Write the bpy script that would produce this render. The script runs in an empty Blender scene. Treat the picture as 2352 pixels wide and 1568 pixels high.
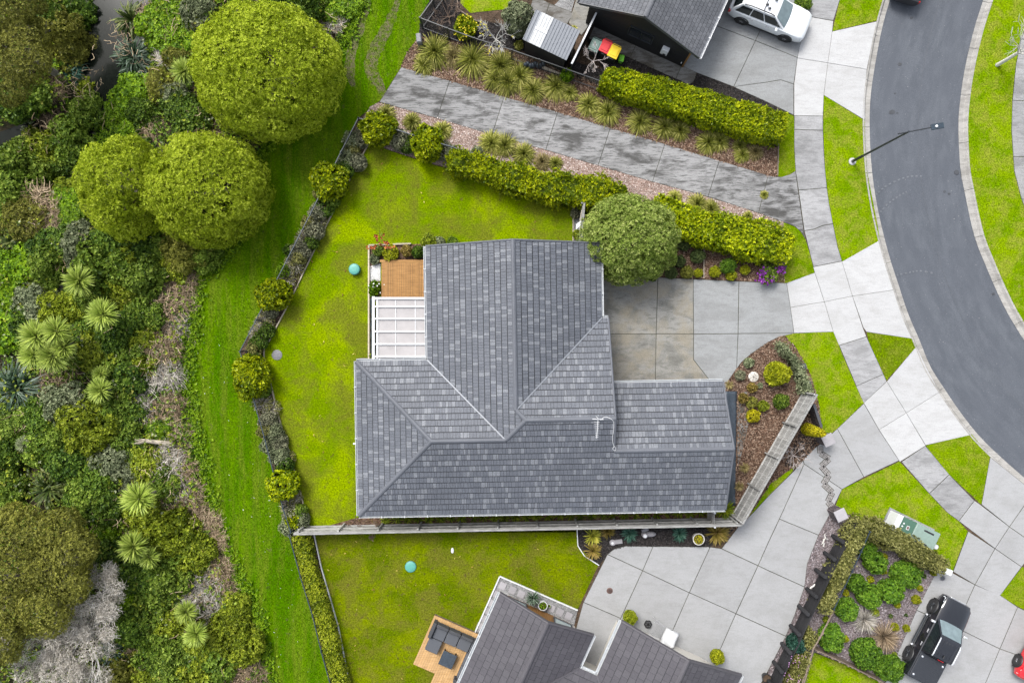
import bpy, bmesh, math, random
import numpy as np
from mathutils import Vector, Matrix

random.seed(7)
RNG = np.random.default_rng(11)
S = bpy.context.scene
C = S.collection
rad = math.radians

# ---------------------------------------------------------------- camera
CAM_H = 41.0
cd = bpy.data.cameras.new('drone_camera')
cam = bpy.data.objects.new('drone_camera', cd)
C.objects.link(cam)
cam.location = (0, 0, CAM_H)
cam.rotation_euler = (0, 0, 0)
cd.lens = 24.0
cd.sensor_width = 36.0
cd.clip_end = 2000
S.camera = cam

# ---------------------------------------------------------------- sky and sun (bright overcast)
SUN_EL, SUN_AZ = 52.0, 32.0       # azimuth measured from +Y towards -X
world = bpy.data.worlds.new('World')
S.world = world
world.use_nodes = True
wn = world.node_tree
wn.nodes.clear()
sky = wn.nodes.new('ShaderNodeTexSky')
sky.sky_type = 'NISHITA'
sky.sun_disc = False
sky.sun_elevation = rad(SUN_EL)
sky.sun_rotation = rad(-SUN_AZ)
sky.dust_density = 4.0
sky.air_density = 1.0
hs = wn.nodes.new('ShaderNodeHueSaturation')
hs.inputs['Saturation'].default_value = 0.42
bg = wn.nodes.new('ShaderNodeBackground')
bg.inputs['Strength'].default_value = 0.135
wo = wn.nodes.new('ShaderNodeOutputWorld')
wn.links.new(sky.outputs[0], hs.inputs['Color'])
wn.links.new(hs.outputs[0], bg.inputs['Color'])
wn.links.new(bg.outputs[0], wo.inputs['Surface'])

sl = bpy.data.lights.new('sun', 'SUN')
sun = bpy.data.objects.new('sun', sl)
C.objects.link(sun)
sl.energy = 1.5
sl.angle = rad(22)
sl.color = (1.0, 0.98, 0.95)
d = Vector((-math.sin(rad(SUN_AZ)) * math.cos(rad(SUN_EL)), math.cos(rad(SUN_AZ)) * math.cos(rad(SUN_EL)), math.sin(rad(SUN_EL))))
sun.rotation_euler = d.to_track_quat('Z', 'Y').to_euler()
sun.location = d * 60

S.view_settings.view_transform = 'Standard'
S.view_settings.look = 'None'
S.view_settings.gamma = 1.0
S.view_settings.exposure = 1.27
S.cycles.use_denoising = True
S.cycles.max_bounces = 5
S.cycles.diffuse_bounces = 3
S.cycles.transparent_max_bounces = 6


# ---------------------------------------------------------------- plan helpers
def W(px, py, z=0.0):
    """survey plan units -> metres at height z"""
    k = (CAM_H - z) / 1568.0
    return Vector(((px - 1176.0) * k, -(py - 784.0) * k, z))


def M(px, z=0.0):
    return px * (CAM_H - z) / 1568.0


def smooth_line(pts, n=6):
    """Catmull-Rom through 2D points"""
    out = []
    P = [pts[0]] + list(pts) + [pts[-1]]
    for i in range(1, len(P) - 2):
        p0, p1, p2, p3 = [np.array(q, float) for q in P[i - 1:i + 3]]
        for k in range(n):
            t = k / n
            out.append(tuple(0.5 * ((2 * p1) + (-p0 + p2) * t + (2 * p0 - 5 * p1 + 4 * p2 - p3) * t * t + (-p0 + 3 * p1 - 3 * p2 + p3) * t ** 3)))
    out.append(tuple(pts[-1]))
    return out


def area2(p):
    return sum(p[i][0] * p[(i + 1) % len(p)][1] - p[(i + 1) % len(p)][0] * p[i][1] for i in range(len(p))) / 2


def inset(p, g):
    """offset a CCW polygon inwards by g"""
    n = len(p)
    out = []
    for i in range(n):
        a, b, c = Vector(p[i - 1][:2]), Vector(p[i][:2]), Vector(p[(i + 1) % n][:2])
        d1, d2 = (b - a).normalized(), (c - b).normalized()
        n1, n2 = Vector((-d1.y, d1.x)), Vector((-d2.y, d2.x))
        bis = n1 + n2
        k = max(0.5, bis.length_squared / 2)
        out.append(tuple(b + bis * (g / k)))
    return out


def in_poly(x, y, poly):
    ins = np.zeros(len(x), bool)
    n = len(poly)
    for i in range(n):
        x1, y1 = poly[i][:2]
        x2, y2 = poly[(i + 1) % n][:2]
        c = ((y1 > y) != (y2 > y))
        with np.errstate(divide='ignore', invalid='ignore'):
            xi = (x2 - x1) * (y - y1) / (y2 - y1 + 1e-12) + x1
        ins ^= c & (x < xi)
    return ins


def sample_poly(poly, n, rng=RNG):
    a = np.array([p[:2] for p in poly], float)
    lo, hi = a.min(0), a.max(0)
    box = np.prod(hi - lo)
    m = int(n * box / max(abs(area2(poly)), 1e-6) * 1.05) + 10
    q = lo + rng.random((m, 2)) * (hi - lo)
    q = q[in_poly(q[:, 0], q[:, 1], [tuple(v) for v in a])]
    return q[:n]


# ---------------------------------------------------------------- objects
OFF = {}


def tag(o, label=None, cat=None, group=None, kind=None):
    if label: o['label'] = label
    if cat: o['category'] = cat
    if group: o['group'] = group
    if kind: o['kind'] = kind
    return o


def thing(name, label, cat, loc=(0, 0, 0), rz=0.0, group=None):
    o = bpy.data.objects.new(name, None)
    C.objects.link(o)
    o.location = loc
    o.rotation_euler = (0, 0, rz)
    o.empty_display_size = 0.2
    OFF[o.name] = Vector(loc) if rz == 0 else Vector((0, 0, 0))
    return tag(o, label, cat, group)


def link(name, me, parent=None):
    o = bpy.data.objects.new(name, me)
    C.objects.link(o)
    if parent is not None:
        o.parent = parent
        OFF[o.name] = OFF.get(parent.name, Vector((0, 0, 0)))
    return o


def dup(root, loc, rz, label=None, scale=None):
    r = root.copy()
    C.objects.link(r)
    r.location = loc
    r.rotation_euler = (0, 0, rz)
    if scale: r.scale = scale
    if label: r['label'] = label
    for ch in list(root.children):
        c = ch.copy(); C.objects.link(c); c.parent = r
        for g in list(ch.children):
            e = g.copy(); C.objects.link(e); e.parent = c
    return r


class MB:
    def __init__(s):
        s.v, s.f, s.m = [], [], []

    def poly(s, pts, mi=0):
        b = len(s.v)
        s.v += [tuple(p) for p in pts]
        s.f.append(tuple(range(b, b + len(pts))))
        s.m.append(mi)
        return s

    def prism(s, pts, z0, z1, mi=0, top=True, bottom=True, ms=None):
        pts = [(p[0], p[1]) for p in pts]
        if area2(pts) < 0: pts = pts[::-1]
        n = len(pts); b = len(s.v)
        s.v += [(x, y, z0) for x, y in pts] + [(x, y, z1) for x, y in pts]
        if top: s.f.append(tuple(range(b + n, b + 2 * n))); s.m.append(mi)
        if bottom: s.f.append(tuple(range(b + n - 1, b - 1, -1))); s.m.append(mi)
        for i in range(n):
            j = (i + 1) % n
            s.f.append((b + i, b + j, b + n + j, b + n + i)); s.m.append(mi if ms is None else ms)
        return s

    def box(s, c, d, rz=0.0, mi=0, rx=0.0, ry=0.0, bev=0.0):
        c = Vector(c); hx, hy, hz = d[0] / 2, d[1] / 2, d[2] / 2
        R = Matrix.Rotation(rz, 3, 'Z') @ Matrix.Rotation(ry, 3, 'Y') @ Matrix.Rotation(rx, 3, 'X')
        b = len(s.v)
        if bev <= 0:
            for z in (-hz, hz):
                for x, y in ((-hx, -hy), (hx, -hy), (hx, hy), (-hx, hy)):
                    s.v.append(tuple(c + R @ Vector((x, y, z))))
            s.f += [(b + 3, b + 2, b + 1, b), (b + 4, b + 5, b + 6, b + 7)] + [(b + i, b + (i + 1) % 4, b + 4 + (i + 1) % 4, b + 4 + i) for i in range(4)]
            s.m += [mi] * 6
        else:
            rings = [(-hz, bev), (-hz + bev, 0), (hz - bev, 0), (hz, bev)]
            for z, i in rings:
                q = [(-hx + i, -hy + i), (hx - i, -hy + i), (hx - i, hy - i), (-hx + i, hy - i)]
                k = bev * .7 if i == 0 else 0
                for (x, y) in ((-hx + i + k, -hy + i), (hx - i - k, -hy + i), (hx - i, -hy + i + k), (hx - i, hy - i - k), (hx - i - k, hy - i), (-hx + i + k, hy - i), (-hx + i, hy - i - k), (-hx + i, -hy + i + k)):
                    s.v.append(tuple(c + R @ Vector((x, y, z))))
            for r in range(3):
                for i in range(8):
                    j = (i + 1) % 8
                    s.f.append((b + r * 8 + i, b + r * 8 + j, b + r * 8 + 8 + j, b + r * 8 + 8 + i)); s.m.append(mi)
            s.f += [tuple(b + i for i in range(7, -1, -1)), tuple(b + 24 + i for i in range(8))]; s.m += [mi, mi]
        return s

    def bar(s, a, bb, w, h, mi=0):
        """rectangular bar between two points, h vertical"""
        a, bb = Vector(a), Vector(bb); dd = bb - a
        rz = math.atan2(dd.y, dd.x); ry = -math.atan2(dd.z, math.hypot(dd.x, dd.y))
        return s.box((a + bb) / 2, (dd.length, w, h), rz, mi, 0, ry)

    def tube(s, path, r, seg=6, mi=0, cap=True):
        path = [Vector(p) for p in path]; n = len(path)
        rr = r if hasattr(r, '__len__') else [r] * n
        b0 = len(s.v)
        for i, p in enumerate(path):
            t = (path[min(i + 1, n - 1)] - path[max(i - 1, 0)]).normalized()
            up = Vector((0, 0, 1)) if abs(t.z) < .9 else Vector((1, 0, 0))
            a = t.cross(up).normalized(); bb = a.cross(t)
            for k in range(seg):
                an = 2 * math.pi * k / seg
                s.v.append(tuple(p + (a * math.cos(an) + bb * math.sin(an)) * rr[i]))
        for i in range(n - 1):
            for k in range(seg):
                j = (k + 1) % seg
                s.f.append((b0 + i * seg + k, b0 + i * seg + j, b0 + (i + 1) * seg + j, b0 + (i + 1) * seg + k)); s.m.append(mi)
        if cap:
            s.f.append(tuple(b0 + k for k in range(seg))); s.m.append(mi)
            s.f.append(tuple(b0 + (n - 1) * seg + k for k in range(seg - 1, -1, -1))); s.m.append(mi)
        return s

    def lathe(s, prof, c=(0, 0, 0), seg=20, mi=0, axis='Z', sx=1.0, sy=1.0):
        c = Vector(c); b0 = len(s.v); n = len(prof)
        for (r, z) in prof:
            for k in range(seg):
                a = 2 * math.pi * k / seg
                p = (r * math.cos(a) * sx, r * math.sin(a) * sy, z)
                if axis == 'Y': p = (p[0], p[2], p[1])
                s.v.append(tuple(c + Vector(p)))
        for i in range(n - 1):
            for k in range(seg):
                j = (k + 1) % seg
                s.f.append((b0 + i * seg + k, b0 + i * seg + j, b0 + (i + 1) * seg + j, b0 + (i + 1) * seg + k)); s.m.append(mi)
        s.f.append(tuple(b0 + k for k in range(seg - 1, -1, -1))); s.m.append(mi)
        s.f.append(tuple(b0 + (n - 1) * seg + k for k in range(seg))); s.m.append(mi)
        return s

    def mesh(s, name, mats, off=Vector((0, 0, 0)), smooth=None):
        me = bpy.data.meshes.new(name)
        me.from_pydata([(v[0] - off[0], v[1] - off[1], v[2] - off[2]) for v in s.v], [], s.f)
        mats = mats if isinstance(mats, (list, tuple)) else [mats]
        for m in mats: me.materials.append(m)
        if len(mats) > 1: me.polygons.foreach_set('material_index', s.m)
        if smooth is not None:
            me.polygons.foreach_set('use_smooth', [True] * len(me.polygons))
            me.set_sharp_from_angle(angle=rad(smooth))
        me.update()
        return me

    def build(s, name, mats, parent=None, smooth=None):
        off = OFF.get(parent.name, Vector((0, 0, 0))) if parent is not None else Vector((0, 0, 0))
        return link(name, s.mesh(name, mats, off, smooth), parent)


def fast_mesh(name, verts, nper, mats, tint=None, mi=None, smooth=False):
    """verts (F*nper,3): separate n-gons, 'tint' float per face"""
    me = bpy.data.meshes.new(name)
    nv = len(verts); nf = nv // nper
    me.vertices.add(nv)
    me.vertices.foreach_set('co', np.ascontiguousarray(verts, np.float32).ravel())
    me.loops.add(nv)
    me.loops.foreach_set('vertex_index', np.arange(nv, dtype=np.int32))
    me.polygons.add(nf)
    me.polygons.foreach_set('loop_start', np.arange(0, nv, nper, dtype=np.int32))
    for m in (mats if isinstance(mats, (list, tuple)) else [mats]): me.materials.append(m)
    if mi is not None: me.polygons.foreach_set('material_index', np.asarray(mi, np.int32))
    if smooth: me.polygons.foreach_set('use_smooth', np.ones(nf, bool))
    if tint is not None:
        at = me.attributes.new('tint', 'FLOAT', 'FACE')
        at.data.foreach_set('value', np.asarray(tint, np.float32))
    me.update(calc_edges=True)
    me.validate()
    return me


# ---------------------------------------------------------------- materials
def mat(name):
    m = bpy.data.materials.new(name)
    m.use_nodes = True
    nt = m.node_tree
    return m, nt, nt.nodes['Principled BSDF']


def nd(nt, t, **kw):
    n = nt.nodes.new(t)
    for k, v in kw.items():
        if hasattr(n, k): setattr(n, k, v)
        else: n.inputs[k].default_value = v
    return n


def rgb(c): return (c[0], c[1], c[2], 1.0)


def ramp(nt, src, stops, interp='LINEAR'):
    r = nt.nodes.new('ShaderNodeValToRGB')
    r.color_ramp.interpolation = interp
    e = r.color_ramp.elements
    while len(e) < len(stops): e.new(0.5)
    for i, (p, c) in enumerate(stops):
        e[i].position = p
        e[i].color = rgb(c) if hasattr(c, '__len__') else (c, c, c, 1)
    nt.links.new(src, r.inputs[0])
    return r.outputs[0]


def pos(nt, scale=(1, 1, 1), rz=0.0):
    g = nd(nt, 'ShaderNodeNewGeometry')
    mp = nd(nt, 'ShaderNodeMapping')
    mp.inputs['Scale'].default_value = scale
    mp.inputs['Rotation'].default_value = (0, 0, rz)
    nt.links.new(g.outputs['Position'], mp.inputs['Vector'])
    return mp.outputs[0]


def noise(nt, vec, scale, detail=4, rough=.6, dist=0.0):
    n = nd(nt, 'ShaderNodeTexNoise', Scale=scale, Detail=detail, Roughness=rough, Distortion=dist)
    nt.links.new(vec, n.inputs['Vector'])
    return n.outputs['Fac']


def mix(nt, fac, a, b, mode='MIX'):
    m = nd(nt, 'ShaderNodeMix', data_type='RGBA', blend_type=mode)
    for i, x in ((0, fac), (6, a), (7, b)):
        if hasattr(x, 'is_linked'): nt.links.new(x, m.inputs[i])
        elif i == 0: m.inputs[0].default_value = x
        else: m.inputs[i].default_value = rgb(x) if hasattr(x, '__len__') else (x, x, x, 1)
    return m.outputs[2]


def bump(nt, p, h, strength=.3, dist=.02):
    b = nd(nt, 'ShaderNodeBump', Strength=strength, Distance=dist)
    nt.links.new(h, b.inputs['Height'])
    nt.links.new(b.outputs[0], p.inputs['Normal'])


def plain(name, c, rough=.6, metal=0.0, spec=.5, var=.12, scale=6.0, coat=0.0):
    m, nt, p = mat(name)
    v = pos(nt)
    n = noise(nt, v, scale, 4)
    col = mix(nt, 1.0, c, ramp(nt, n, [(.3, 1 - var), (.7, 1 + var)]), 'MULTIPLY')
    nt.links.new(col, p.inputs['Base Color'])
    p.inputs['Roughness'].default_value = rough
    p.inputs['Metallic'].default_value = metal
    p.inputs['Specular IOR Level'].default_value = spec
    p.inputs['Coat Weight'].default_value = coat
    p.inputs['Coat Roughness'].default_value = .06
    return m


def leaf(name, dark, mid, light, trans=.28, rough=.5, var=.18, spec=.16):
    """leaves: colour from the per-leaf 'tint' attribute, slight shift for each plant"""
    m, nt, p = mat(name)
    a = nd(nt, 'ShaderNodeAttribute', attribute_name='tint')
    col = ramp(nt, a.outputs['Fac'], [(.05, dark), (.5, mid), (.95, light)])
    oi = nd(nt, 'ShaderNodeObjectInfo')
    col = mix(nt, 1.0, col, ramp(nt, oi.outputs['Random'], [(0, 1 - var), (1, 1 + var)]), 'MULTIPLY')
    nt.links.new(col, p.inputs['Base Color'])
    p.inputs['Roughness'].default_value = rough
    p.inputs['Specular IOR Level'].default_value = spec
    t = nd(nt, 'ShaderNodeBsdfTranslucent')
    nt.links.new(col, t.inputs['Color'])
    ms = nd(nt, 'ShaderNodeMixShader')
    ms.inputs[0].default_value = trans
    nt.links.new(p.outputs[0], ms.inputs[1]); nt.links.new(t.outputs[0], ms.inputs[2])
    nt.links.new(ms.outputs[0], nt.nodes['Material Output'].inputs['Surface'])
    return m


def grass(name, lush, yellow, dull, soil, patch=.35, soil_amt=.62, bias=0.0, stretch=(1, 1, 1), rz=0.0):
    m, nt, p = mat(name)
    v = pos(nt)
    vs = pos(nt, stretch, rz)
    big = noise(nt, vs, patch, 5, .62, .6)
    big2 = noise(nt, pos(nt, stretch, rz + .7), patch * 1.9, 5, .65, .4)
    fine = noise(nt, v, 11, 3, .7)
    tuft = noise(nt, v, 34, 2, .6)
    c = mix(nt, ramp(nt, big, [(.44 + bias, 0), (.58 + bias, 1)]), lush, yellow)
    c = mix(nt, ramp(nt, big2, [(.45, 0), (.60, .88)]), c, dull)
    med = noise(nt, v, 3.4, 6, .7, .5)
    c = mix(nt, ramp(nt, med, [(soil_amt, 0), (soil_amt + .07, .8)]), c, soil)
    c = mix(nt, 1.0, c, ramp(nt, fine, [(.38, .66), (.62, 1.32)]), 'MULTIPLY')
    c = mix(nt, 1.0, c, ramp(nt, tuft, [(.38, .62), (.62, 1.38)]), 'MULTIPLY')
    nt.links.new(c, p.inputs['Base Color'])
    p.inputs['Roughness'].default_value = .85
    p.inputs['Specular IOR Level'].default_value = .0
    h = mix(nt, .5, fine, tuft)
    bump(nt, p, h, .55, .04)
    return m


def concrete(name, base, dark, stain=.5, rz=0.0, brown=None, stretch=3.0, spread=.12, fleck=.5):
    m, nt, p = mat(name)
    v = pos(nt)
    vs = pos(nt, (1, stretch, 1), rz)
    blot = noise(nt, vs, .55, 6, .65, .5)
    streak = noise(nt, pos(nt, (1, stretch * 2.2, 1), rz), 1.6, 7, .72, .3)
    fine = noise(nt, v, 26, 3, .7)
    c = mix(nt, ramp(nt, blot, [(.46, 0), (.62, stain)]), base, dark)
    c = mix(nt, ramp(nt, streak, [(.50, 0), (.62, stain * .9)]), c, dark)
    if brown:
        c = mix(nt, ramp(nt, noise(nt, v, .8, 5, .6, .6), [(.45, 0), (.65, .75)]), c, brown)
    oi = nd(nt, 'ShaderNodeObjectInfo')
    c = mix(nt, 1.0, c, ramp(nt, oi.outputs['Random'], [(0, 1 - spread), (1, 1 + spread)]), 'MULTIPLY')
    c = mix(nt, 1.0, c, ramp(nt, fine, [(.4, 1 - .16 * fleck), (.6, 1 + .16 * fleck)]), 'MULTIPLY')
    nt.links.new(c, p.inputs['Base Color'])
    p.inputs['Roughness'].default_value = .8
    p.inputs['Specular IOR Level'].default_value = .3
    bump(nt, p, fine, .12, .006)
    return m


def chips(name, cols, scale=16.0, rough=.9):
    m, nt, p = mat(name)
    v = pos(nt)
    vo = nd(nt, 'ShaderNodeTexVoronoi', Scale=scale, Randomness=1.0)
    nt.links.new(pos(nt, (1, 1.7, 1), .5), vo.inputs['Vector'])
    sep = nd(nt, 'ShaderNodeSeparateColor')
    nt.links.new(vo.outputs['Color'], sep.inputs[0])
    n = len(cols)
    c = ramp(nt, sep.outputs[0], [(i / (n - 1), cols[i]) for i in range(n)])
    c = mix(nt, 1.0, c, ramp(nt, noise(nt, v, 1.2, 5), [(.3, .65), (.7, 1.3)]), 'MULTIPLY')
    nt.links.new(c, p.inputs['Base Color'])
    p.inputs['Roughness'].default_value = rough
    p.inputs['Specular IOR Level'].default_value = .15
    bump(nt, p, vo.outputs['Distance'], .7, .04)
    return m


def timber(name, c1, c2, rz=0.0, rough=.7, scale=2.0, spread=.15):
    m, nt, p = mat(name)
    gr = noise(nt, pos(nt, (1, 14, 8), rz), scale, 5, .6, .3)
    c = mix(nt, ramp(nt, gr, [(.35, 0), (.68, 1)]), c1, c2)
    oi = nd(nt, 'ShaderNodeObjectInfo')
    c = mix(nt, 1.0, c, ramp(nt, oi.outputs['Random'], [(0, 1 - spread), (1, 1 + spread)]), 'MULTIPLY')
    nt.links.new(c, p.inputs['Base Color'])
    p.inputs['Roughness'].default_value = rough
    p.inputs['Specular IOR Level'].default_value = .3
    bump(nt, p, gr, .2, .005)
    return m


def tile_mat(name, c, rz=0.0, grain=.22, rough=.62):
    m, nt, p = mat(name)
    g = noise(nt, pos(nt, (9, 9, 9)), 2.2, 3, .7)
    big = noise(nt, pos(nt), .45, 4, .6)
    s = noise(nt, pos(nt), 38, 2, .6)
    col = mix(nt, 1.0, c, ramp(nt, g, [(.38, 1 - grain), (.62, 1 + grain)]), 'MULTIPLY')
    col = mix(nt, 1.0, col, ramp(nt, big, [(.3, .9), (.7, 1.1)]), 'MULTIPLY')
    col = mix(nt, 1.0, col, ramp(nt, s, [(.3, .88), (.7, 1.12)]), 'MULTIPLY')
    nt.links.new(col, p.inputs['Base Color'])
    p.inputs['Roughness'].default_value = rough
    p.inputs['Specular IOR Level'].default_value = .4
    bump(nt, p, s, .15, .004)
    return m


def glassy(name, c, rough=.08, alpha=None, trans=0.0):
    m, nt, p = mat(name)
    n = noise(nt, pos(nt), 3, 2)
    nt.links.new(mix(nt, 1.0, c, ramp(nt, n, [(.3, .85), (.7, 1.15)]), 'MULTIPLY'), p.inputs['Base Color'])
    p.inputs['Roughness'].default_value = rough
    p.inputs['Specular IOR Level'].default_value = .6
    p.inputs['Transmission Weight'].default_value = trans
    return m


MT = {}
MT['soil'] = chips('soil', [(.035, .024, .016), (.06, .042, .028), (.09, .06, .04), (.05, .035, .024)], 9)
MT['bush_soil'] = chips('bush_soil', [(.02, .018, .01), (.035, .028, .016), (.05, .038, .022), (.025, .03, .012)], 7)
MT['bark'] = chips('bark', [(.035, .02, .013), (.075, .04, .026), (.12, .07, .045), (.19, .125, .09), (.05, .028, .018)], 15)
MT['bark_dark'] = chips('bark_dark', [(.012, .011, .011), (.022, .019, .018), (.035, .029, .027), (.02, .017, .017)], 15)
MT['gravel_pink'] = chips('gravel_pink', [(.14, .09, .075), (.27, .2, .17), (.36, .3, .27), (.12, .07, .05), (.3, .22, .19)], 20)
MT['gravel_grey'] = chips('gravel_grey', [(.1, .1, .1), (.2, .2, .2), (.3, .3, .3), (.15, .15, .15)], 26)
MT['gravel_white'] = chips('gravel_white', [(.4, .4, .39), (.55, .55, .54), (.65, .65, .64), (.45, .45, .44)], 26)
MT['mulch_purple'] = chips('mulch_purple', [(.06, .05, .05), (.13, .11, .115), (.2, .17, .175), (.09, .06, .055)], 17)
MT['grass_reserve'] = grass('grass_reserve', (.040, .104, .0003), (.068, .138, .0005), (.088, .128, .008), (.070, .074, .024), .34, .595, 0.0, (2.6, .30, 1))
MT['grass_yard'] = grass('grass_yard', (.092, .150, .0004), (.150, .208, .0004), (.098, .112, .010), (.078, .060, .016), .24, .59, .0)
MT['grass_neighbour'] = grass('grass_neighbour', (.066, .100, .0006), (.112, .145, .0008), (.100, .104, .012), (.074, .058, .020), .36, .58)
MT['grass_verge'] = grass('grass_verge', (.088, .160, .0004), (.130, .200, .001), (.160, .185, .020), (.14, .135, .04), .6, .61)
def asphalt():
    m, nt, p = mat('asphalt')
    uv = nd(nt, 'ShaderNodeUVMap')
    mp = nd(nt, 'ShaderNodeMapping'); mp.inputs['Scale'].default_value = (9, .35, 1)
    nt.links.new(uv.outputs[0], mp.inputs[0])
    band = noise(nt, mp.outputs[0], 1.0, 4, .6, .2)
    v = pos(nt)
    c = mix(nt, ramp(nt, band, [(.40, 0), (.62, 1)]), (.062, .069, .081), (.079, .087, .100))
    c = mix(nt, ramp(nt, noise(nt, v, .35, 5, .6, .4), [(.42, .0), (.62, .6)]), c, (.066, .073, .086))
    c = mix(nt, 1.0, c, ramp(nt, noise(nt, v, 30, 2, .7), [(.38, .84), (.62, 1.16)]), 'MULTIPLY')
    c = mix(nt, ramp(nt, noise(nt, v, 14, 1, .5), [(.76, 0), (.78, .8)]), c, (.22, .22, .22))
    nt.links.new(c, p.inputs['Base Color'])
    p.inputs['Roughness'].default_value = .85; p.inputs['Specular IOR Level'].default_value = .25
    return m


MT['asphalt'] = asphalt()
MT['conc_white'] = concrete('conc_white', (.335, .337, .337), (.25, .248, .24), .4, .35, None, 2.2, .05, .5)
MT['conc_path'] = concrete('conc_path', (.235, .236, .238), (.12, .12, .12), .6, 1.3, None, 2.6, .10, .7)
MT['conc_dark'] = concrete('conc_dark', (.205, .205, .205), (.040, .039, .037), .9, .28, None, 3.0, .12, .9)
MT['conc_grey'] = concrete('conc_grey', (.205, .212, .213), (.14, .142, .14), .5, .1, None, 2.0, .05, .7)
MT['conc_brown'] = concrete('conc_brown', (.185, .183, .170), (.085, .084, .074), .7, .2, (.19, .170, .130), 1.6, .10, .9)
MT['conc_new'] = concrete('conc_new', (.245, .248, .25), (.175, .175, .170), .32, .5, None, 1.6, .05, .5)
MT['conc_wet'] = concrete('conc_wet', (.15, .148, .142), (.055, .048, .038), .9, -.4, None, 2.5, .06, .8)
MT['kerb'] = concrete('kerb_concrete', (.27, .262, .245), (.15, .143, .13), .6, 1.2, None, 3.0, .08, .8)
MT['roof_deck'] = plain('roof_shadow_deck', (.018, .019, .022), .9)  # deck painted near-black: gaps between courses read as shadow under tile butts
MT['joint'] = plain('joint_grit', (.042, .042, .030), .95, var=.5, scale=1.5)
MT['tile_dark'] = tile_mat('tile_dark', (.076, .083, .098))
MT['tile_mid'] = tile_mat('tile_mid', (.085, .092, .107))
MT['tile_light'] = tile_mat('tile_light', (.124, .132, .147), 0, .24)
MT['ridge'] = tile_mat('ridge_metal', (.080, .086, .100), 0, .08)
MT['ntile_a'] = tile_mat('brown_tile', (.048, .045, .052), 0, .14)
MT['ntile_b'] = tile_mat('brown_tile_pale', (.055, .052, .059), 0, .14)
MT['ntile_r'] = tile_mat('brown_ridge', (.056, .053, .060), 0, .08)
MT['stile_a'] = tile_mat('shingle_grey', (.075, .079, .088), 0, .2, .8)
MT['stile_b'] = tile_mat('shingle_grey_pale', (.092, .096, .106), 0, .2, .8)
MT['white'] = plain('white_paint', (.50, .51, .52), .45, var=.06)
MT['offwhite'] = plain('cream_paint', (.45, .43, .39), .6, var=.06)
MT['gutter'] = plain('gutter_white', (.42, .44, .455), .4, var=.08)
MT['plaster'] = plain('plaster', (.42, .40, .37), .8)
MT['black_clad'] = timber('black_cladding', (.011, .011, .012), (.018, .018, .019), .43, .6)
MT['black'] = plain('black_paint', (.012, .012, .013), .5)
MT['black_metal'] = plain('black_metal', (.016, .019, .023), .4)
MT['navy_metal'] = plain('navy_metal', (.02, .032, .045), .4)
MT['grey_metal'] = plain('grey_steel', (.16, .172, .19), .45, .2, var=.08)
MT['charcoal'] = plain('charcoal_paint', (.05, .053, .06), .5)
MT['clear_sheet'] = plain('clear_roof_sheet', (.42, .43, .43), .35, var=.12)
MT['poly'] = plain('milky_sheet', (.29, .276, .272), .25, var=.10, scale=1.5)
MT['glass'] = glassy('dark_glass', (.012, .015, .018))
MT['window_pale'] = glassy('pale_glass', (.30, .36, .36), .1)
MT['deck'] = timber('deck_timber', (.20, .098, .026), (.31, .165, .052), math.pi / 2, .6, 1.6, .12)
MT['deck_pale'] = timber('deck_timber_pale', (.31, .185, .075), (.42, .27, .13), -1.1, .6, 1.6, .10)
MT['grey_wood'] = timber('weathered_timber', (.15, .147, .14), (.36, .36, .345), .02, .85, 2.2, .22)
MT['grey_wood2'] = timber('weathered_timber_diagonal', (.15, .148, .14), (.33, .33, .32), 1.05, .85, 2.2, .25)
MT['edge_wood'] = timber('edging_timber', (.28, .24, .18), (.44, .39, .31), 1.1, .8)
MT['brown_wood'] = timber('brown_timber', (.10, .075, .055), (.19, .15, .12), -.45, .8)
MT['black_log'] = timber('black_stained_log', (.012, .012, .013), (.026, .026, .028), .4, .7)
MT['bark_trunk'] = timber('trunk_bark', (.10, .085, .07), (.2, .18, .155), 0, .9)
MT['bark_pale'] = timber('pale_bark', (.38, .37, .34), (.56, .55, .52), 0, .85)
MT['teal'] = plain('teal_plastic', (.065, .25, .205), .5, var=.06)
MT['teal_dark'] = plain('teal_plastic_dark', (.02, .12, .10), .5)
MT['rubber'] = plain('tyre_rubber', (.014, .014, .015), .8)
MT['water'] = glassy('stream_water', (.006, .008, .006), .12)
MT['water'].node_tree.nodes['Principled BSDF'].inputs['Specular IOR Level'].default_value = .08
MT['cushion'] = plain('charcoal_cushion', (.060, .065, .075), .85, var=.08, scale=30)
MT['cushion2'] = plain('charcoal_wicker', (.036, .038, .043), .8, var=.2, scale=40)
MT['tarp'] = plain('black_tarp', (.03, .04, .052), .35, var=.3, scale=9)
MT['terracotta'] = plain('drain_iron', (.10, .055, .045), .7)
MT['cover_grey'] = plain('iron_cover', (.14, .14, .15), .6)
MT['brick'] = chips('brick_skin', [(.05, .045, .05), (.09, .075, .075), (.12, .1, .1)], 9)
MT['paver'] = concrete('paver_stone', (.26, .25, .26), (.2, .19, .2), .4)
MT['bronze'] = plain('bronze_wood', (.2, .1, .03), .6)

# ================================================================ SETTING
def struct(name, mb, m, parent=None, kind='structure', smooth=None):
    o = mb.build(name, m, parent, smooth)
    if parent is None: tag(o, kind=kind)
    return o


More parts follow.
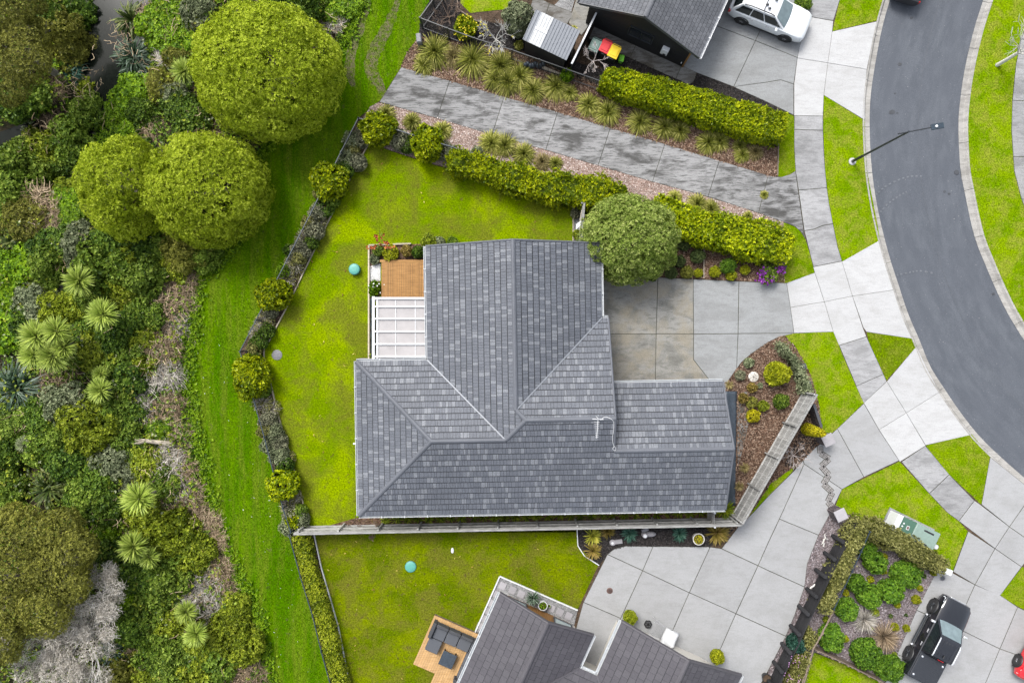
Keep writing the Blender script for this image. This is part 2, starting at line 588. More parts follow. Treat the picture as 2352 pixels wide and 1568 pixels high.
ROAD_L = [(2180, -420), (2120, -220), (2072, -80), (2046, 0), (2029, 60), (2016, 125), (2004, 200), (2000, 250), (2000, 312), (2005, 392), (2016, 467), (2029, 527), (2046, 592), (2064, 647), (2089, 722), (2116, 784), (2139, 841), (2174, 896), (2214, 954), (2264, 1014), (2352, 1094), (2470, 1190), (2650, 1310), (2900, 1430)]
ROAD_R = [(2400, -420), (2335, -220), (2285, -80), (2261, 0), (2244, 52), (2229, 110), (2219, 157), (2211, 207), (2204, 287), (2209, 392), (2214, 417), (2229, 492), (2244, 552), (2266, 607), (2294, 672), (2326, 734), (2380, 815), (2470, 915), (2600, 1020), (2900, 1180)]
rl = [W(*p).to_2d() for p in smooth_line(ROAD_L, 5)]
rr = [W(*p).to_2d() for p in smooth_line(ROAD_R, 5)]


def offset_line(pts, dist):
    out = []
    for i, p in enumerate(pts):
        t = (pts[min(i + 1, len(pts) - 1)] - pts[max(i - 1, 0)]).normalized()
        out.append(p + Vector((t.y, -t.x)) * dist)
    return out


# base sheet to the horizon (below every surface), then the land on either side of the road
struct('ground', MB().poly([(-500, -500, -2.4), (500, -500, -2.4), (500, 500, -2.4), (-500, 500, -2.4)]), MT['grass_reserve'])
out_l = offset_line(rl, -.47)   # travelling down the frame: land on the west
out_r = offset_line(rr, .50)
if out_l[10].x > rl[10].x: out_l = offset_line(rl, .47)
if out_r[10].x < rr[10].x: out_r = offset_line(rr, -.50)

# reserve edge: line between mown grass and bush
BUSH = [(905, -420), (850, -150), (815, 0), (800, 60), (770, 110), (700, 200), (620, 300), (560, 420), (520, 560), (468, 622), (442, 665), (430, 760), (420, 830), (420, 900), (434, 960), (448, 1040), (465, 1130), (490, 1230), (528, 1310), (568, 1390), (590, 1470), (612, 1568), (640, 1720), (690, 2000)]
bl = [W(*p).to_2d() for p in smooth_line(BUSH, 4)]
west = [tuple(p) for p in bl] + [tuple(p) for p in reversed(out_l)]
struct('land', MB().prism(west, -2.45, -.012), MT['soil'])
east = [tuple(p) for p in out_r] + [(80, out_r[-1].y), (80, out_r[0].y)]
struct('land', MB().prism(east, -2.45, -.012), MT['soil'])

# bush floor falling to the stream
STREAM = [W(*p).to_2d() for p in [(270, -120), (225, 20), (222, 90), (240, 150), (238, 200), (222, 250), (200, 300), (120, 335), (40, 345), (-80, 390), (-200, 430)]]


def stream_dist(x, y):
    dm = np.full(np.shape(x), 1e9)
    for a, b in zip(STREAM[:-1], STREAM[1:]):
        ab = b - a
        t = np.clip(((x - a.x) * ab.x + (y - a.y) * ab.y) / ab.length_squared, 0, 1)
        dm = np.minimum(dm, np.hypot(x - (a.x + t * ab.x), y - (a.y + t * ab.y)))
    return dm


def bush_z(x, y):
    dd = stream_dist(x, y)
    t = np.clip((dd - .7) / 4.0, 0, 1)
    return -1.9 + (1.9 - .05) * (t * t * (3 - 2 * t))


gx = np.linspace(-60, -6, 80); gy = np.linspace(-45, 45, 110)
XX, YY = np.meshgrid(gx, gy)
ZZ = bush_z(XX, YY)
mb = MB()
mb.v = list(zip(XX.ravel().tolist(), YY.ravel().tolist(), ZZ.ravel().tolist()))
nx = len(gx)
mb.f = [(j * nx + i, j * nx + i + 1, (j + 1) * nx + i + 1, (j + 1) * nx + i) for j in range(len(gy) - 1) for i in range(nx - 1)]
mb.m = [0] * len(mb.f)
struct('terrain', mb, MT['bush_soil'], smooth=60)
struct('water', MB().poly([(-55, -5, -1.35), (-18, -5, -1.35), (-18, 40, -1.35), (-55, 40, -1.35)]), MT['water'])

# road and kerbs
def resample(line, n):
    L = np.concatenate([[0], np.cumsum([(q - p).length for p, q in zip(line[:-1], line[1:])])])
    t = np.linspace(0, L[-1], n)
    return np.stack([np.interp(t, L, [p.x for p in line]), np.interp(t, L, [p.y for p in line])], 1)


NR = 90
A_r, B_r = resample(rl, NR), resample(rr, NR)
mb = MB()
for i in range(NR):
    for j in range(5):
        q = A_r[i] + (B_r[i] - A_r[i]) * j / 4
        mb.v.append((q[0], q[1], -.12 + .035 * (1 - (j / 2 - 1) ** 2)))
mb.f = [(i * 5 + j, i * 5 + j + 1, i * 5 + j + 6, i * 5 + j + 5)[::-1] for i in range(NR - 1) for j in range(4)]; mb.m = [0] * len(mb.f)
road = struct('road', mb, MT['asphalt'])
if road.data.polygons[0].normal.z < 0: road.data.flip_normals()
uvl = road.data.uv_layers.new(name='UVMap')
for lp in road.data.loops:
    i, j = divmod(lp.vertex_index, 5); uvl.data[lp.index].uv = (j / 4, i * .9)


def road_pt(fx, fy):
    p = W(fx, fy, -.09); return p.x, p.y


MT['oil'] = plain('oil_stain', (.036, .039, .045), .7, var=.25)
MT['scuff'] = plain('tyre_scuff', (.092, .100, .112), .9, var=.3, scale=14)
MT['seam'] = plain('seam_tar', (.058, .064, .075), .8, var=.2)
for (x, y, r) in ((2049, 258, .16), (2067, 148, .11), (2094, 42, .08), (2061, 260, .05), (2169, 440, .07), (2180, 445, .06), (2282, 675, .07), (2056, 215, .05), (2197, 396, .12)):
    c = road_pt(x, y)
    pts = [(c[0] + math.cos(a) * r * random.uniform(.75, 1.2) * 1.3, c[1] + math.sin(a) * r * random.uniform(.75, 1.2)) for a in np.linspace(0, 6.283, 14, endpoint=False)]
    MB().prism(pts, -.13, -.081).build('oil_stain', MT['oil'], road)


def strip(name, pts, w, z, m):
    L_ = [Vector(p) for p in pts]; mb = MB()
    for i, p in enumerate(L_):
        t_ = (L_[min(i + 1, len(L_) - 1)] - L_[max(i - 1, 0)]).normalized(); q = Vector((-t_.y, t_.x)) * w
        mb.v += [(p.x + q.x, p.y + q.y, z), (p.x - q.x, p.y - q.y, z)]
    mb.f = [(2 * i + 1, 2 * i + 3, 2 * i + 2, 2 * i) for i in range(len(L_) - 1)]; mb.m = [0] * len(mb.f)
    o_ = mb.build(name, m, road)
    if o_.data.polygons[0].normal.z < 0: o_.data.flip_normals()


strip('seam', [tuple(A_r[i] + (B_r[i] - A_r[i]) * .53) for i in range(NR)], .018, -.080, MT['seam'])
for arc in ([(2012, 447), (2032, 430), (2062, 414), (2092, 405), (2120, 405)], [(2022, 487), (2042, 466), (2065, 450), (2085, 440)], [(2060, 632), (2088, 626), (2112, 622), (2146, 628)]):
    q = [road_pt(*p) for p in smooth_line(arc, 6)]
    for i in range(0, len(q) - 1, 2): strip('tyre_mark', q[i:i + 2], .05, -.079, MT['scuff'])


def kerb(name, line, out, step):
    root = bpy.data.objects.new(name, None); C.objects.link(root)
    tag(root, kind='structure')
    # arc-length resample
    L = [0.0]
    for a, b in zip(line[:-1], line[1:]): L.append(L[-1] + (b - a).length)
    def at(q, s):
        for i in range(len(L) - 1):
            if L[i + 1] >= s:
                t = (s - L[i]) / max(L[i + 1] - L[i], 1e-9)
                return q[i].lerp(q[i + 1], t)
        return q[-1]
    prof = [(0.0, -.105), (.55, -.125), (.62, -.10), (.80, .012), (1.0, .016)]
    s = 0.0
    while s < L[-1] - .2:
        e = min(s + step, L[-1])
        mb = MB()
        n = 4
        for k in range(n + 1):
            q = s + .012 + (e - s - .024) * k / n
            a, b = at(line, q), at(out, q)
            for (t, z) in prof:
                p = a.lerp(b, t); mb.v.append((p.x, p.y, z))
            for (t, z) in ((1.0, -.2), (0.0, -.2)):
                p = a.lerp(b, t); mb.v.append((p.x, p.y, z))
        w = len(prof) + 2
        for k in range(n):
            for i in range(w):
                j = (i + 1) % w
                mb.f.append((k * w + i, k * w + j, (k + 1) * w + j, (k + 1) * w + i)); mb.m.append(0)
        mb.f += [tuple(range(w)), tuple(range(n * w + w - 1, n * w - 1, -1))]; mb.m += [0, 0]
        mb.build('kerb_segment', MT['kerb'], root)
        s = e
    return root


kerb('kerb', rl, out_l, 2.75)
kerb('kerb', rr, out_r, 2.9)


def sheet(name, pts, z, m, parent=None, kind='structure', sm=0):
    if sm: pts = smooth_line(pts + [pts[0]], sm)[:-1]
    return struct(name, MB().prism([W(*p) for p in pts], -.15, z), m, parent, kind)


# mown reserve strip
res = [tuple(p) for p in bl] + [W(*p).to_2d()[:] for p in [(760, 2000), (770, 1600), (758, 1568), (738, 1496), (718, 1413), (690, 1323), (665, 1228), (650, 1167), (629, 1089), (607, 1004), (590, 940), (560, 830), (551, 807), (588, 735), (660, 595), (715, 487), (783, 349), (823, 271), (872, 232), (922, 153), (962, 80), (968, 40), (1000, -10), (1080, -420)]]
struct('reserve_grass', MB().prism(res, -.15, -.004), MT['grass_reserve'])
# worn wheel ruts at the top of the reserve
MT['mud'] = grass('worn_grass', (.060, .100, .006), (.085, .115, .016), (.095, .100, .040), (.105, .088, .058), .5, .47)
def rut(pts, w):
    L_ = [W(*p).to_2d() for p in smooth_line(pts, 5)]
    n_ = len(L_); ww = [w * (.25 + .75 * math.sin(math.pi * min(1, max(0, (i + .5) / n_)))) * random.uniform(.75, 1.2) for i in range(n_)]
    a_, b_ = [], []
    for i, p in enumerate(L_):
        t_ = (L_[min(i + 1, n_ - 1)] - L_[max(i - 1, 0)]).normalized(); q_ = Vector((-t_.y, t_.x)) * ww[i]
        a_.append(tuple(p + q_)); b_.append(tuple(p - q_))
    struct('worn_track', MB().prism(a_ + b_[::-1], -.15, .0), MT['mud'])
rut([(925, -30), (900, 40), (878, 85), (858, 125), (852, 160), (872, 195), (885, 235)], .42)
rut([(850, -10), (828, 55), (810, 105), (803, 160), (812, 200)], .36)
# lawns
YARD = [(846, 327), (900, 348), (1000, 380), (1100, 405), (1200, 448), (1316, 478), (1316, 560), (1345, 560), (1345, 1222), (712, 1222), (702, 1176), (688, 1121), (663, 1034), (640, 954), (607, 822), (608, 791), (618, 784), (655, 714), (695, 632), (748, 522), (814, 392)]
sheet('lawn', YARD, 0, MT['grass_yard'])
LAWN2 = [(722, 1218), (1325, 1206), (1327, 1252), (1375, 1296), (1327, 1399), (1148, 1322), (1090, 1453), (1000, 1600), (1000, 1720), (840, 1720), (803, 1568), (780, 1450), (760, 1376), (738, 1300)]
sheet('lawn', LAWN2, 0, MT['grass_neighbour'])
VERGES = [[(1929, 0), (1945, -60), (1990, -200), (2140, -330), (2095, -180), (2050, -60), (2030, 0), (2014, 48), (1912, 72)],
          [(1892, 219), (1986, 277), (1987, 330), (1991, 392), (2001, 442), (2015, 512), (2021, 552), (1934, 601), (1924, 567), (1914, 517), (1904, 467), (1895, 392), (1891, 300)],
          [(1785, 249), (1824, 267), (1825, 340), (1827, 393), (1814, 401), (1794, 407), (1784, 404), (1786, 330)],
          [(1770, 500), (1799, 510), (1824, 519), (1839, 532), (1850, 550), (1859, 579), (1868, 613), (1871, 626), (1807, 650), (1760, 648), (1760, 560)],
          [(1819, 766), (1914, 762), (1927, 793), (1936, 816), (1966, 886), (1984, 925), (1923, 984), (1900, 1002), (1886, 981), (1874, 925), (1850, 870), (1800, 800), (1789, 775)],
          [(1934, 1123), (2066, 1059), (2134, 1133), (2175, 1176), (2202, 1196), (2223, 1219), (2188, 1312), (2140, 1300), (2050, 1230), (1985, 1200), (1918, 1165)],
          [(2126, 1023), (2232, 997), (2275, 1049), (2254, 1158), (2180, 1089)],
          [(1991, 763), (2097, 778), (2106, 795), (2036, 873), (2029, 858), (1995, 784)],
          [(2348, 1301), (2296, 1369), (2352, 1399), (2430, 1440), (2460, 1370)],
          [(1764, 1139), (1819, 1084), (1826, 1070), (1800, 1075), (1770, 1110), (1730, 1170), (1712, 1196), (1730, 1178)],
          [(1869, 1497), (1850, 1560), (1840, 1620), (2010, 1640), (2030, 1570), (1940, 1525)],
          [(1170, -60), (1176, 20), (1080, 30), (1050, 0), (1055, -60)],
          [(1855, 34), (1838, 26), (1780, -10), (1790, -60), (1880, -60), (1862, 0)]]
for v in VERGES: sheet('verge_grass', v, -.001, MT['grass_verge'])
sheet('verge_grass', [(2420, -300), (2300, -80), (2282, 0), (2262, 60), (2248, 110), (2238, 157), (2230, 207), (2222, 287), (2227, 392), (2232, 417), (2247, 492), (2262, 552), (2284, 607), (2312, 672), (2344, 734), (2398, 815), (2488, 915), (2700, 1040), (2900, 700), (2900, -300)], -.001, MT['grass_verge'])

# beds
BED_N = [(921, 152), (935, 120), (962, 84), (1000, 88), (1180, 122), (1300, 160), (1385, 200), (1470, 238), (1790, 335), (1787, 404), (1776, 408), (1764, 406), (1652, 372), (1527, 334), (1402, 297), (1281, 260), (1158, 225), (1033, 189), (922, 158)]
BED_N2 = [(868, 236), (1004, 270), (1253, 343), (1498, 416), (1742, 487), (1800, 509), (1795, 600), (1560, 560), (1420, 500), (1330, 480), (1200, 446), (1100, 403), (1000, 378), (900, 346), (846, 325), (826, 285), (850, 245)]
BED_W = [(826, 280), (846, 327), (814, 392), (748, 522), (695, 632), (655, 714), (618, 784), (608, 791), (607, 822), (640, 954), (663, 1034), (688, 1121), (702, 1176), (712, 1222), (722, 1222), (738, 1300), (760, 1376), (780, 1450), (803, 1568), (815, 1620), (765, 1620), (758, 1568), (738, 1496), (718, 1413), (690, 1323), (665, 1228), (650, 1167), (629, 1089), (607, 1004), (590, 940), (556, 810), (590, 738), (662, 597), (718, 487), (786, 349)]
BED_FRONT = [(1500, 560), (1560, 545), (1620, 560), (1800, 600), (1802, 650), (1697, 644), (1592, 639), (1511, 635), (1400, 625), (1380, 560)]
BED_E = [(1673, 872), (1686, 854), (1703, 832), (1726, 812), (1764, 785), (1800, 768), (1830, 800), (1862, 860), (1880, 925), (1888, 985), (1905, 1000), (1872, 1028), (1844, 1057), (1826, 1070), (1770, 1110), (1712, 1196), (1690, 1215), (1630, 1215), (1630, 900)]
BED_S = [(1325, 1208), (1697, 1203), (1697, 1208), (1631, 1256), (1438, 1254), (1412, 1261), (1395, 1274), (1376, 1298), (1327, 1254)]
BED_B = [(1385, 160), (1340, 80), (1352, 88), (1447, 133), (1552, 181), (1581, 195), (1592, 190), (1602, 168), (1685, 201), (1764, 236), (1824, 266), (1790, 255), (1790, 340), (1470, 240), (1385, 205), (1300, 165), (1310, 140)]
BED_BL = [(962, 84), (966, 38), (1000, -20), (1060, -20), (1055, 20), (1080, 45), (1180, 60), (1210, 90), (1205, 118), (1100, 100)]
BED_SE = [(1918, 1166), (1950, 1182), (2050, 1230), (2140, 1300), (2160, 1300), (2150, 1312), (2105, 1402), (2060, 1502), (2030, 1570), (1940, 1524), (1870, 1495), (1840, 1600), (1760, 1600), (1764, 1542), (1805, 1460), (1825, 1412), (1848, 1347), (1849, 1325), (1854, 1294), (1880, 1228), (1908, 1176)]
BED_SN = [(850, 1180), (1690, 1160), (1690, 1214), (720, 1222), (760, 1205)]
for n, p, m in (('garden_bed', BED_N, 'bark'), ('garden_bed', BED_N2, 'gravel_pink'), ('garden_bed', BED_W, 'soil'), ('garden_bed', BED_FRONT, 'bark'), ('garden_bed', BED_E, 'bark'),
                ('garden_bed', BED_S, 'bark_dark'), ('garden_bed', BED_B, 'bark_dark'), ('garden_bed', BED_BL, 'bark_dark'), ('garden_bed', BED_SE, 'mulch_purple'), ('garden_bed', BED_SN, 'bark')):
    sheet(n, p, .004 if m != 'soil' else .002, MT[m])
sheet('garden_bed', [(848, 564), (975, 560), (975, 600), (872, 600), (872, 685), (860, 685), (860, 828), (848, 828)], .012, MT['bark'])
sheet('gravel_strip', [(849, 612), (874, 605), (874, 645), (849, 645)], .018, MT['gravel_white'])
sheet('garden_bed', [(1868, 925), (1886, 982), (1904, 1002), (1872, 1028), (1844, 1057), (1826, 1070), (1800, 1070)], .010, MT['bark_dark'])
GRAVEL_H = [(1148, 1322), (1327, 1400), (1310, 1470), (1250, 1440), (1150, 1370), (1098, 1470), (1080, 1480)]
sheet('gravel_path', GRAVEL_H, .008, MT['gravel_grey'])
sheet('gravel_strip', [(1316, 470), (1345, 460), (1345, 570), (1316, 570)], .006, MT['gravel_grey'])
sheet('gravel_strip', [(1285, 0), (1320, 0), (1306, 50), (1262, 25)], .006, MT['gravel_grey'])


# ---- concrete slabs, each a piece of its paving
def paving(name, slabs, m, base=True, z=.03, gap=.016, grow=.03):
    root = bpy.data.objects.new(name, None); C.objects.link(root)
    tag(root, kind='structure')
    for s in slabs:
        mm = m
        if isinstance(s, dict): mm, s = s['m'], s['p']
        p = [tuple(W(*q).to_2d()) for q in s]
        if area2(p) < 0: p = p[::-1]
        q = inset(p, gap)
        mb = MB(); n = len(q)
        r = inset(q, .012)
        zt = z + random.uniform(-.003, .003)
        mb.v = [(x, y, -.14) for x, y in q] + [(x, y, zt - .010) for x, y in q] + [(x, y, zt) for x, y in r]
        for i in range(n):
            j = (i + 1) % n
            mb.f += [(i, j, n + j, n + i), (n + i, n + j, 2 * n + j, 2 * n + i)]
        mb.f.append(tuple(range(2 * n, 3 * n)))
        mb.m = [0] * len(mb.f)
        mb.build('concrete_slab', MT[mm], root)
        if base:
            b = MB().prism(p, -.14, .016 if z > .02 else z - .014)
            b.build('joint_bed', MT['joint'], root)
    return root


paving('vehicle_crossing', [[(1855, 38), (1914, 49), (1911.5, 73), (1901.5, 145), (1831.5, 134), (1836, 110)],
        [(1911.5, 73), (2015, 49.5), (2002, 105), (1991, 160), (1901.5, 145)],
        [(1831.5, 134), (1901.5, 145), (1895, 195), (1892, 219), (1890, 267), (1824, 266), (1824, 193)],
        [(1901.5, 145), (1991, 160), (1986, 230), (1986, 276), (1892, 219), (1895, 195)]], 'conc_white', z=.012, gap=.008)
paving('footpath', [[(1862, -20), (1937, -20), (1929, 0), (1914, 49), (1855, 38), (1859, 0)],
        [(1824, 266), (1890, 267), (1890, 300), (1824, 298)],
        [(1824, 298), (1890, 300), (1892, 350), (1895, 392), (1899, 432), (1834, 437), (1827, 392), (1824, 340)],
        [(1834, 437), (1899, 432), (1904, 467), (1913, 514), (1890, 518), (1868, 527), (1847, 530), (1840, 480)],
        [(1847, 530), (1868, 527), (1890, 518), (1913, 514), (1924, 567), (1934, 600), (1868, 613), (1859, 579)],
        [(1927, 793), (1990, 773), (1995, 784), (2029, 859), (1966.5, 886.5), (1936.5, 816)],
        [(2070, 1060), (2125, 1023), (2180, 1089), (2134, 1133)],
        [(2134, 1133), (2180, 1089), (2238, 1149), (2202, 1196), (2175, 1176)]], 'conc_path', z=.022)
paving('vehicle_crossing', [[(1868, 613), (1934, 600), (1958, 680), (1893.5, 693), (1871.5, 626)],
        [(1871.5, 626), (1893.5, 693), (1815.5, 706), (1807, 650)],
        [(1815.5, 706), (1893.5, 693), (1914, 762), (1824, 765)],
        [(1893.5, 693), (1958, 680), (1983, 755), (1990, 773), (1927, 793), (1914, 762)],
        [(1934, 601), (2020, 552), (2043, 632), (2053, 666), (1958, 680)],
        [(1958, 680), (2053, 666), (2081, 737), (2097, 778), (1990, 762), (1983, 752)]], 'conc_white', z=.012, gap=.009)
paving('vehicle_crossing', [{'m': 'conc_path', 'p': [(1966.5, 886.5), (2029, 859), (2036.5, 876), (1984, 925)]},
        [(1984, 925), (2037, 876), (2081.5, 948), (2019, 986.5)],
        [(2037, 876), (2105, 795), (2132, 851), (2158, 900), (2081.5, 948)],
        [(2019, 986.5), (2081.5, 948), (2126, 1023), (2067, 1060)],
        [(2081.5, 948), (2158, 900), (2205, 965), (2232, 998), (2126, 1022)]], 'conc_white', z=.012, gap=.008)
paving('driveway', [[(1923, 984), (1984, 926), (2019, 987), (2065, 1057), (1984, 1095)],
        [(1923, 984), (1984, 1095), (1934, 1123), (1847, 1065), (1844, 1055), (1872, 1028), (1905, 1000)],
        [(1847, 1065), (1934, 1123), (1908, 1176), (1880, 1228), (1790, 1191), (1797, 1176)],
        [(1844, 1057), (1847, 1065), (1797, 1176), (1764, 1246), (1741, 1298), (1657, 1259), (1697, 1207), (1730, 1176), (1764, 1139), (1819, 1085)],
        [(1790, 1191), (1880, 1228), (1854, 1294), (1848, 1347), (1764, 1309), (1741, 1298), (1764, 1246)],
        [(1631, 1255), (1657, 1259), (1741, 1298), (1690, 1408), (1583, 1360)],
        [(1500, 1254), (1631, 1255), (1583, 1360), (1476, 1309.5)],
        [(1395, 1272), (1412, 1259), (1438, 1253), (1500, 1254), (1476, 1309.5)],
        [(1395, 1272), (1476, 1309.5), (1425.5, 1419), (1340, 1382)],
        [(1476, 1309.5), (1583, 1360), (1495, 1560), (1385, 1510), (1425.5, 1419)],
        [(1340, 1382), (1425.5, 1419), (1385, 1510), (1355, 1600), (1290, 1560)],
        [(1583, 1360), (1690, 1408), (1610, 1590), (1480, 1595)],
        [(1741, 1298), (1764, 1309), (1848, 1347), (1825, 1412), (1805, 1460), (1690, 1408)],
        [(1690, 1408), (1805, 1460), (1764, 1540), (1730, 1600), (1610, 1590)]], 'conc_new', z=.024)
paving('driveway', [[(2238, 1149), (2254, 1160), (2318, 1209), (2285, 1259), (2202, 1196)],
        [(2318, 1209), (2384, 1255), (2346, 1301), (2285, 1259)],
        [(2274, 1049), (2352, 1111), (2374, 1129), (2318, 1209), (2254, 1158)],
        [(2374, 1129), (2450, 1182), (2384, 1255), (2318, 1209)],
        [(2223.6, 1219), (2285, 1259), (2239, 1342), (2188.6, 1312)],
        [(2285, 1259), (2346, 1301), (2296, 1368), (2239, 1342)],
        [(2152, 1308), (2188, 1315), (2239, 1342), (2195, 1440), (2105, 1400)],
        [(2105, 1400), (2195, 1440), (2150, 1535), (2060, 1502)],
        [(2060, 1502), (2150, 1535), (2118, 1610), (2015, 1610)],
        [(2239, 1342), (2297, 1366), (2337, 1393), (2296, 1489), (2195, 1440)],
        [(2195, 1440), (2296, 1489), (2263, 1568), (2250, 1620), (2118, 1610), (2150, 1535)],
        [(2337, 1393), (2430, 1438), (2420, 1540), (2333, 1502), (2296, 1489)],
        [(2296, 1489), (2333, 1502), (2420, 1540), (2400, 1630), (2250, 1620), (2263, 1568)]], 'conc_new', z=.024)
paving('driveway', [{'m': 'conc_brown', 'p': [(1360, 624), (1511, 637), (1507, 767), (1360, 767)]},
        {'m': 'conc_brown', 'p': [(1511, 637), (1592, 641), (1593, 767), (1507, 767)]},
        [(1592, 641), (1697, 646), (1695, 766), (1593, 767)],
        [(1697, 646), (1807, 650), (1815.5, 706), (1824, 765), (1695, 766)],
        {'m': 'conc_brown', 'p': [(1360, 767), (1507, 767), (1505, 905), (1360, 905)]},
        {'m': 'conc_brown', 'p': [(1507, 767), (1593, 767), (1593, 826), (1655, 905), (1505, 905)]},
        [(1593, 767), (1695, 766), (1692, 846), (1673, 874), (1665, 905), (1655, 905), (1593, 826)],
        [(1695, 766), (1824, 765), (1789, 774), (1764, 786), (1726, 812), (1703, 832), (1692, 846)]], 'conc_grey', z=.024)
up = [(921.7, 155), (1033, 186), (1158, 222.5), (1281, 257.5), (1402, 294), (1527, 331), (1652, 369), (1764, 403)]
lo = [(871.7, 235), (1004, 272.5), (1130.5, 310), (1253.5, 345), (1373.5, 381), (1498.5, 418), (1626, 452), (1742, 489.5)]
paving('footpath', [[up[i], up[i + 1], lo[i + 1], lo[i]] for i in range(7)] + [[(1764, 403), (1776, 406), (1794, 407), (1814, 401), (1827, 393), (1833, 437), (1846, 530), (1850, 550), (1839, 532), (1824, 519.5), (1796.5, 509.5), (1764, 498), (1742, 489.5)]], 'conc_dark', z=.035)
paving('driveway', [[(1560, 150), (1640, 58), (1735, 94), (1685, 200), (1600, 167.5)],
        [(1735, 94), (1831.5, 133), (1823, 194), (1793, 184), (1764, 189), (1685, 200)],
        [(1685, 200), (1764, 189), (1793, 184), (1823, 194), (1823, 265), (1764, 236)],
        [(1620, 50), (1735, 94), (1760, 40), (1790, -40), (1620, -40)],
        [(1735, 94), (1831.5, 133), (1838, 105), (1855, 38), (1862, 0), (1870, -40), (1790, -40), (1760, 40)]], 'conc_grey', z=.02)
paving('side_path', [[(1352, 89), (1368, 52), (1462, 100), (1447, 134)], [(1447, 134), (1462, 100), (1566, 148), (1552, 182)], [(1552, 182), (1566, 148), (1600, 167), (1597, 180), (1591, 190), (1581, 195)]], 'conc_wet', z=.026)
paving('side_path', [[(1326, -10), (1372, -10), (1352, 60), (1336, 82), (1306, 54)]], 'conc_brown', z=.026)
paving('side_path', [[(1226, -10), (1262, 8), (1250, 50), (1214, 32)], [(1262, 8), (1318, 30), (1300, 62), (1250, 50)]], 'conc_wet', z=.022)
paving('footpath', [[(2345, 90), (2420, 105), (2390, 235), (2325, 231), (2333, 150)], [(2325, 231), (2390, 235), (2390, 362), (2327, 360), (2323, 300)], [(2327, 360), (2390, 362), (2412, 458), (2346, 458), (2329, 392)], [(2346, 458), (2412, 458), (2450, 560), (2385, 560)], [(2372, 20), (2440, 30), (2420, 105), (2345, 90)]], 'conc_path', z=.022)
paving('side_path', [[(825, 822), (862, 822), (862, 838), (825, 838)]], 'conc_brown', z=.03)
# stepping pavers beside the lower house
pv = bpy.data.objects.new('stepping_path', None); C.objects.link(pv); tag(pv, kind='structure')
for (x, y) in [(1154, 1345), (1177, 1355), (1197, 1364), (1142, 1365), (1129, 1385), (1120, 1402), (1112, 1420), (1103, 1438), (1286, 1405), (1306, 1414), (1266, 1396)]:
    c = W(x, y, .02); MB().box((c.x, c.y, .022), (.42, .42, .03), -.42, bev=.008).build('paver', MT['paver'], pv)
# saw-tooth paver inlay across the shared driveway
zig = [(1883, 1024), (1884, 1040), (1904, 1053), (1886, 1070), (1903, 1090), (1891, 1111), (1911, 1130), (1901, 1151), (1911, 1164)]
iv = bpy.data.objects.new('paver_inlay', None); C.objects.link(iv); tag(iv, kind='structure')
MT['paver_in'] = concrete('inlay_paver', (.20, .19, .185), (.15, .14, .138), .4, spread=.12)
for a, b in zip(zig[:-1], zig[1:]):
    A, B = W(*a), W(*b)
    MB().bar((A.x, A.y, .0255 + .0004 * zig.index(a)), (B.x, B.y, .0255 + .0004 * zig.index(a)), .37, .010).build('inlay_bed', MT['joint'], iv)
    n = max(2, round((B - A).length / .19)); dd = (B - A) / n; rz = math.atan2(dd.y, dd.x)
    nn = Vector((-dd.y, dd.x, 0)).normalized()
    for i in range(n):
        for k in (-1, 0, 1):
            c = A + dd * (i + .5) + nn * (.105 * k)
            MB().box((c.x, c.y, .034), (dd.length - .025, .088, .014), rz).build('paver', MT['paver_in'], iv)


# timber and steel edgings
def edging(pts, label, m='edge_wood', w=.07, h=.10, z=0.0):
    ps = [W(*p) for p in pts]
    root = thing('garden_edging', label, 'edging', (ps[0].x, ps[0].y, 0))
    for a, b in zip(ps[:-1], ps[1:]):
        u = (b - a).normalized()
        MB().bar((a.x, a.y, z + h / 2 - .02), (b.x - u.x * .012, b.y - u.y * .012, z + h / 2 - .02), w, h + .04).build('edging_board', MT[m], root)


edging([(848, 329), (814, 392), (748, 522), (695, 632), (655, 714), (618, 784), (607, 795), (607, 822)], 'timber edging between the upper lawn and the grey fence-line shrubs', 'edge_wood', .06)
edging([(607, 822), (622, 880), (640, 954), (663, 1034), (688, 1121), (702, 1176), (712, 1215)], 'timber edging down the lower side of the main lawn beside the round shrubs', 'edge_wood', .06)
edging([(722, 1226), (738, 1300), (760, 1376), (778, 1440), (795, 1526), (806, 1580)], 'pale timber edging along the long low hedge by the lower lawn', 'white', .06)
edging([(1098, 1470), (1090, 1453), (1148, 1322), (1327, 1400)], 'white timber edging round the grey gravel stepping path', 'white', .07)
edging([(848, 829), (848, 564), (945, 560)], 'pale timber edging of the planter beside the deck and pergola', 'edge_wood', .09, .16)
edging([(1325, 1212), (1327, 1252), (1342, 1275), (1376, 1297)], 'white edging strip between the lower lawn and black mulch bed', 'white', .05)
edging([(1316, 472), (1316, 556)], 'short edging strip by the timber side gate', 'edge_wood', .05)
edging([(1548, 540), (1580, 548), (1616, 559), (1638, 566)], 'dark timber edging behind the clipped ball shrubs', 'brown_wood', .06)
edging([(1616, 560), (1616, 640)], 'thin pale divider strip between the clipped ball shrubs', 'edge_wood', .04)
edging([(1785, 249), (1787, 330), (1785, 404)], 'dark edging beside the small verge lawn at the path end', 'brown_wood', .05)
edging([(1206, 95), (1215, 62), (1216, 30)], 'timber edging by the bare pale tree and shed', 'brown_wood', .06)
edging([(1050, -10), (1052, 22), (1086, 46), (1120, 58)], 'timber edging round the bed of the yellow fruit bush', 'brown_wood', .06)

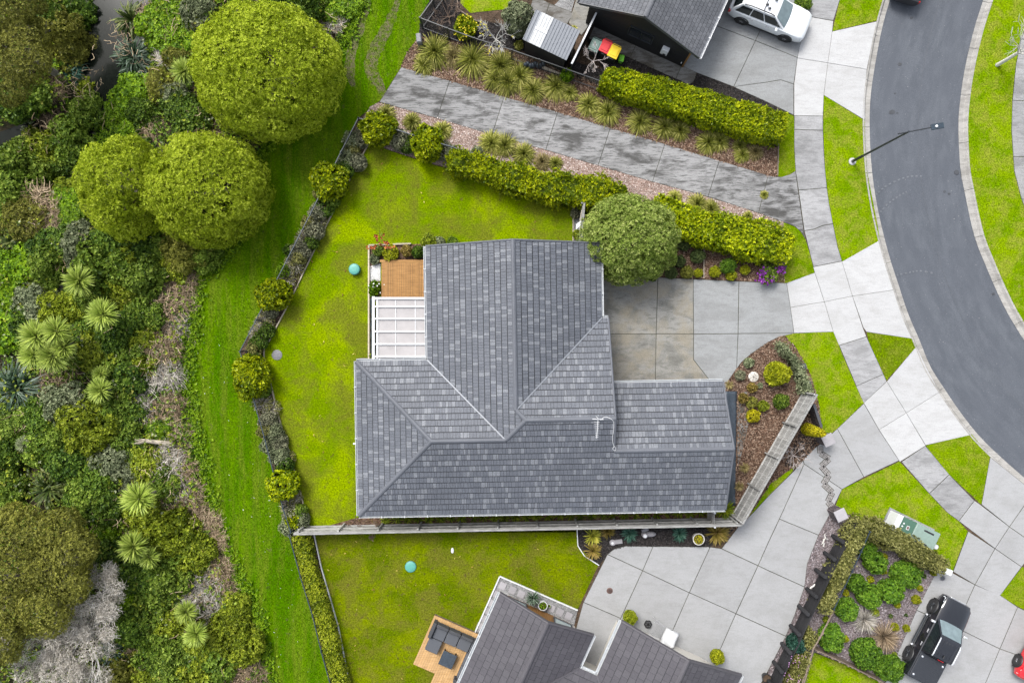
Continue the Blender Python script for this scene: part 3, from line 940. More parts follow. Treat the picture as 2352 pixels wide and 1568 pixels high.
# ================================================================ HOUSES
def clip(poly, a, b):
    """keep the part of a convex polygon on the left of a->b"""
    out = []
    n = len(poly)
    def side(p): return (b[0] - a[0]) * (p[1] - a[1]) - (b[1] - a[1]) * (p[0] - a[0])
    for i in range(n):
        p, q = poly[i], poly[(i + 1) % n]
        sp, sq = side(p), side(q)
        if sp >= -1e-9: out.append(p)
        if (sp > 1e-9 and sq < -1e-9) or (sp < -1e-9 and sq > 1e-9):
            t = sp / (sp - sq)
            out.append((p[0] + (q[0] - p[0]) * t, p[1] + (q[1] - p[1]) * t))
    return out


def pick(ch, weights):
    return random.choices(range(len(ch)), weights)[0]


class Roof:
    """tiled roof: planes given by eave point, eave direction (up-slope on its left), convex plan pieces"""
    def __init__(s, house, rz, loc, slope, mats, weights, widths, course, lift=.028, stagger=True, brick=False):
        s.h, s.rz, s.loc, s.t = house, rz, Vector(loc), slope
        s.mats, s.wt, s.widths, s.course, s.lift, s.stag, s.brick = mats, weights, widths, course, lift, stagger, brick
        s.g, s.cg = .008, .045  # course gap widened so the dark deck draws the butt shadow line
        s.deck = MB(); s.rest = MB(); s.full = []

    def plane(s, o, u, z0, pieces):
        u = Vector(u).normalized(); v = Vector((-u.y, u.x)); o = Vector(o)
        loc = lambda p: ((Vector(p) - o).dot(u), (Vector(p) - o).dot(v))
        for pc in pieces:
            if area2(pc) < 0: pc = pc[::-1]
            s.deck.poly([(p[0], p[1], z0 + s.t * loc(p)[1]) for p in pc])
        lp = []
        for pc in pieces:
            q = [loc(p) for p in pc]
            if area2(q) < 0: q = q[::-1]
            lp.append(q)
        us = [p[0] for q in lp for p in q]; ds = [p[1] for q in lp for p in q]
        d = min(ds); row = 0
        while d < max(ds) - .02:
            if s.brick: x = min(us) - (s.widths[0] / 2 if row % 2 else 0)
            else: x = min(us) - random.random() * .3
            while x < max(us):
                w = random.choice(s.widths)
                mi = pick(s.mats, s.wt)
                g = s.g
                rect = [(x + g, d), (x + w - g, d), (x + w - g, d + s.course - s.cg), (x + g, d + s.course - s.cg)]
                for q in lp:
                    c = rect
                    for i in range(len(q)):
                        c = clip(c, q[i], q[(i + 1) % len(q)])
                        if len(c) < 3: break
                    if len(c) < 3 or abs(area2(c)) < .002: continue
                    if abs(area2(c) - area2(rect)) < 1e-6:
                        s.full.append((o, u, v, z0, x, w, d, mi))
                    else:
                        s.emit(s.rest, c, o, u, v, z0, d, mi)
                x += w
            d += s.course; row += 1

    def emit(s, mb, c, o, u, v, z0, d0, mi):
        n = len(c); b = len(mb.v)
        for off in (0, 1):
            for (x, y) in c:
                p = o + u * x + v * y
                k = (y - d0) / s.course
                h = (s.lift * (1 - k) + .006 * k) if off else -.004
                mb.v.append((p.x, p.y, z0 + s.t * y + h))
        mb.f.append(tuple(range(b + n, b + 2 * n))); mb.m.append(mi)
        for i in range(n):
            j = (i + 1) % n
            mb.f.append((b + i, b + j, b + n + j, b + n + i)); mb.m.append(mi)

    def finish(s, most=300):
        sroof = s.deck.mesh('roof', MT['roof_deck'])
        roof = link('roof', sroof, s.h)
        order = sorted(range(len(s.full)), key=lambda i: -s.full[i][5])[:most * 2]
        random.shuffle(order)
        order = set(order[:most])
        cache = {}
        for i, (o, u, v, z0, x, w, d, mi) in enumerate(s.full):
            if i in order:
                key = (w, mi)
                if key not in cache:
                    mb = MB()
                    s.emit(mb, [(s.g, 0), (w - s.g, 0), (w - s.g, s.course - s.cg), (s.g, s.course - s.cg)], Vector((0, 0)), Vector((1, 0)), Vector((0, 1)), 0, 0, 0)
                    cache[key] = mb.mesh('roof_tile', s.mats[mi])
                t = link('roof_tile', cache[key], roof)
                p = o + u * x + v * d
                t.location = (p.x, p.y, z0 + s.t * d)
                t.rotation_euler = (0, 0, math.atan2(u.y, u.x))
            else:
                s.emit(s.rest, [(x + s.g, d), (x + w - s.g, d), (x + w - s.g, d + s.course - s.cg), (x + s.g, d + s.course - s.cg)], o, u, v, z0, d, mi)
        r = link('roof_tiling', s.rest.mesh('roof_tiling', s.mats), roof)
        tag(r, kind='stuff')
        return roof


def cap_line(house, a, b, m, w=.16, h=.05, name='ridge_cap', seg=.42, drop=.035):
    """folded ridge capping in short lengths along a ridge, hip or verge"""
    a, b = Vector(a), Vector(b); L = (b - a).length; n = max(1, round(L / seg)); t = (b - a) / n
    side = Vector((t.y, -t.x, 0)).normalized()
    mb = MB()
    for i in range(n):
        p, q = a + t * i, a + t * (i + 1)
        e = .006
        for (P, z) in ((p, 0.0), (q, e)):
            for (sx, zz) in ((-w, -drop), (-w * .55, h * .55), (0, h), (w * .55, h * .55), (w, -drop)):
                mb.v.append(tuple(P + side * sx + Vector((0, 0, zz + z))))
        k = i * 10
        mb.f += [(k + j, k + j + 1, k + 6 + j, k + 5 + j) for j in range(4)]
        mb.f += [(k + 4, k + 3, k + 2, k + 1, k), (k + 5, k + 6, k + 7, k + 8, k + 9)]
    mb.m = [0] * len(mb.f)
    return link(name, mb.mesh(name, m), house)


def gutter(house, a, b, m, w=.13, brackets=True):
    a, b = Vector(a), Vector(b); u = (b - a).normalized(); s_ = Vector((u.y, -u.x, 0))
    mb = MB()
    mb.bar(a + s_ * .01 + Vector((0, 0, -.10)), b + s_ * .01 + Vector((0, 0, -.10)), .02, .12)
    mb.bar(a + s_ * w + Vector((0, 0, -.09)), b + s_ * w + Vector((0, 0, -.09)), .025, .12)
    mb.bar(a + s_ * w * .5 + Vector((0, 0, -.15)), b + s_ * w * .5 + Vector((0, 0, -.15)), w - .02, .02)
    o = link('gutter', mb.mesh('gutter', m), house)
    if brackets:
        n = int((b - a).length / 1.25)
        for i in range(1, n):
            p = a + u * ((b - a).length * i / n)
            mb = MB().box(p + s_ * (w * .5 - .03) + Vector((0, 0, -.015)), (.05, w + .12, .018), math.atan2(u.y, u.x))
            link('gutter_bracket', mb.mesh('gutter_bracket', m), o)
    return o


def walls(house, outline, z1, m, th=.0):
    if area2(outline) < 0: outline = outline[::-1]
    mb = MB().prism(outline, -.05, z1)
    return link('wall', mb.mesh('wall', m), house)


def window(house, c, w, h, rz, fm='charcoal', gm='glass', panes=2):
    """window in a wall whose outward normal points along rz"""
    c = Vector(c)
    n = Vector((math.cos(rz), math.sin(rz), 0)); u = Vector((-n.y, n.x, 0))
    fr = MB()
    for sgn in (-1, 1):
        fr.box(c + u * (sgn * (w / 2 - .03)) + n * .03, (.08, .06, h), rz)
        fr.box(c + Vector((0, 0, sgn * (h / 2 - .03))) + n * .032, (.08, w - .121, .06), rz)
    for k in range(1, panes): fr.box(c + u * (w * (k / panes - .5)) + n * .031, (.07, .05, h - .121), rz)
    win = link('window', fr.mesh('window', MT[fm]), house)
    pw = (w - .1) / panes
    for k in range(panes):
        g = MB().box(c + u * (-w / 2 + .05 + pw * (k + .5)) + n * .012, (.02, pw - .06, h - .1), rz)
        link('pane', g.mesh('pane', MT[gm]), win)
    return win


# ---------------------------------------------------------------- main house
HZ = 1.0
H = thing('main_house', 'large house with grey shingle-patterned roof of many slopes amid lawns', 'house', (0, 0, 0), rad(HZ))
ze, t = 2.75, .375
xw, ys, ynw = -8.76, -9.62, -.95           # west eave, south eave, north eave of the west wing
x2, x3, yg = -4.76, 5.06, 5.42             # eaves and gable of the upper wing
xr = (x2 + x3) / 2                          # upper ridge
yne = 1.24                                  # north eave of the east wing
xe = 5.42                                   # east gable
xg, yng = 11.90, -2.42                      # garage east gable and north eave
dW = (ynw - ys) / 2; yW = (ynw + ys) / 2    # west ridge
dN = (x3 - x2) / 2
dE = (yne - ys) / 2; yE = (yne + ys) / 2    # east ridge
dG = (yng - ys) / 2; yG = (yng + ys) / 2
xpk = x2 + dE                               # where the upper west slope tops out
xhip = x2 + dW
R = Roof(H, 0, (0, 0, 0), t, [MT['tile_dark'], MT['tile_mid'], MT['tile_light']], [50, 30, 20], [.12, .16, .19, .19, .23], .325, .034)
dNp = (xr, yne - dN)                        # north ridge end on the east north-slope
# west hip slope
R.plane((xw, ynw), (0, -1), ze, [[(xw, ynw), (xw, ys), (xw + dW, yW)]])
# west wing north slope
R.plane((x2, ynw), (-1, 0), ze, [[(xw, ynw), (xw + dW, yW), (xhip, yW), (x2, ynw)]])
# upper wing west slope
R.plane((x2, yg), (0, -1), ze, [[(x2, yg), (x2, ynw), (xhip, yW), (xr, yW + (xr - xhip)), (xr, yg)], [(xr, yW + (xr - xhip)), (xpk, yE), dNp]])
# upper wing east slope
R.plane((x3, yne), (0, 1), ze, [[(x3, yg), (xr, yg), dNp, (x3, yne)]])
# east wing north slope
R.plane((xe, yne), (-1, 0), ze, [[(xe, yne), (x3, yne), dNp, (xpk, yE), (xe, yE)]])
# south slope
R.plane((xw, ys), (1, 0), ze, [[(xw, ys), (xw + dW, yW), (xw + dW, ys)], [(xw + dW, ys), (xhip, ys), (xhip, yW), (xw + dW, yW)], [(xhip, ys), (xpk, ys), (xpk, yE), (xhip, yW)], [(xpk, ys), (xe, ys), (xe, yE), (xpk, yE)], [(xe, ys), (xg - .1, ys), (xg, yG), (xe, yG)]])
# garage north slope
R.plane((xg, yng), (-1, 0), ze, [[(xg - .12, yng), (xe + .02, yng), (xe + .02, yG), (xg, yG)]])
R.finish()
zz = lambda dd: ze + t * dd + .02
for a, b in (((xr, yg, zz(dN)), (xr, dNp[1], zz(dN))), ((xw, ynw, zz(0)), (xw + dW, yW, zz(dW))), ((xw, ys, zz(0)), (xw + dW, yW, zz(dW))), ((xw + dW, yW, zz(dW)), (xhip, yW, zz(dW))),
             ((xhip, yW, zz(dW)), (xpk, yE, zz(dE))), ((xr, dNp[1], zz(dN)), (xpk, yE, zz(dE))), ((xpk, yE, zz(dE)), (xe, yE, zz(dE))), ((xe, yG, zz(dG)), (xg, yG, zz(dG)))):
    cap_line(H, a, b, MT['ridge'], .13)
for a, b in (((x2, yg, zz(0)), (xr, yg, zz(dN))), ((x3, yg, zz(0)), (xr, yg, zz(dN))), ((xe, yne, zz(0)), (xe, yE, zz(dE))), ((xe, yE, zz(dE)), (xe, yG, zz(dG))), ((xg - .12, yng, zz(0)), (xg, yG, zz(dG))), ((xg, yG, zz(dG)), (xg - .1, ys, zz(0)))):
    cap_line(H, a, b, MT['ridge'], .075, .045, 'barge_cap', .9, .12)
for a, b in (((x2, ynw, zz(0)), (xhip, yW, zz(dW))), ((x3, yne, zz(0)), (dNp[0], dNp[1], zz(dN)))):
    a, b = Vector(a), Vector(b)
    link('valley', MB().bar(a + Vector((0, 0, .03)), b + Vector((0, 0, .03)), .07, .03).mesh('valley', MT['grey_metal']), H)
G = ze - .0
for a, b in (((xw, ynw, G), (xw, ys, G)), ((x2, ynw, G), (xw, ynw, G)), ((x2, yg, G), (x2, ynw, G)), ((x3, yne, G), (x3, yg - .1, G)), ((xe, yne, G), (x3, yne, G)), ((xg - .12, yng, G), (xe, yng, G)), ((xw, ys, G), (xg - .1, ys, G))):
    a, b = Vector(a), Vector(b)
    u = (b - a).normalized()
    s_ = Vector((u.y, -u.x, 0))
    gutter(H, a, b, MT['gutter'], .11)
o = .55
walls(H, [(xw + o, ynw - o), (x2 + o, ynw - o), (x2 + o, yg - .35), (x3 - o, yg - .35), (x3 - o, yne - o), (xe - .3, yne - o), (xe - .3, yng - o), (xg - .4, yng - o), (xg - .4, ys + o), (xw + o, ys + o)], 2.62, MT['plaster'])
for gx0, gx1, gy, gz in ((x2 + o, x3 - o, yg - .35, dN),):
    link('gable_wall', MB().poly([(gx0, gy, 2.62), (gx1, gy, 2.62), (gx1, gy, ze + .1), (xr, gy, ze + t * dN - .15), (gx0, gy, ze + .1)][::-1]).mesh('gable_wall', MT['plaster']), H)
link('gable_wall', MB().poly([(xe - .3, yne - o, 2.62), (xe - .3, ys + o, 2.62), (xe - .3, yE, ze + t * dE - .15)]).mesh('gable_wall', MT['plaster']), H)
link('gable_wall', MB().poly([(xg - .4, yng - o, 2.62), (xg - .4, ys + o, 2.62), (xg - .4, yG, ze + t * dG - .15)]).mesh('gable_wall', MT['plaster']), H)
window(H, (xr - 1.8, yg - .35, 1.4), 1.8, 1.3, math.pi / 2)
window(H, (xr + 2.2, yg - .35, 1.4), 1.6, 1.3, math.pi / 2)
for yy in (-3.4, -6.6): window(H, (xw + o, yy, 1.4), 1.6, 1.3, math.pi)
window(H, (xw + 2.2, ynw - o, 1.3), 1.6, 1.9, math.pi / 2)
link('garage_door', MB().box((9.0, yng - o + .03, 1.15), (4.8, .06, 2.3)).mesh('garage_door', MT['charcoal']), H)
for xx in (-6, -2, 2.5): window(H, (xx, ys + o, 1.5), 1.4, 1.0, -math.pi / 2)
link('vent_pipe', MB().tube([(xw - .02, -5.6, 2.55), (xw - .28, -5.6, 2.5)], .05, 8).mesh('vent_pipe', MT['white']), H)
link('downpipe', MB().tube([(11.2, ys - .05, 2.6), (11.2, ys - .05, 0)], .045, 8).mesh('downpipe', MT['white']), H)


def hl(x, y, z):
    c, s_ = math.cos(rad(HZ)), math.sin(rad(HZ))
    return Vector((x * c - y * s_, x * s_ + y * c, z))


# television aerial and its lead on the roof
ap = W(1373, 964, 5.4)
A = thing('television_aerial', 'small pale television aerial standing on the roof by the east ridge', 'aerial', (ap.x, ap.y, 4.4))
bm1 = MB().tube([(ap.x, ap.y + .1, 4.3), (ap.x, ap.y + .1, 5.45)], .02, 6); bm1.build('mast', MT['white'], A)
MB().tube([(ap.x + .02, ap.y + .1, 5.4), (ap.x - .06, ap.y - .95, 5.4)], .014, 6).build('boom', MT['white'], A)
for k in range(9):
    yy = ap.y - .1 - .1 * k; w = .19 - .008 * k
    MB().tube([(ap.x - w, yy, 5.42), (ap.x + w - .1, yy, 5.42)], .009, 5).build('rod', MT['white'], A)
for k in (-1, 1): MB().tube([(ap.x - .28, ap.y + .05, 5.4 + .08 * k), (ap.x + .3, ap.y + .03, 5.4 + .08 * k)], .010, 5).build('reflector', MT['white'], A)
cab = [W(1380, 966, 5.0), W(1388, 958, 4.9), W(1398, 959, 4.85), W(1409, 968, 4.75), W(1408, 990, 4.45), W(1406, 1005, 4.35), W(1408, 1020, 4.2), W(1414, 1029, 4.17), W(1412, 1034, 4.17), W(1407, 1030, 4.17), W(1410, 1024, 4.18)]
cab = [Vector((p[0], p[1], 0)) for p in smooth_line([(q.x, q.y) for q in cab], 4)]
def south_z(p):
    return ze + t * min(dE - abs(-math.sin(rad(HZ)) * p.x + math.cos(rad(HZ)) * p.y - yE), dE) + .075
tag(MB().tube([(p.x, p.y, south_z(p)) for p in cab], .011, 5).build('aerial_cable', MT['white']), 'white cable looping down the roof from the aerial to the garage ridge', 'cable')

# ---------------------------------------------------------------- deck and pergola of the main house
dk = W(873, 683, .3)
D = thing('timber_deck', 'orange-brown timber deck against the grey-roofed house', 'deck', (dk.x, dk.y, 0))
a, b = W(876, 602, .3), W(985, 684, .3)
n = 26; bw = (b.x - a.x) / n
for i in range(n):
    x = a.x + bw * (i + .5)
    jit = random.uniform(-.001, .001)
    MB().box((x, (a.y + b.y) / 2, .285 + jit), (bw - .012, a.y - b.y, .03)).build('deck_board', MT['deck'], D)
MB().box(((a.x + b.x) / 2 - .04, a.y + .075, .288), (b.x - a.x + .1, .135, .03)).build('deck_board', MT['deck'], D)
MB().prism([(a.x + .05, a.y), (b.x, a.y), (b.x, b.y - 3), (a.x + .05, b.y - 3)], 0, .262).build('deck_frame', MT['brown_wood'], D)
pz = 2.5
p0, p1 = W(858, 684, pz), W(980, 827, pz)
PG = thing('pergola', 'white pergola with milky translucent roof sheets between deck and roof', 'pergola', (p0.x, p0.y, 0))
ybar = [W(0, v, pz).y for v in (685, 704, 732, 761, 790, 818)] + [p1.y]
xbar = [p0.x + .27, W(909, 0, pz).x, W(954, 0, pz).x, p1.x]
MB().bar((p0.x, p0.y + .08, pz), (p0.x, p1.y, pz), .14, .16).build('beam', MT['white'], PG)
MB().bar((p0.x + .22, p0.y, pz - .02), (p0.x + .22, p1.y, pz - .02), .11, .12).build('fascia', MT['white'], PG)
for yy in ybar[:-1]:
    MB().bar((p0.x + .07, yy, pz + .05), (p1.x, yy, pz + .05), .085 if yy < ybar[0] else .12, .09).build('rafter', MT['white'], PG)
for xx in xbar[1:3]:
    MB().bar((xx, p0.y - .1, pz + .012), (xx, p1.y, pz + .012), .035, .03).build('purlin', MT['white'], PG)
for j in range(len(ybar) - 1):
    for i in range(3):
        MB().box(((xbar[i] + xbar[i + 1]) / 2, (ybar[j] + ybar[j + 1]) / 2, pz - .012), (xbar[i + 1] - xbar[i] - .035, ybar[j] - ybar[j + 1] - .01, .012)).build('roof_panel', MT['poly'], PG)
for (x, y) in ((p0.x, p0.y - .1), (p0.x, p1.y + .3)): MB().box((x, y, pz / 2 - .04), (.11, .11, pz - .08)).build('post', MT['white'], PG)
tq = W(853, 755, .1)
mb = MB()
for i in range(21):
    y0 = W(0, 686, .3).y - i * .172
    for k, x in enumerate((850, 853, 857, 862)):
        mb.v.append((W(x, 0, .3).x + random.uniform(-.03, .03), y0, (.06, .5, .62, .5)[k] + random.uniform(-.07, .07)))
mb.f = [(i * 4 + k, i * 4 + k + 1, i * 4 + k + 5, i * 4 + k + 4) for i in range(20) for k in range(3)]; mb.m = [0] * 60
o = mb.build('tarpaulin', MT['tarp'], smooth=50)
o.modifiers.new('thickness', 'SOLIDIFY').thickness = .01
tag(o, 'dark folded tarpaulin strip tucked beside the white pergola', 'tarpaulin')
# weed mat along the garage wall
mb = MB()
for i in range(41):
    for k in range(6):
        q = W(1664 + k * 5.6 + (i / 40) * (-4 if k == 5 else 2), 898 + i * 6.55, .05)
        mb.v.append((q.x, q.y, .05 + .09 * abs(math.sin(i * 1.9 + k)) * random.random() + (.10 if k < 2 else 0)))
mb.f = [(i * 6 + k, i * 6 + k + 1, i * 6 + k + 7, i * 6 + k + 6) for i in range(40) for k in range(5)]; mb.m = [0] * 200
o = mb.build('plastic_sheet', MT['tarp'], smooth=70); o.modifiers.new('thickness', 'SOLIDIFY').thickness = .01
tag(o, 'long crumpled black plastic sheet along the garage end wall', 'plastic sheet')
mbp = MB().prism([W(*q) for q in smooth_line([(1694, 910), (1716, 900), (1722, 950), (1716, 985), (1706, 1030), (1694, 1060), (1694, 910)], 4)[:-1]], .0, .016)
tag(mbp.build('stone_patch', MT['conc_wet']), 'dark damp slab patch beside the black plastic sheet', 'slab')

# ---------------------------------------------------------------- black house at the top
bz = -rad(24.5)
bo = W(1566, 153, 0)                         # its south-east wall corner
BH = thing('black_house', 'black clad house with grey shingle gable roof beside the silver car', 'house', (bo.x, bo.y, 0), bz)
# local frame: x along the gable wall (towards the car), y up the ridge; origin at the SE corner
gw = 6.35; eh = 2.45; bt = .44
R2 = Roof(BH, 0, (0, 0, 0), bt, [MT['stile_a'], MT['stile_b']], [60, 40], [.25], .21, .012, True, True)
oe, of_ = .55, .28
zE = eh + .02
xm = -gw / 2
dB = gw / 2 + oe
R2.g, R2.cg = .006, .018
R2.plane((oe, -of_), (0, 1), zE, [[(oe, -of_), (oe, 8.5), (xm, 8.5), (xm, -of_)]])
R2.plane((-gw - oe, 8.5), (0, -1), zE, [[(-gw - oe, 8.5), (-gw - oe, -of_), (xm, -of_), (xm, 8.5)]])
R2.finish()
z2 = lambda dd: zE + bt * dd + .012
cap_line(BH, (xm, -of_, z2(dB)), (xm, 8.5, z2(dB)), MT['stile_b'], .14, .03)
for a, b in (((oe, -of_, z2(0)), (xm, -of_, z2(dB))), ((-gw - oe, -of_, z2(0)), (xm, -of_, z2(dB)))):
    link('barge_board', MB().bar(Vector(a) + Vector((0, -.02, -.09)), Vector(b) + Vector((0, -.02, -.09)), .04, .2).mesh('barge_board', MT['charcoal']), BH)
gutter(BH, (oe, -of_, zE), (oe, 8.5, zE), MT['white'], .12)
gutter(BH, (-gw - oe, 8.5, zE), (-gw - oe, -of_, zE), MT['charcoal'], .12)
mbw = MB().prism([(0, 0), (0, 9), (-gw, 9), (-gw, 0)], -.05, eh)
mbw.poly([(-gw, -.001, eh), (0, -.001, eh), (xm, -.001, eh + bt * gw / 2)])
link('wall', mbw.mesh('wall', MT['black_clad']), BH)
k = 0
zc = .12
while zc < eh + bt * gw / 2 - .1:
    half = gw / 2 if zc < eh else (eh + bt * gw / 2 - zc) / bt
    link('weatherboard', MB().box((xm, -.015, zc), (2 * half - .02, .03, .155)).mesh('weatherboard', MT['black_clad']), BH)
    zc += .165
window(BH, (-3.0, -.03, 1.55), 1.55, 1.05, -math.pi / 2, 'black_metal', 'glass', 2)
link('corner_board', MB().box((.03, .0, eh / 2), (.10, .10, eh)).mesh('corner_board', MT['bronze']), BH)
link('water_heater', MB().box((-1.35, -.16, 1.25), (.42, .25, .62), bev=.02).mesh('water_heater', MT['white']), BH)
link('heater_vent', MB().box((-1.30, -.30, 1.05), (.16, .04, .14)).mesh('heater_vent', MT['black']), BH)
link('wall_tap', MB().tube([(-.15, 0, .55), (-.15, -.12, .55)], .03, 8).mesh('wall_tap', MT['white']), BH)
# screen fence with white cap by the shed
s0, s1 = W(1376, 17, 1.7), W(1313, 147, 1.7)
SF = thing('screen_fence', 'black screen fence with white capping between shed and black house', 'fence', (s1.x, s1.y, 0))
n = 22
for i in range(n):
    p = s0.lerp(s1, (i + .5) / n); rz = math.atan2(s1.y - s0.y, s1.x - s0.x)
    MB().box((p.x, p.y, .84), ((s1 - s0).length / n - .006, .03, 1.66), rz).build('fence_board', MT['black_clad'], SF)
MB().bar((s0.x, s0.y, 1.70), (s1.x, s1.y, 1.70), .10, .05).build('capping', MT['white'], SF)

# ---------------------------------------------------------------- garden shed
zs = 1.95
c0, c1, c2, c3 = W(1232, 22.5, zs + .35), W(1333, 71, zs + .35), W(1301, 139, zs), W(1201, 91, zs)
SH = thing('garden_shed', 'dark garden shed with ribbed grey roof and clear roof panels', 'shed', (c3.x, c3.y, 0))
ux = (c1 - c0); uy = (c3 - c0)
flat = lambda p: (p.x, p.y)
q = [c0.lerp(c2, .04), c1.lerp(c3, .04), c2.lerp(c0, .04), c3.lerp(c1, .04)]
MB().prism([flat(p) for p in q], 0, 1.88).build('wall', MT['black_clad'], SH)
n = 15
for i in range(n):
    a0, a1 = i / n, (i + 1) / n
    clear = 2 <= i < 6
    P = [c0.lerp(c1, a0), c0.lerp(c1, a1), c3.lerp(c2, a1), c3.lerp(c2, a0)]
    mb = MB()
    up = Vector((0, 0, .012 if clear else 0))
    mb.v = [tuple(p + up) for p in P] + [tuple(p - Vector((0, 0, .03))) for p in P]
    mb.f = [(3, 2, 1, 0), (4, 5, 6, 7), (0, 1, 5, 4), (1, 2, 6, 5), (2, 3, 7, 6), (3, 0, 4, 7)]; mb.m = [0] * 6
    mm = MT['clear_sheet'] if clear else MT['grey_metal']
    o = mb.build('roof_panel', mm, SH)
    r0, r1 = P[0] + Vector((0, 0, .02)), P[3] + Vector((0, 0, .02))
    rb = MB().bar(r0, r1, .035, .03); rb.build('rib', mm, o)
mid0, mid1 = c0.lerp(c3, .5).lerp(c1.lerp(c2, .5), 2 / n), c0.lerp(c3, .5).lerp(c1.lerp(c2, .5), 6 / n)
MB().bar(mid0 + Vector((0, 0, .015)), mid1 + Vector((0, 0, .015)), .16, .03).build('cross_lap', MT['white'], SH)
mb = MB(); pq = W(1312, 116, .8)
o = MB().box((pq.x, pq.y, .75), (.08, .28, 1.5), .4).build('timber_board', MT['edge_wood'])
tag(o, 'pale timber board leaning at the end of the shed', 'board')
wp = W(1262, 157, .3)
for i, (dx, dy) in enumerate(((0, 0), (.25, -.18), (.12, -.05))):
    o = MB().box((wp.x + dx, wp.y + dy, .05 + .03 * i), (1.5, .12, .05), -.5 + .06 * i).build('timber_board', MT['edge_wood'])
    tag(o, ['loose timber plank behind the railing below the shed, upper of three', 'loose timber plank behind the railing below the shed, lowest of three', 'loose timber plank behind the railing below the shed, middle of three'][i], 'board', 'planks below the shed')

# ---------------------------------------------------------------- lower house
ang = math.atan2(206, -93)                   # long axis direction on the plan (y down)
zl = 2.6; lt = .40
ax = Vector((-.411, -.911, 0)).normalized()  # away from the gable, downwards on the plan
LX = Vector((-ax.y, ax.x, 0))                # across, towards the driveway
LX = LX if LX.x > 0 else -LX
lo0 = W(1148, 1362, zl)
rzL = math.atan2(LX.y, LX.x)
LH = thing('lower_house', 'brown-grey tiled house with twin gables by the shared driveway', 'house', (lo0.x, lo0.y, 0), rzL)
def ll(px, py, z):
    d_ = W(px, py, z) - lo0
    return Vector((d_.dot(LX), d_.dot(Vector((-LX.y, LX.x, 0)))))
wA = ll(1364, 1458, zl).x
yA = ll(1364, 1458, zl).y / 2
b0 = ll(1428, 1425.5, zl); b1 = ll(1703, 1552, zl)
R3 = Roof(LH, 0, (0, 0, 0), lt, [MT['ntile_a'], MT['ntile_b']], [55, 45], [.40], .37, .02, False, False)
R3.brick = True
R3.g, R3.cg = .007, .026
Y0 = -12.0
hA = wA / 2
va = ll(1331, 1535, zl).y
xv = wA
xb0, yb = b0.x, (b0.y + b1.y) / 2
xb1 = b1.x
hB = (xb1 - xb0) / 2
yc = (ll(1331, 1535, zl).y + ll(1373, 1550, zl).y) / 2
# gable A: west slope, east slope; gable B: west, east; link wing between
R3.plane((0, 0), (0, -1), zl, [[(0, 0), (0, Y0), (hA, Y0), (hA, 0)]])
R3.plane((wA, Y0), (0, 1), zl, [[(wA, yc), (wA, 0), (hA, 0), (hA, yc - hA)]])
R3.plane((xb0, yb), (0, -1), zl, [[(xb0, yb), (xb0, yc), (xb0 + hB, yc - hB), (xb0 + hB, yb)]])
R3.plane((xb1, Y0), (0, 1), zl, [[(xb1, Y0), (xb1, yb), (xb0 + hB, yb), (xb0 + hB, Y0)]])
R3.plane((xb0, yc), (-1, 0), zl, [[(wA, yc), (hA, yc - hA), (hA, yc - hB), (xb0 + hB, yc - hB), (xb0, yc)] if hB >= hA else [(wA, yc), (hA, yc - hA), (xb0 + hB, yc - hB), (xb0, yc)]])
R3.finish()
z3 = lambda dd: zl + lt * dd + .015
cap_line(LH, (hA, 0, z3(hA)), (hA, Y0, z3(hA)), MT['ntile_r'], .15, .05)
cap_line(LH, (xb0 + hB, yb, z3(hB)), (xb0 + hB, Y0, z3(hB)), MT['ntile_r'], .15, .05)
for a, b in (((0, 0, z3(0)), (hA, 0, z3(hA))), ((wA, 0, z3(0)), (hA, 0, z3(hA))), ((xb0, yb, z3(0)), (xb0 + hB, yb, z3(hB))), ((xb1, yb, z3(0)), (xb0 + hB, yb, z3(hB)))):
    cap_line(LH, a, b, MT['ntile_r'], .09, .05, 'barge_cap', .9, .14)
for a, b in (((wA, yc, z3(0)), (hA, yc - hA, z3(hA))), ((xb0, yc, z3(0)), (xb0 + hB, yc - hB, z3(hB)))):
    link('valley', MB().bar(Vector(a) + Vector((0, 0, .02)), Vector(b) + Vector((0, 0, .02)), .1, .04).mesh('valley', MT['ntile_r']), LH)
for a, b in (((0, 0, zl), (0, Y0, zl)), ((wA, yc, zl), (wA, 0, zl)), ((xb0, yc, zl), (wA, yc, zl)), ((xb0, yb, zl), (xb0, yc, zl)), ((xb1, Y0, zl), (xb1, yb, zl))):
    gutter(LH, Vector(a), Vector(b), MT['gutter'], .13)
walls(LH, [(.5, -.85), (wA - .5, -.85), (wA - .5, yc - .5), (xb0 + .5, yc - .5), (xb0 + .5, yb - .85), (xb1 - .5, yb - .85), (xb1 - .5, Y0), (.5, Y0)], 2.5, MT['offwhite'])
link('gable_wall', MB().poly([(.5, -.85, 2.5), (wA - .5, -.85, 2.5), (hA, -.85, zl + lt * hA - .15)][::-1]).mesh('gable_wall', MT['offwhite']), LH)
link('gable_wall', MB().poly([(xb0 + .5, yb - .85, 2.5), (xb1 - .5, yb - .85, 2.5), (xb0 + hB, yb - .85, zl + lt * hB - .15)][::-1]).mesh('gable_wall', MT['offwhite']), LH)
nb = 30
for i in range(nb):
    link('cedar_board', MB().box((.9 + i * (wA - 1.8) / (nb - 1), -.80, 1.25), ((wA - 1.8) / (nb - 1) - .012, .05, 2.4)).mesh('cedar_board', MT['bronze']), LH)
window(LH, (1.45, -.76, 1.0), 1.2, 1.3, math.pi / 2, 'charcoal', 'window_pale', 1)
window(LH, (wA - 1.4, -.76, 1.0), 1.2, 1.3, math.pi / 2, 'charcoal', 'window_pale', 1)
link('garage_door', MB().box((xb0 + hB, yb - .82, 1.15), (4.8, .06, 2.2)).mesh('garage_door', MT['offwhite']), LH)
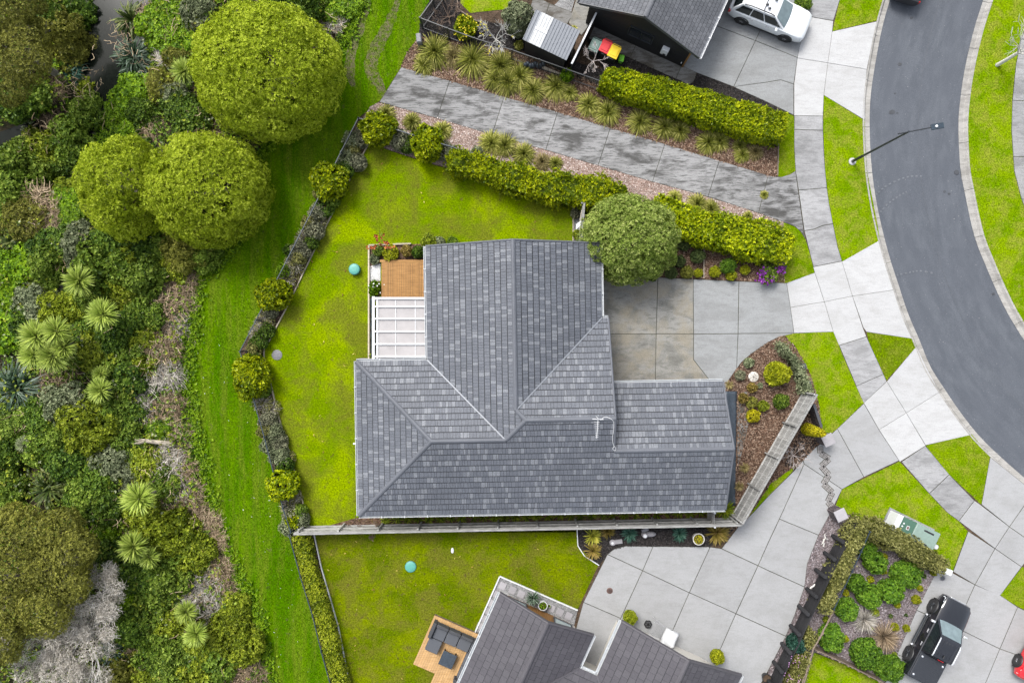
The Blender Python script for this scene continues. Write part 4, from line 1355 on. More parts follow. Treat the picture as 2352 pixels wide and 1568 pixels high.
# lower deck
dr = [W(998, 1412, .3), W(1120, 1470, .3), W(1070, 1600, .3), W(985, 1585, .3), W(996, 1551, .3), W(947, 1528, .3)]
LD = thing('timber_deck', 'pale timber deck with the charcoal corner sofa beside the lower house', 'deck', (dr[5].x, dr[5].y, 0))
du = (dr[5] - dr[0]).normalized(); dv = Vector((-du.y, du.x, 0))
if dv.x < 0: dv = -dv
poly = [((p - dr[0]).dot(dv), (p - dr[0]).dot(du)) for p in dr]
if area2(poly) < 0: poly = poly[::-1]
conv = [[poly[0]] + poly[1:]]
base = dr[0]
def deck_clip(rect, quad):
    c = rect
    for i in range(len(quad)):
        c = clip(c, quad[i], quad[(i + 1) % len(quad)])
        if len(c) < 3: return []
    return c
qa = [(0, 0), (3.6, 0), (3.6, 3.18), (0, 3.18)]
qb = [(1.42, 3.18), (3.6, 3.18), (3.6, 5.2), (1.42, 5.2)]
x = 0.0
while x < 3.6:
    for qd in (qa, qb):
        c = deck_clip([(x + .005, -1), (x + .135, -1), (x + .135, 6), (x + .005, 6)], qd)
        if c:
            mb = MB().prism([tuple((base + dv * p[0] + du * p[1]).to_2d()) for p in c], .27, .30 + random.uniform(-.001, .001))
            mb.build('deck_board', MT['deck_pale'], LD)
    x += .14
for qd in (qa, qb): MB().prism([tuple((base + dv * p[0] + du * p[1]).to_2d()) for p in inset(qd if area2(qd) > 0 else qd[::-1], .03)], 0, .262).build('deck_frame', MT['brown_wood'], LD)


def dl(x_, y_, z_=0.0):
    p = base + dv * x_ + du * y_
    return Vector((p.x, p.y, z_))


rzd = math.atan2(dv.y, dv.x)
SO = thing('corner_sofa', 'charcoal modular corner sofa on the pale timber deck', 'sofa', tuple(dl(.3, .4, .3)))
def sofa_box(name, x_, y_, w_, d_, z0, z1, m, bev=.035, par=None):
    c = dl(x_, y_, (z0 + z1) / 2)
    return MB().box(tuple(c), (w_, d_, z1 - z0), rzd, 0, bev=bev).build(name, MT[m], par or SO, smooth=40)
for i in range(4):
    sofa_box('seat_cushion', .72 + i * .78, .70, .74, .76, .52, .74, 'cushion')
    sofa_box('back_cushion', .72 + i * .78, .24, .74, .18, .52, 1.0, 'cushion2')
    sofa_box('base', .72 + i * .78, .68, .77, .84, .32, .52, 'cushion2', .02)
sofa_box('armrest', .22, .64, .2, .94, .32, .95, 'cushion2')
sofa_box('chaise_cushion', .66, 1.52, .78, .80, .52, .72, 'cushion')
sofa_box('base', .66, 1.52, .80, .82, .32, .52, 'cushion2', .02)
for i in range(2):
    sofa_box('seat_cushion', 3.05, 1.5 + i * .8, .80, .76, .52, .74, 'cushion')
    sofa_box('base', 3.05, 1.5 + i * .8, .82, .79, .32, .52, 'cushion2', .02)
sofa_box('armrest', 2.98, 2.86, .9, .2, .32, .92, 'cushion2')
TB = thing('coffee_table', 'square dark glass-topped coffee table on the pale deck', 'table', tuple(dl(1.75, 1.95, .3)))
sofa_box('table_top', 1.75, 1.95, .86, .86, .64, .70, 'tarp', .015, TB)
for sx in (-1, 1):
    for sy in (-1, 1): sofa_box('leg', 1.75 + sx * .34, 1.95 + sy * .34, .09, .09, .30, .64, 'black', .01, TB)
sofa_box('shelf', 1.75, 1.95, .66, .66, .40, .44, 'black', .01, TB)


# ================================================================ FENCES
def rail_fence(pts, label, h=1.2, m='black_metal', gap=.11, post=2.2, group=None, z0=0.0, thing_name='metal_fence'):
    """tubular fence; points on the top rail"""
    P = [W(*p, h) for p in pts]
    root = thing(thing_name, label, 'fence', (P[0].x, P[0].y, 0), 0, group)
    for a, b in zip(P[:-1], P[1:]):
        L = (b - a).length; u = (b - a) / L; rz = math.atan2(u.y, u.x)
        MB().bar((a.x, a.y, h), (b.x, b.y, h), .045, .045).build('rail', MT[m], root)
        MB().bar((a.x, a.y, .12), (b.x, b.y, .12), .04, .04).build('rail', MT[m], root)
        n = max(1, round(L / post))
        for i in range(n + 1):
            if i == n and b is not P[-1]: continue
            p = a + u * (L * i / n)
            MB().box((p.x, p.y, h / 2 + .04), (.065, .065, h + .08), rz).build('post', MT[m], root)
        mb = MB(); k = gap
        while k < L:
            p = a + u * k
            mb.box((p.x, p.y, h / 2 + .05), (.018, .018, h - .15), rz); k += gap
        o = mb.build('balusters', MT[m], root); tag(o, kind='stuff')
    return root


rail_fence([(1012, -25), (994, 0), (964, 41), (1027, 65), (1090, 88), (1176, 115), (1301, 159), (1384, 188)], 'black tubular railing above the tussock bed, turning up beside the reserve', 1.35)
rail_fence([(823, 271), (783, 349), (715, 487), (660, 595), (588, 735), (551, 807)], 'dark tubular railing along the reserve, upper run past the grey shrubs', 1.2, 'navy_metal')
rail_fence([(551, 807), (588, 937), (607, 1004), (629, 1089), (650, 1167), (668, 1222)], 'dark tubular railing along the reserve, lower run to the timber fence', 1.1, 'navy_metal')
rail_fence([(823, 271), (908, 297), (948, 310), (1040, 338), (1120, 362)], 'dark tubular railing half hidden behind the hedge by the footpath', 1.2, 'navy_metal')
rail_fence([(664, 1228), (690, 1324), (718, 1414), (738, 1496), (758, 1568), (780, 1650)], 'navy railing beside the long low clipped hedge', 1.0, 'navy_metal')
rail_fence([(1998, 1220), (1978, 1266), (1957, 1312), (1915, 1399)], 'slim navy railing through the garden of round green shrubs', 1.5, 'navy_metal', .4, 2.5)


def paling_fence(a, b, h, label, m, inward, name='paling_fence', pw=.15, post_side=1, rails=3):
    """timber fence a->b (top points), rails and posts on the inward side"""
    A_, B_ = W(*a, h), W(*b, h)
    root = thing(name, label, 'fence', (A_.x, A_.y, 0))
    L = (B_ - A_).length; u = (B_ - A_) / L; rz = math.atan2(u.y, u.x)
    nrm = Vector((-u.y, u.x, 0))
    if nrm.dot(Vector(inward)) < 0: nrm = -nrm
    n = round(L / pw)
    meshes = [MB().box((0, 0, 0), (pw - .008, .022, h - .03 + .02 * k)).mesh('paling', MT[m]) for k in range(3)]
    for i in range(n):
        p = A_ + u * (L * (i + .5) / n)
        o = link('paling', meshes[i % 3], root)
        o.location = (p.x - A_.x, p.y - A_.y, h / 2 - .03 + random.uniform(-.008, .008))
        o.rotation_euler = (0, 0, rz)
    for k in range(rails):
        z = .22 + (h - .42) * k / (rails - 1)
        p, q = A_ + nrm * .05, B_ + nrm * .05
        MB().bar((p.x, p.y, z), (q.x, q.y, z), .07, .05).build('rail', MT[m], root)
    MB().bar((A_.x, A_.y, h + .0), (B_.x, B_.y, h + .0), .11, .035).build('capping', MT[m], root)
    np_ = round(L / 2.35)
    for i in range(np_ + 1):
        p = A_ + u * (L * (.01 + .98 * i / np_)) + nrm * .125
        MB().box((p.x, p.y, h / 2 - .02), (.09, .09, h + .02), rz).build('post', MT[m], root)
    return root


paling_fence((674, 1226), (1704, 1206), 1.62, 'long weathered grey timber fence between the two lawns', 'grey_wood', (0, 1, 0))
paling_fence((1705, 1204), (1877, 905), 1.95, 'weathered grey timber fence running diagonally past the bark garden', 'grey_wood2', (-1, .5, 0))
paling_fence((1342, 465), (1336, 556), 1.6, 'short grey timber side fence tucked beside the big garden tree', 'grey_wood2', (-1, 0, 0))
q = W(1640, 1192, 1.4)
GT = thing('timber_gate', 'narrow weathered gate between house corner and grey fence', 'gate', (q.x, q.y, 0))
for i in range(6):
    MB().box((q.x, W(0, 1176, 1.4).y - .13 * i - .06, .75), (.025, .12, 1.45)).build('paling', MT['grey_wood'], GT)
for z in (.3, 1.2): MB().box((q.x - .035, W(0, 1176, 1.4).y - .39, z), (.04, .78, .07)).build('rail', MT['grey_wood'], GT)
for dy in (0, -.82): MB().box((q.x, W(0, 1176, 1.4).y + dy, .8), (.09, .09, 1.62)).build('post', MT['white'], GT)

# black log retaining wall
LG = [(1945, 1186), (1905, 1255), (1872, 1325), (1838, 1395), (1808, 1460), (1775, 1530), (1755, 1575)]
lg = [W(*p) for p in LG]
RW = thing('retaining_wall', 'black stained retaining wall with round log posts below the olive hedge', 'retaining wall', (lg[0].x, lg[0].y, 0))
for a, b in zip(lg[:-1], lg[1:]):
    u = (b - a).normalized(); nn = Vector((-u.y, u.x, 0))
    if nn.x < 0: nn = -nn
    for k in range(6):
        p, q = a + nn * (.16), b + nn * (.16)
        e = u * .004
        MB().bar((p.x + e.x, p.y + e.y, .11 + .2 * k), (q.x - e.x, q.y - e.y, .11 + .2 * k), .05, .19).build('wall_board', MT['black_log'], RW)
posts = [(1908, 1228), (1889, 1267), (1869, 1306), (1849, 1350), (1830, 1389), (1811, 1434), (1791, 1475), (1772, 1517), (1756, 1555)]
for (x, y) in posts:
    p = W(x, y)
    MB().lathe([(.125, 0), (.125, 1.28), (.11, 1.31)], (p.x + .12, p.y - .04, 0), 14).build('log_post', MT['black_log'], RW, smooth=40)
# brown timber boundary behind the round shrubs
bw = [W(*p, .9) for p in [(1869, 1490), (1935, 1520), (2030, 1568)]]
BW = thing('boundary_board', 'brown timber board wall below the garden of round shrubs', 'wall', (bw[0].x, bw[0].y, 0))
for a, b in zip(bw[:-1], bw[1:]):
    for k in range(5):
        MB().bar((a.x, a.y, .09 + .18 * k), (b.x, b.y, .09 + .18 * k), .05, .17).build('board', MT['brown_wood'], BW)
    for i in range(4):
        p = a.lerp(b, (i + .5) / 4); MB().box((p.x + .04, p.y - .06, .46), (.09, .09, .95), -.45).build('post', MT['brown_wood'], BW)
mb = MB()
vine = [W(*p, 1.35) for p in smooth_line([(1915, 1399), (1893, 1445), (1869, 1489), (1856, 1530), (1843, 1572)], 5)]
for s_ in range(3): mb.tube([(p.x + random.uniform(-.04, .04), p.y + random.uniform(-.04, .04), p.z + random.uniform(-.05, .05)) for p in vine], .03, 5)
VR = thing('vine_rail', 'brown vine-wrapped rail at the lower end of the olive hedge', 'rail', (vine[0].x, vine[0].y, 0))
mb.build('twisted_vine', MT['brown_wood'], VR)
for p in (vine[0], vine[10], vine[-1]): MB().box((p.x, p.y, .66), (.06, .06, 1.36)).build('post', MT['navy_metal'], VR)

# low brick wall, pillars by the shared driveway
def bricks(root, a, b, h, th, m='brick', bl=.23, bh=.085):
    a, b = Vector(a), Vector(b); L = (b - a).length; u = (b - a) / L; rz = math.atan2(u.y, u.x)
    me = MB().box((0, 0, 0), (bl - .012, th, bh - .012)).mesh('brick', MT[m])
    half = MB().box((0, 0, 0), (bl / 2 - .012, th, bh - .012)).mesh('brick', MT[m])
    r = 0; z = bh / 2
    off = OFF[root.name]
    while z < h:
        x = 0.0; first = r % 2
        while x < L - .05:
            w = bl / 2 if (first or L - x < bl) else bl
            if first: first = 0
            w = min(w, L - x)
            o = link('brick', half if w < bl * .75 else me, root)
            p = a + u * (x + w / 2)
            o.location = (p.x - off.x, p.y - off.y, z); o.rotation_euler = (0, 0, rz)
            x += w
        z += bh; r += 1


a, b = W(1869, 928, .9), W(1886, 980, .9)
BWl = thing('brick_wall', 'low dark brick garden wall beside the yellow conifer', 'wall', (a.x, a.y, 0))
bricks(BWl, (a.x, a.y, 0), (b.x, b.y, 0), .9, .11)
MB().bar((a.x, a.y, .93), (b.x, b.y, .93), .15, .05).build('coping', MT['charcoal'], BWl)
MB().bar((a.x, a.y, .45), (b.x, b.y, .45), .08, .88).build('wall_core', MT['joint'], BWl)
def pillar(x, y, label, h=1.0):
    c = W(x, y, h)
    root = thing('brick_pillar', label, 'pillar', (c.x, c.y, 0))
    s_ = .25
    for k, (p, q) in enumerate((((-s_, -s_), (s_, -s_)), ((s_, -s_), (s_, s_)), ((s_, s_), (-s_, s_)), ((-s_, s_), (-s_, -s_)))):
        ro = lambda v: Vector((c.x + v[0] * .9 - v[1] * .43, c.y + v[0] * .43 + v[1] * .9, 0))
        bricks(root, ro(p), ro(q), h, .1)
    MB().box((c.x, c.y, h / 2), (.44, .44, h - .02), .446).build('pillar_core', MT['joint'], root)
    MB().box((c.x, c.y, h + .035), (.66, .66, .07), .446, bev=.01).build('cap_stone', MT['paver'], root)
pillar(1902, 1010, 'short brick pillar with flat cap beside the yellow conifer')
pillar(1931, 1182, 'short brick pillar with flat cap at the head of the black log wall')

# ================================================================ VEHICLES
MT['silver'] = plain('silver_paint', (.62, .64, .66), .28, .0, .5, .03, coat=.6)
MT['ute_black'] = plain('black_car_paint', (.009, .010, .013), .18, .0, .5, .04, coat=.7)
MT['red_paint'] = plain('red_car_paint', (.45, .008, .014), .25, .0, .5, .04, coat=.7)
MT['dark_paint'] = plain('dark_car_paint', (.02, .02, .022), .3, .0, .5, .04, coat=.5)
MT['screen'] = glassy('windscreen', (.12, .16, .17), .05)
MT['car_glass'] = glassy('car_side_glass', (.010, .014, .015), .05)
MT['chrome'] = plain('chrome', (.75, .76, .78), .15, .7, .5, .02)
MT['alloy'] = plain('alloy', (.42, .42, .44), .3, .6, .5, .05)
MT['red_lens'] = plain('red_lens', (.35, .01, .012), .15)
MT['lamp_lens'] = plain('lamp_lens', (.55, .58, .6), .1)
MT['plate'] = plain('checker_plate', (.026, .029, .035), .5, .2, .5, .35, 55)


def wheel(root, x, y, r, side, rim='alloy', spokes=5, w=.22):
    y1 = y + side * w / 2
    root_t = MB().lathe([(r * .60, -w / 2), (r * .92, -w / 2), (r, -w * .36), (r, w * .36), (r * .92, w / 2), (r * .62, w / 2), (r * .58, w * .3)], (x, y, r), 28, axis='Y')
    wh = link('wheel', root_t.mesh('wheel', MT['rubber'], smooth=35), root)
    link('hub', MB().lathe([(r * .57, -.02), (r * .57, .015), (r * .14, .03), (r * .05, .035)], (x, y + side * w * .22, r), 20, axis='Y').mesh('hub', MT['black_metal'] if rim != 'black_metal' else MT['black']), wh)
    mb = MB()
    for k in range(spokes):
        a = 2 * math.pi * k / spokes + .3
        for da in (-.16, .16):
            p = (x + math.cos(a + da * .3) * r * .1, y1 - side * .015, r + math.sin(a + da * .3) * r * .1)
            q = (x + math.cos(a + da) * r * .60, y1 - side * .025, r + math.sin(a + da) * r * .60)
            mb.tube([p, q], .022, 4)
    mb.lathe([(r * .62, -.012), (r * .62, .012), (r * .56, .012), (r * .56, -.012)], (x, y1 - side * .02, r), 24, axis='Y')
    link('rim', mb.mesh('rim', MT[rim]), wh)
    # wheel arch lip
    return wh


def arch(root, x, y, r, side):
    mb = MB()
    path = [(x + math.cos(a) * (r + .07), y, r + math.sin(a) * (r + .07)) for a in np.linspace(-.25, math.pi + .25, 15)]
    mb.tube(path, .05, 6)
    link('wheel_arch', mb.mesh('wheel_arch', MT['black'], smooth=60), root)
    pts = [(x + math.cos(a) * (r + .05), r + math.sin(a) * (r + .05)) for a in np.linspace(0, 2 * math.pi, 24, endpoint=False)]
    mb = MB(); n = len(pts)
    mb.v = [(p[0], y + side * .004, p[1]) for p in pts]
    mb.f = [tuple(range(n)) if side < 0 else tuple(range(n - 1, -1, -1))]; mb.m = [0]
    link('wheel_well', mb.mesh('wheel_well', MT['black']), root)


def loft(sec):
    """sec: (x, half width, z bottom, z top, crown)"""
    mb = MB(); rows = []
    for (x, w, zb, zt, cr) in sec:
        half = [(0, zb), (w * .82, zb), (w * .97, zb + .10), (w, zb + (zt - zb) * .45), (w * .985, zb + (zt - zb) * .72), (w * .95, zt - .05), (w * .86, zt), (w * .45, zt + cr * .8), (0, zt + cr)]
        row = [(x, y, z) for y, z in half] + [(x, -y, z) for y, z in reversed(half[1:-1])]
        rows.append(len(mb.v)); mb.v += row
    n = len(row)
    for a, b in zip(rows[:-1], rows[1:]):
        for i in range(n):
            j = (i + 1) % n
            mb.f.append((a + i, a + j, b + j, b + i))
    mb.f += [tuple(range(rows[0] + n - 1, rows[0] - 1, -1)), tuple(range(rows[-1], rows[-1] + n))]
    mb.m = [0] * len(mb.f)
    return mb


def cabin(root, paint, xb0, xr0, xr1, xb1, wb, wr, zb, zr, split=(.52,), screen='screen', pillars=.05):
    """greenhouse: windscreen base/top, roof rear/base rear"""
    B = [Vector((xb0, wb * .92, zb)), Vector((xb0, -wb * .92, zb)), Vector((xb1, -wb * .95, zb)), Vector((xb1, wb * .95, zb))]
    T = [Vector((xr0, wr, zr - .03)), Vector((xr0, -wr, zr - .03)), Vector((xr1, -wr, zr - .03)), Vector((xr1, wr, zr - .03))]
    # body with a gently crowned roof
    mb = MB(); nx_, ny_ = 7, 7
    for i in range(nx_):
        for j in range(ny_):
            s_, v_ = i / (nx_ - 1), j / (ny_ - 1)
            p = T[0].lerp(T[3], s_).lerp(T[1].lerp(T[2], s_), v_)
            bulge = (1 - (2 * s_ - 1) ** 4) * (1 - (2 * v_ - 1) ** 4)
            p = p + Vector((0, 0, .07 * bulge))
            mb.v.append(tuple(p))
    for i in range(nx_ - 1):
        for j in range(ny_ - 1):
            a = i * ny_ + j
            mb.f.append((a + 1, a, a + ny_, a + ny_ + 1))
    ring = [0 * ny_ + j for j in range(ny_)] + [i * ny_ + ny_ - 1 for i in range(1, nx_)] + [(nx_ - 1) * ny_ + j for j in range(ny_ - 2, -1, -1)] + [i * ny_ for i in range(nx_ - 2, 0, -1)]
    k0 = len(mb.v)
    for idx in ring:
        i, j = divmod(idx, ny_)
        s_, v_ = i / (nx_ - 1), j / (ny_ - 1)
        p = B[0].lerp(B[3], s_).lerp(B[1].lerp(B[2], s_), v_)
        bow = .10 * (1 - (2 * v_ - 1) ** 2) * (1 if i == 0 else (-.4 if i == nx_ - 1 else 0))
        p = p + Vector((bow, 0, 0))
        mb.v.append(tuple(p))
    n = len(ring)
    for a in range(n):
        b = (a + 1) % n
        mb.f.append((ring[a], ring[b], k0 + b, k0 + a))
    mb.m = [0] * len(mb.f)
    cb = link('cabin', mb.mesh('cabin', paint, smooth=38), root)
    def quad(p00, p10, p11, p01, u0, u1, v0, v1, off, name, m, nseg=6, bow=0.0):
        mb = MB()
        for i in range(nseg + 1):
            u = u0 + (u1 - u0) * i / nseg
            for v in (v0, v1):
                q = p00.lerp(p10, u).lerp(p01.lerp(p11, u), v)
                q = q + Vector((bow * (1 - (2 * u - 1) ** 2) * (1 - v), 0, 0))
                mb.v.append(tuple(q + off))
        mb.f = [(2 * i, 2 * i + 2, 2 * i + 3, 2 * i + 1) for i in range(nseg)]; mb.m = [0] * nseg
        return link(name, mb.mesh(name, m), cb)
    quad(B[0], B[1], T[1], T[0], .05, .95, .05, .93, Vector((.02, 0, .018)), 'windscreen', MT[screen], 6, .10)
    quad(B[2], B[3], T[3], T[2], .07, .93, .12, .9, Vector((-.014, 0, .014)), 'rear_window', MT['car_glass'], 6, -.04)
    for sgn in (1, -1):
        b0, b1, t0, t1 = (B[0], B[3], T[0], T[3]) if sgn > 0 else (B[1], B[2], T[1], T[2])
        cuts = [0.03] + list(split) + [.96]
        for a, b in zip(cuts[:-1], cuts[1:]):
            quad(b0, b1, t1, t0, a + .012, b - .012, .10, .86, Vector((0, sgn * .018, .005)), 'side_window', MT['car_glass'], 2)
    return cb


def car_common(root, paint, L, wd, r, xf, xre, rim, zh, lights=True):
    for x in (xf, xre):
        for s_ in (1, -1):
            arch(root, x, s_ * (wd - .012), r, s_)
            wheel(root, x, s_ * (wd - .10), r, s_, rim)
    for s_ in (1, -1):
        if lights:
            mb = MB(); x0 = L / 2
            mb.v = [(x0 - .10, s_ * .46, zh - .09), (x0 - .22, s_ * (wd - .10), zh - .06), (x0 - .50, s_ * (wd - .045), zh + .02), (x0 - .30, s_ * .55, zh + .03), (x0 - .06, s_ * .46, zh - .20), (x0 - .20, s_ * (wd - .06), zh - .18)]
            mb.f = [(0, 1, 2, 3), (4, 5, 1, 0)] if s_ < 0 else [(3, 2, 1, 0), (0, 1, 5, 4)]; mb.m = [0, 0]
            o = link('headlight', mb.mesh('headlight', MT['lamp_lens']), root)
            o.modifiers.new('thickness', 'SOLIDIFY').thickness = .03
        o = link('tail_light', MB().box((-L / 2 + .10, s_ * (wd - .13), zh - .02), (.16, .14, .26), bev=.03).mesh('tail_light', MT['red_lens']), root)


# --- silver wagon
wc = W(1764, 37, .35)
WG = thing('station_wagon', 'silver-white station wagon with black roof rails parked by the black house', 'car', (wc.x, wc.y, .02), -rad(22))
link('body', loft([(2.40, .62, .34, .66, .02), (2.32, .80, .26, .80, .03), (2.05, .89, .24, .90, .05), (1.5, .915, .24, .97, .05), (.95, .92, .25, 1.01, .04), (0, .92, .25, 1.02, .02), (-1.2, .92, .26, 1.03, .02), (-1.9, .91, .28, 1.03, .02), (-2.25, .87, .32, 1.0, .02), (-2.38, .78, .42, .92, .01)]).mesh('body', MT['silver'], smooth=45), WG)
cabin(WG, MT['silver'], 1.02, .22, -1.80, -2.24, .88, .62, 1.0, 1.60, (.36, .66))
car_common(WG, None, 4.80, .92, .34, 1.40, -1.35, 'alloy', .80)
for s_ in (1, -1):
    link('roof_rail', MB().tube([(.15, s_ * .60, 1.62), (-.1, s_ * .60, 1.68), (-1.3, s_ * .60, 1.68), (-1.7, s_ * .60, 1.62)], .032, 6).mesh('roof_rail', MT['black']), WG)
    link('mirror', MB().box((.62, s_ * 1.0, 1.06), (.13, .2, .14), bev=.035).mesh('mirror', MT['silver']), WG)
    for x in (.25, -.75): link('door_handle', MB().box((x - .15, s_ * .925, .88), (.2, .03, .045)).mesh('door_handle', MT['chrome']), WG)
    link('sill_trim', MB().box((.05, s_ * .905, .30), (2.0, .05, .10)).mesh('sill_trim', MT['black']), WG)
for x, y in ((-.1, .25), (-.5, -.2), (-1.0, .3), (-.3, -.35)): link('rack_mount', MB().box((x, y, 1.70), (.16, .09, .07), .4).mesh('rack_mount', MT['black']), WG)
link('crossbar', MB().tube([(-.55, -.58, 1.70), (-.55, .58, 1.70)], .022, 6).mesh('crossbar', MT['black']), WG)
link('front_bumper', MB().box((2.36, 0, .36), (.12, 1.3, .14), bev=.03).mesh('front_bumper', MT['black']), WG)

# --- black utility truck
uc = W(2144, 1460, .4)
UT = thing('utility_truck', 'black double-cab utility truck with ribbed tray cover on the concrete drive', 'pickup truck', (uc.x, uc.y, .025), rad(62.6))
link('body', loft([(2.56, .66, .50, .82, .02), (2.50, .80, .40, .98, .03), (2.25, .90, .38, 1.07, .05), (1.7, .925, .40, 1.12, .06), (1.05, .93, .40, 1.16, .05), (0, .93, .42, 1.17, .02), (-.92, .93, .42, 1.17, .02), (-1.0, .93, .44, 1.17, .0), (-2.55, .92, .50, 1.17, .0), (-2.66, .89, .55, 1.12, .0)]).mesh('body', MT['ute_black'], smooth=45), UT)
cabin(UT, MT['ute_black'], 1.12, .38, -.88, -1.02, .89, .66, 1.14, 1.78, (.52,))
car_common(UT, None, 5.2, .93, .40, 1.58, -1.58, 'black_metal', .98)
link('tray_cover', MB().box((-1.83, 0, 1.195), (1.52, 1.66, .05), bev=.015).mesh('tray_cover', MT['plate']), UT)
for i in range(13): link('cover_rib', MB().box((-1.16 - i * .112, 0, 1.226), (.03, 1.58, .014)).mesh('cover_rib', MT['plate']), UT)
for x, y in ((-1.25, .66), (-2.4, .66), (-1.25, -.66)): link('cover_latch', MB().lathe([(.06, 0), (.06, .018), (.03, .03)], (x, y, 1.225), 10).mesh('cover_latch', MT['chrome']), UT)
for s_ in (1, -1):
    link('roof_rail', MB().tube([(.28, s_ * .63, 1.80), (.1, s_ * .64, 1.84), (-.75, s_ * .64, 1.84), (-.86, s_ * .63, 1.79)], .035, 6).mesh('roof_rail', MT['chrome']), UT)
    link('mirror', MB().box((.86, s_ * 1.04, 1.22), (.14, .24, .19), bev=.04).mesh('mirror', MT['chrome']), UT)
    for x in (.22, -.62): link('door_handle', MB().box((x, s_ * .935, 1.03), (.24, .035, .05)).mesh('door_handle', MT['chrome']), UT)
    sb = link('side_step', MB().tube([(.95, s_ * .98, .42), (-.95, s_ * .98, .42)], .07, 8).mesh('side_step', MT['black_metal']), UT)
    for x in (.98, -.98): link('step_end', MB().tube([(x - .05, s_ * .98, .42), (x + .05, s_ * .98, .42)], .073, 8).mesh('step_end', MT['chrome']), sb)
link('grille', MB().box((2.56, 0, .78), (.06, 1.0, .24), bev=.02).mesh('grille', MT['chrome']), UT)
for i in range(5): link('roof_groove', MB().box((-.25, -.36 + i * .18, 1.812), (.9, .03, .012)).mesh('roof_groove', MT['ute_black']), UT)
link('aerial_fin', MB().box((-.66, .02, 1.86), (.18, .05, .06), bev=.015).mesh('aerial_fin', MT['black']), UT)
link('brake_light', MB().box((-.95, 0, 1.74), (.03, .36, .04)).mesh('brake_light', MT['red_lens']), UT)


def hatch(name, label, paint, loc, rz):
    r_ = thing(name, label, 'car', loc, rz)
    link('body', loft([(2.05, .60, .34, .66, .02), (1.98, .78, .27, .80, .03), (1.75, .85, .25, .90, .05), (1.2, .875, .25, .97, .05), (.75, .88, .25, 1.0, .04), (0, .88, .25, 1.01, .02), (-1.3, .88, .27, 1.01, .02), (-1.85, .85, .30, .99, .02), (-2.05, .76, .40, .92, .01)]).mesh('body', MT[paint], smooth=45), r_)
    cabin(r_, MT[paint], .85, .12, -1.45, -1.92, .84, .60, .98, 1.48, (.45, .8))
    car_common(r_, None, 4.1, .88, .32, 1.22, -1.28, 'alloy', .80)
    for s_ in (1, -1): link('mirror', MB().box((.5, s_ * .95, 1.03), (.12, .18, .13), bev=.03).mesh('mirror', MT[paint]), r_)
    return r_


hd = Vector((-.46, -.888))                    # heading on the plan, y up
fw = W(2334, 1514, .32)                       # front wheel nearest the camera
side = Vector((-hd.y, hd.x))                  # left of the heading
ctr = fw.to_2d() - hd * 1.22 + side * .90
hatch('hatchback_car', 'red hatchback with one wheel and headlight showing at the frame edge', 'red_paint', (ctr.x, ctr.y, .025), math.atan2(hd.y, hd.x))
dc = W(2079, 3, .6)
th = math.atan2(1.0, .33)
hatch('hatchback_car', 'dark car on the asphalt, only its rear edge in view', 'dark_paint', (dc.x + math.cos(th) * 2.1, dc.y + math.sin(th) * 2.1, -.12), th)

# ================================================================ STREET AND GARDEN OBJECTS
# street lamp
lb = W(1957.5, 371, 0); lt_ = W(2087, 284, 5.75); lt_.x, lt_.y = lb.x, lb.y
# the mast leans with perspective only: keep it plumb
LP = thing('street_lamp', 'tall black street lamp with flat head reaching over the road', 'street lamp', (lb.x, lb.y, 0))
MB().lathe([(.22, 0), (.22, .03), (.14, .05)], (lb.x, lb.y, 0), 14).build('concrete_footing', MT['conc_white'], LP)
MB().lathe([(.085, .02), (.085, 1.2), (.065, 1.25), (.05, 5.7), (.05, 5.85)], (lb.x, lb.y, 0), 12).build('pole', MT['black_metal'], LP, smooth=40)
am = Vector((.985, .172, 0))
top = Vector((lb.x, lb.y, 5.8))
MB().tube([top - am * .50 + Vector((0, 0, -.06)), top + am * 1.15 + Vector((0, 0, .08))], .032, 8).build('arm', MT['black_metal'], LP)
hp = top + am * 1.45 + Vector((0, 0, .11))
MB().box(tuple(hp), (.66, .30, .08), math.atan2(am.y, am.x), bev=.02).build('lamp_head', MT['navy_metal'], LP)
MB().lathe([(.07, 0), (.07, .05), (.05, .07)], tuple(hp + am * -.08 + Vector((0, 0, .04))), 12).build('sensor', MT['white'], LP)

# transformer cabinet
tp = [W(2066, 1180, .9), W(2160, 1226, .9), W(2143, 1264, .9), W(2047, 1214, .9)]
tc = sum(tp, Vector()) / 4; tu = (tp[1] - tp[0]); tz = math.atan2(tu.y, tu.x)
TR = thing('transformer_cabinet', 'green steel utility cabinet with white end on the grass', 'utility cabinet', (tc.x, tc.y, 0))
MT['util_green'] = plain('cabinet_green', (.045, .10, .070), .45, var=.08)
MT['util_green2'] = plain('cabinet_lid_green', (.16, .22, .19), .4, var=.08)
ux_ = Vector((math.cos(tz), math.sin(tz), 0)); uy_ = Vector((-ux_.y, ux_.x, 0))
tl = tu.length
MB().box((tc.x, tc.y, .03), (tl + .3, 1.28, .06), tz).build('concrete_pad', MT['conc_path'], TR)
MB().box(tuple(tc * 1 - ux_ * tl * .28 + Vector((0, 0, -.44))), (tl * .44, 1.0, .86), tz, bev=.02).build('body', MT['util_green'], TR)
MB().box(tuple(tc + ux_ * tl * .22 + Vector((0, 0, -.40))), (tl * .56, 1.06, .92), tz, bev=.03).build('lid', MT['util_green2'], TR)
MB().box(tuple(tc - ux_ * tl * .455 + Vector((0, 0, -.40))), (tl * .12, 1.03, .93), tz, bev=.02).build('end_panel', MT['white'], TR)
MB().box(tuple(tc + ux_ * tl * .25 + uy_ * .30 + Vector((0, 0, .065))), (.62, .10, .012), tz).build('vent_slot', MT['black'], TR)
MB().box(tuple(tc + ux_ * tl * .2 - uy_ * .44 + Vector((0, 0, .065))), (.66, .07, .012), tz).build('vent_slot', MT['black'], TR)
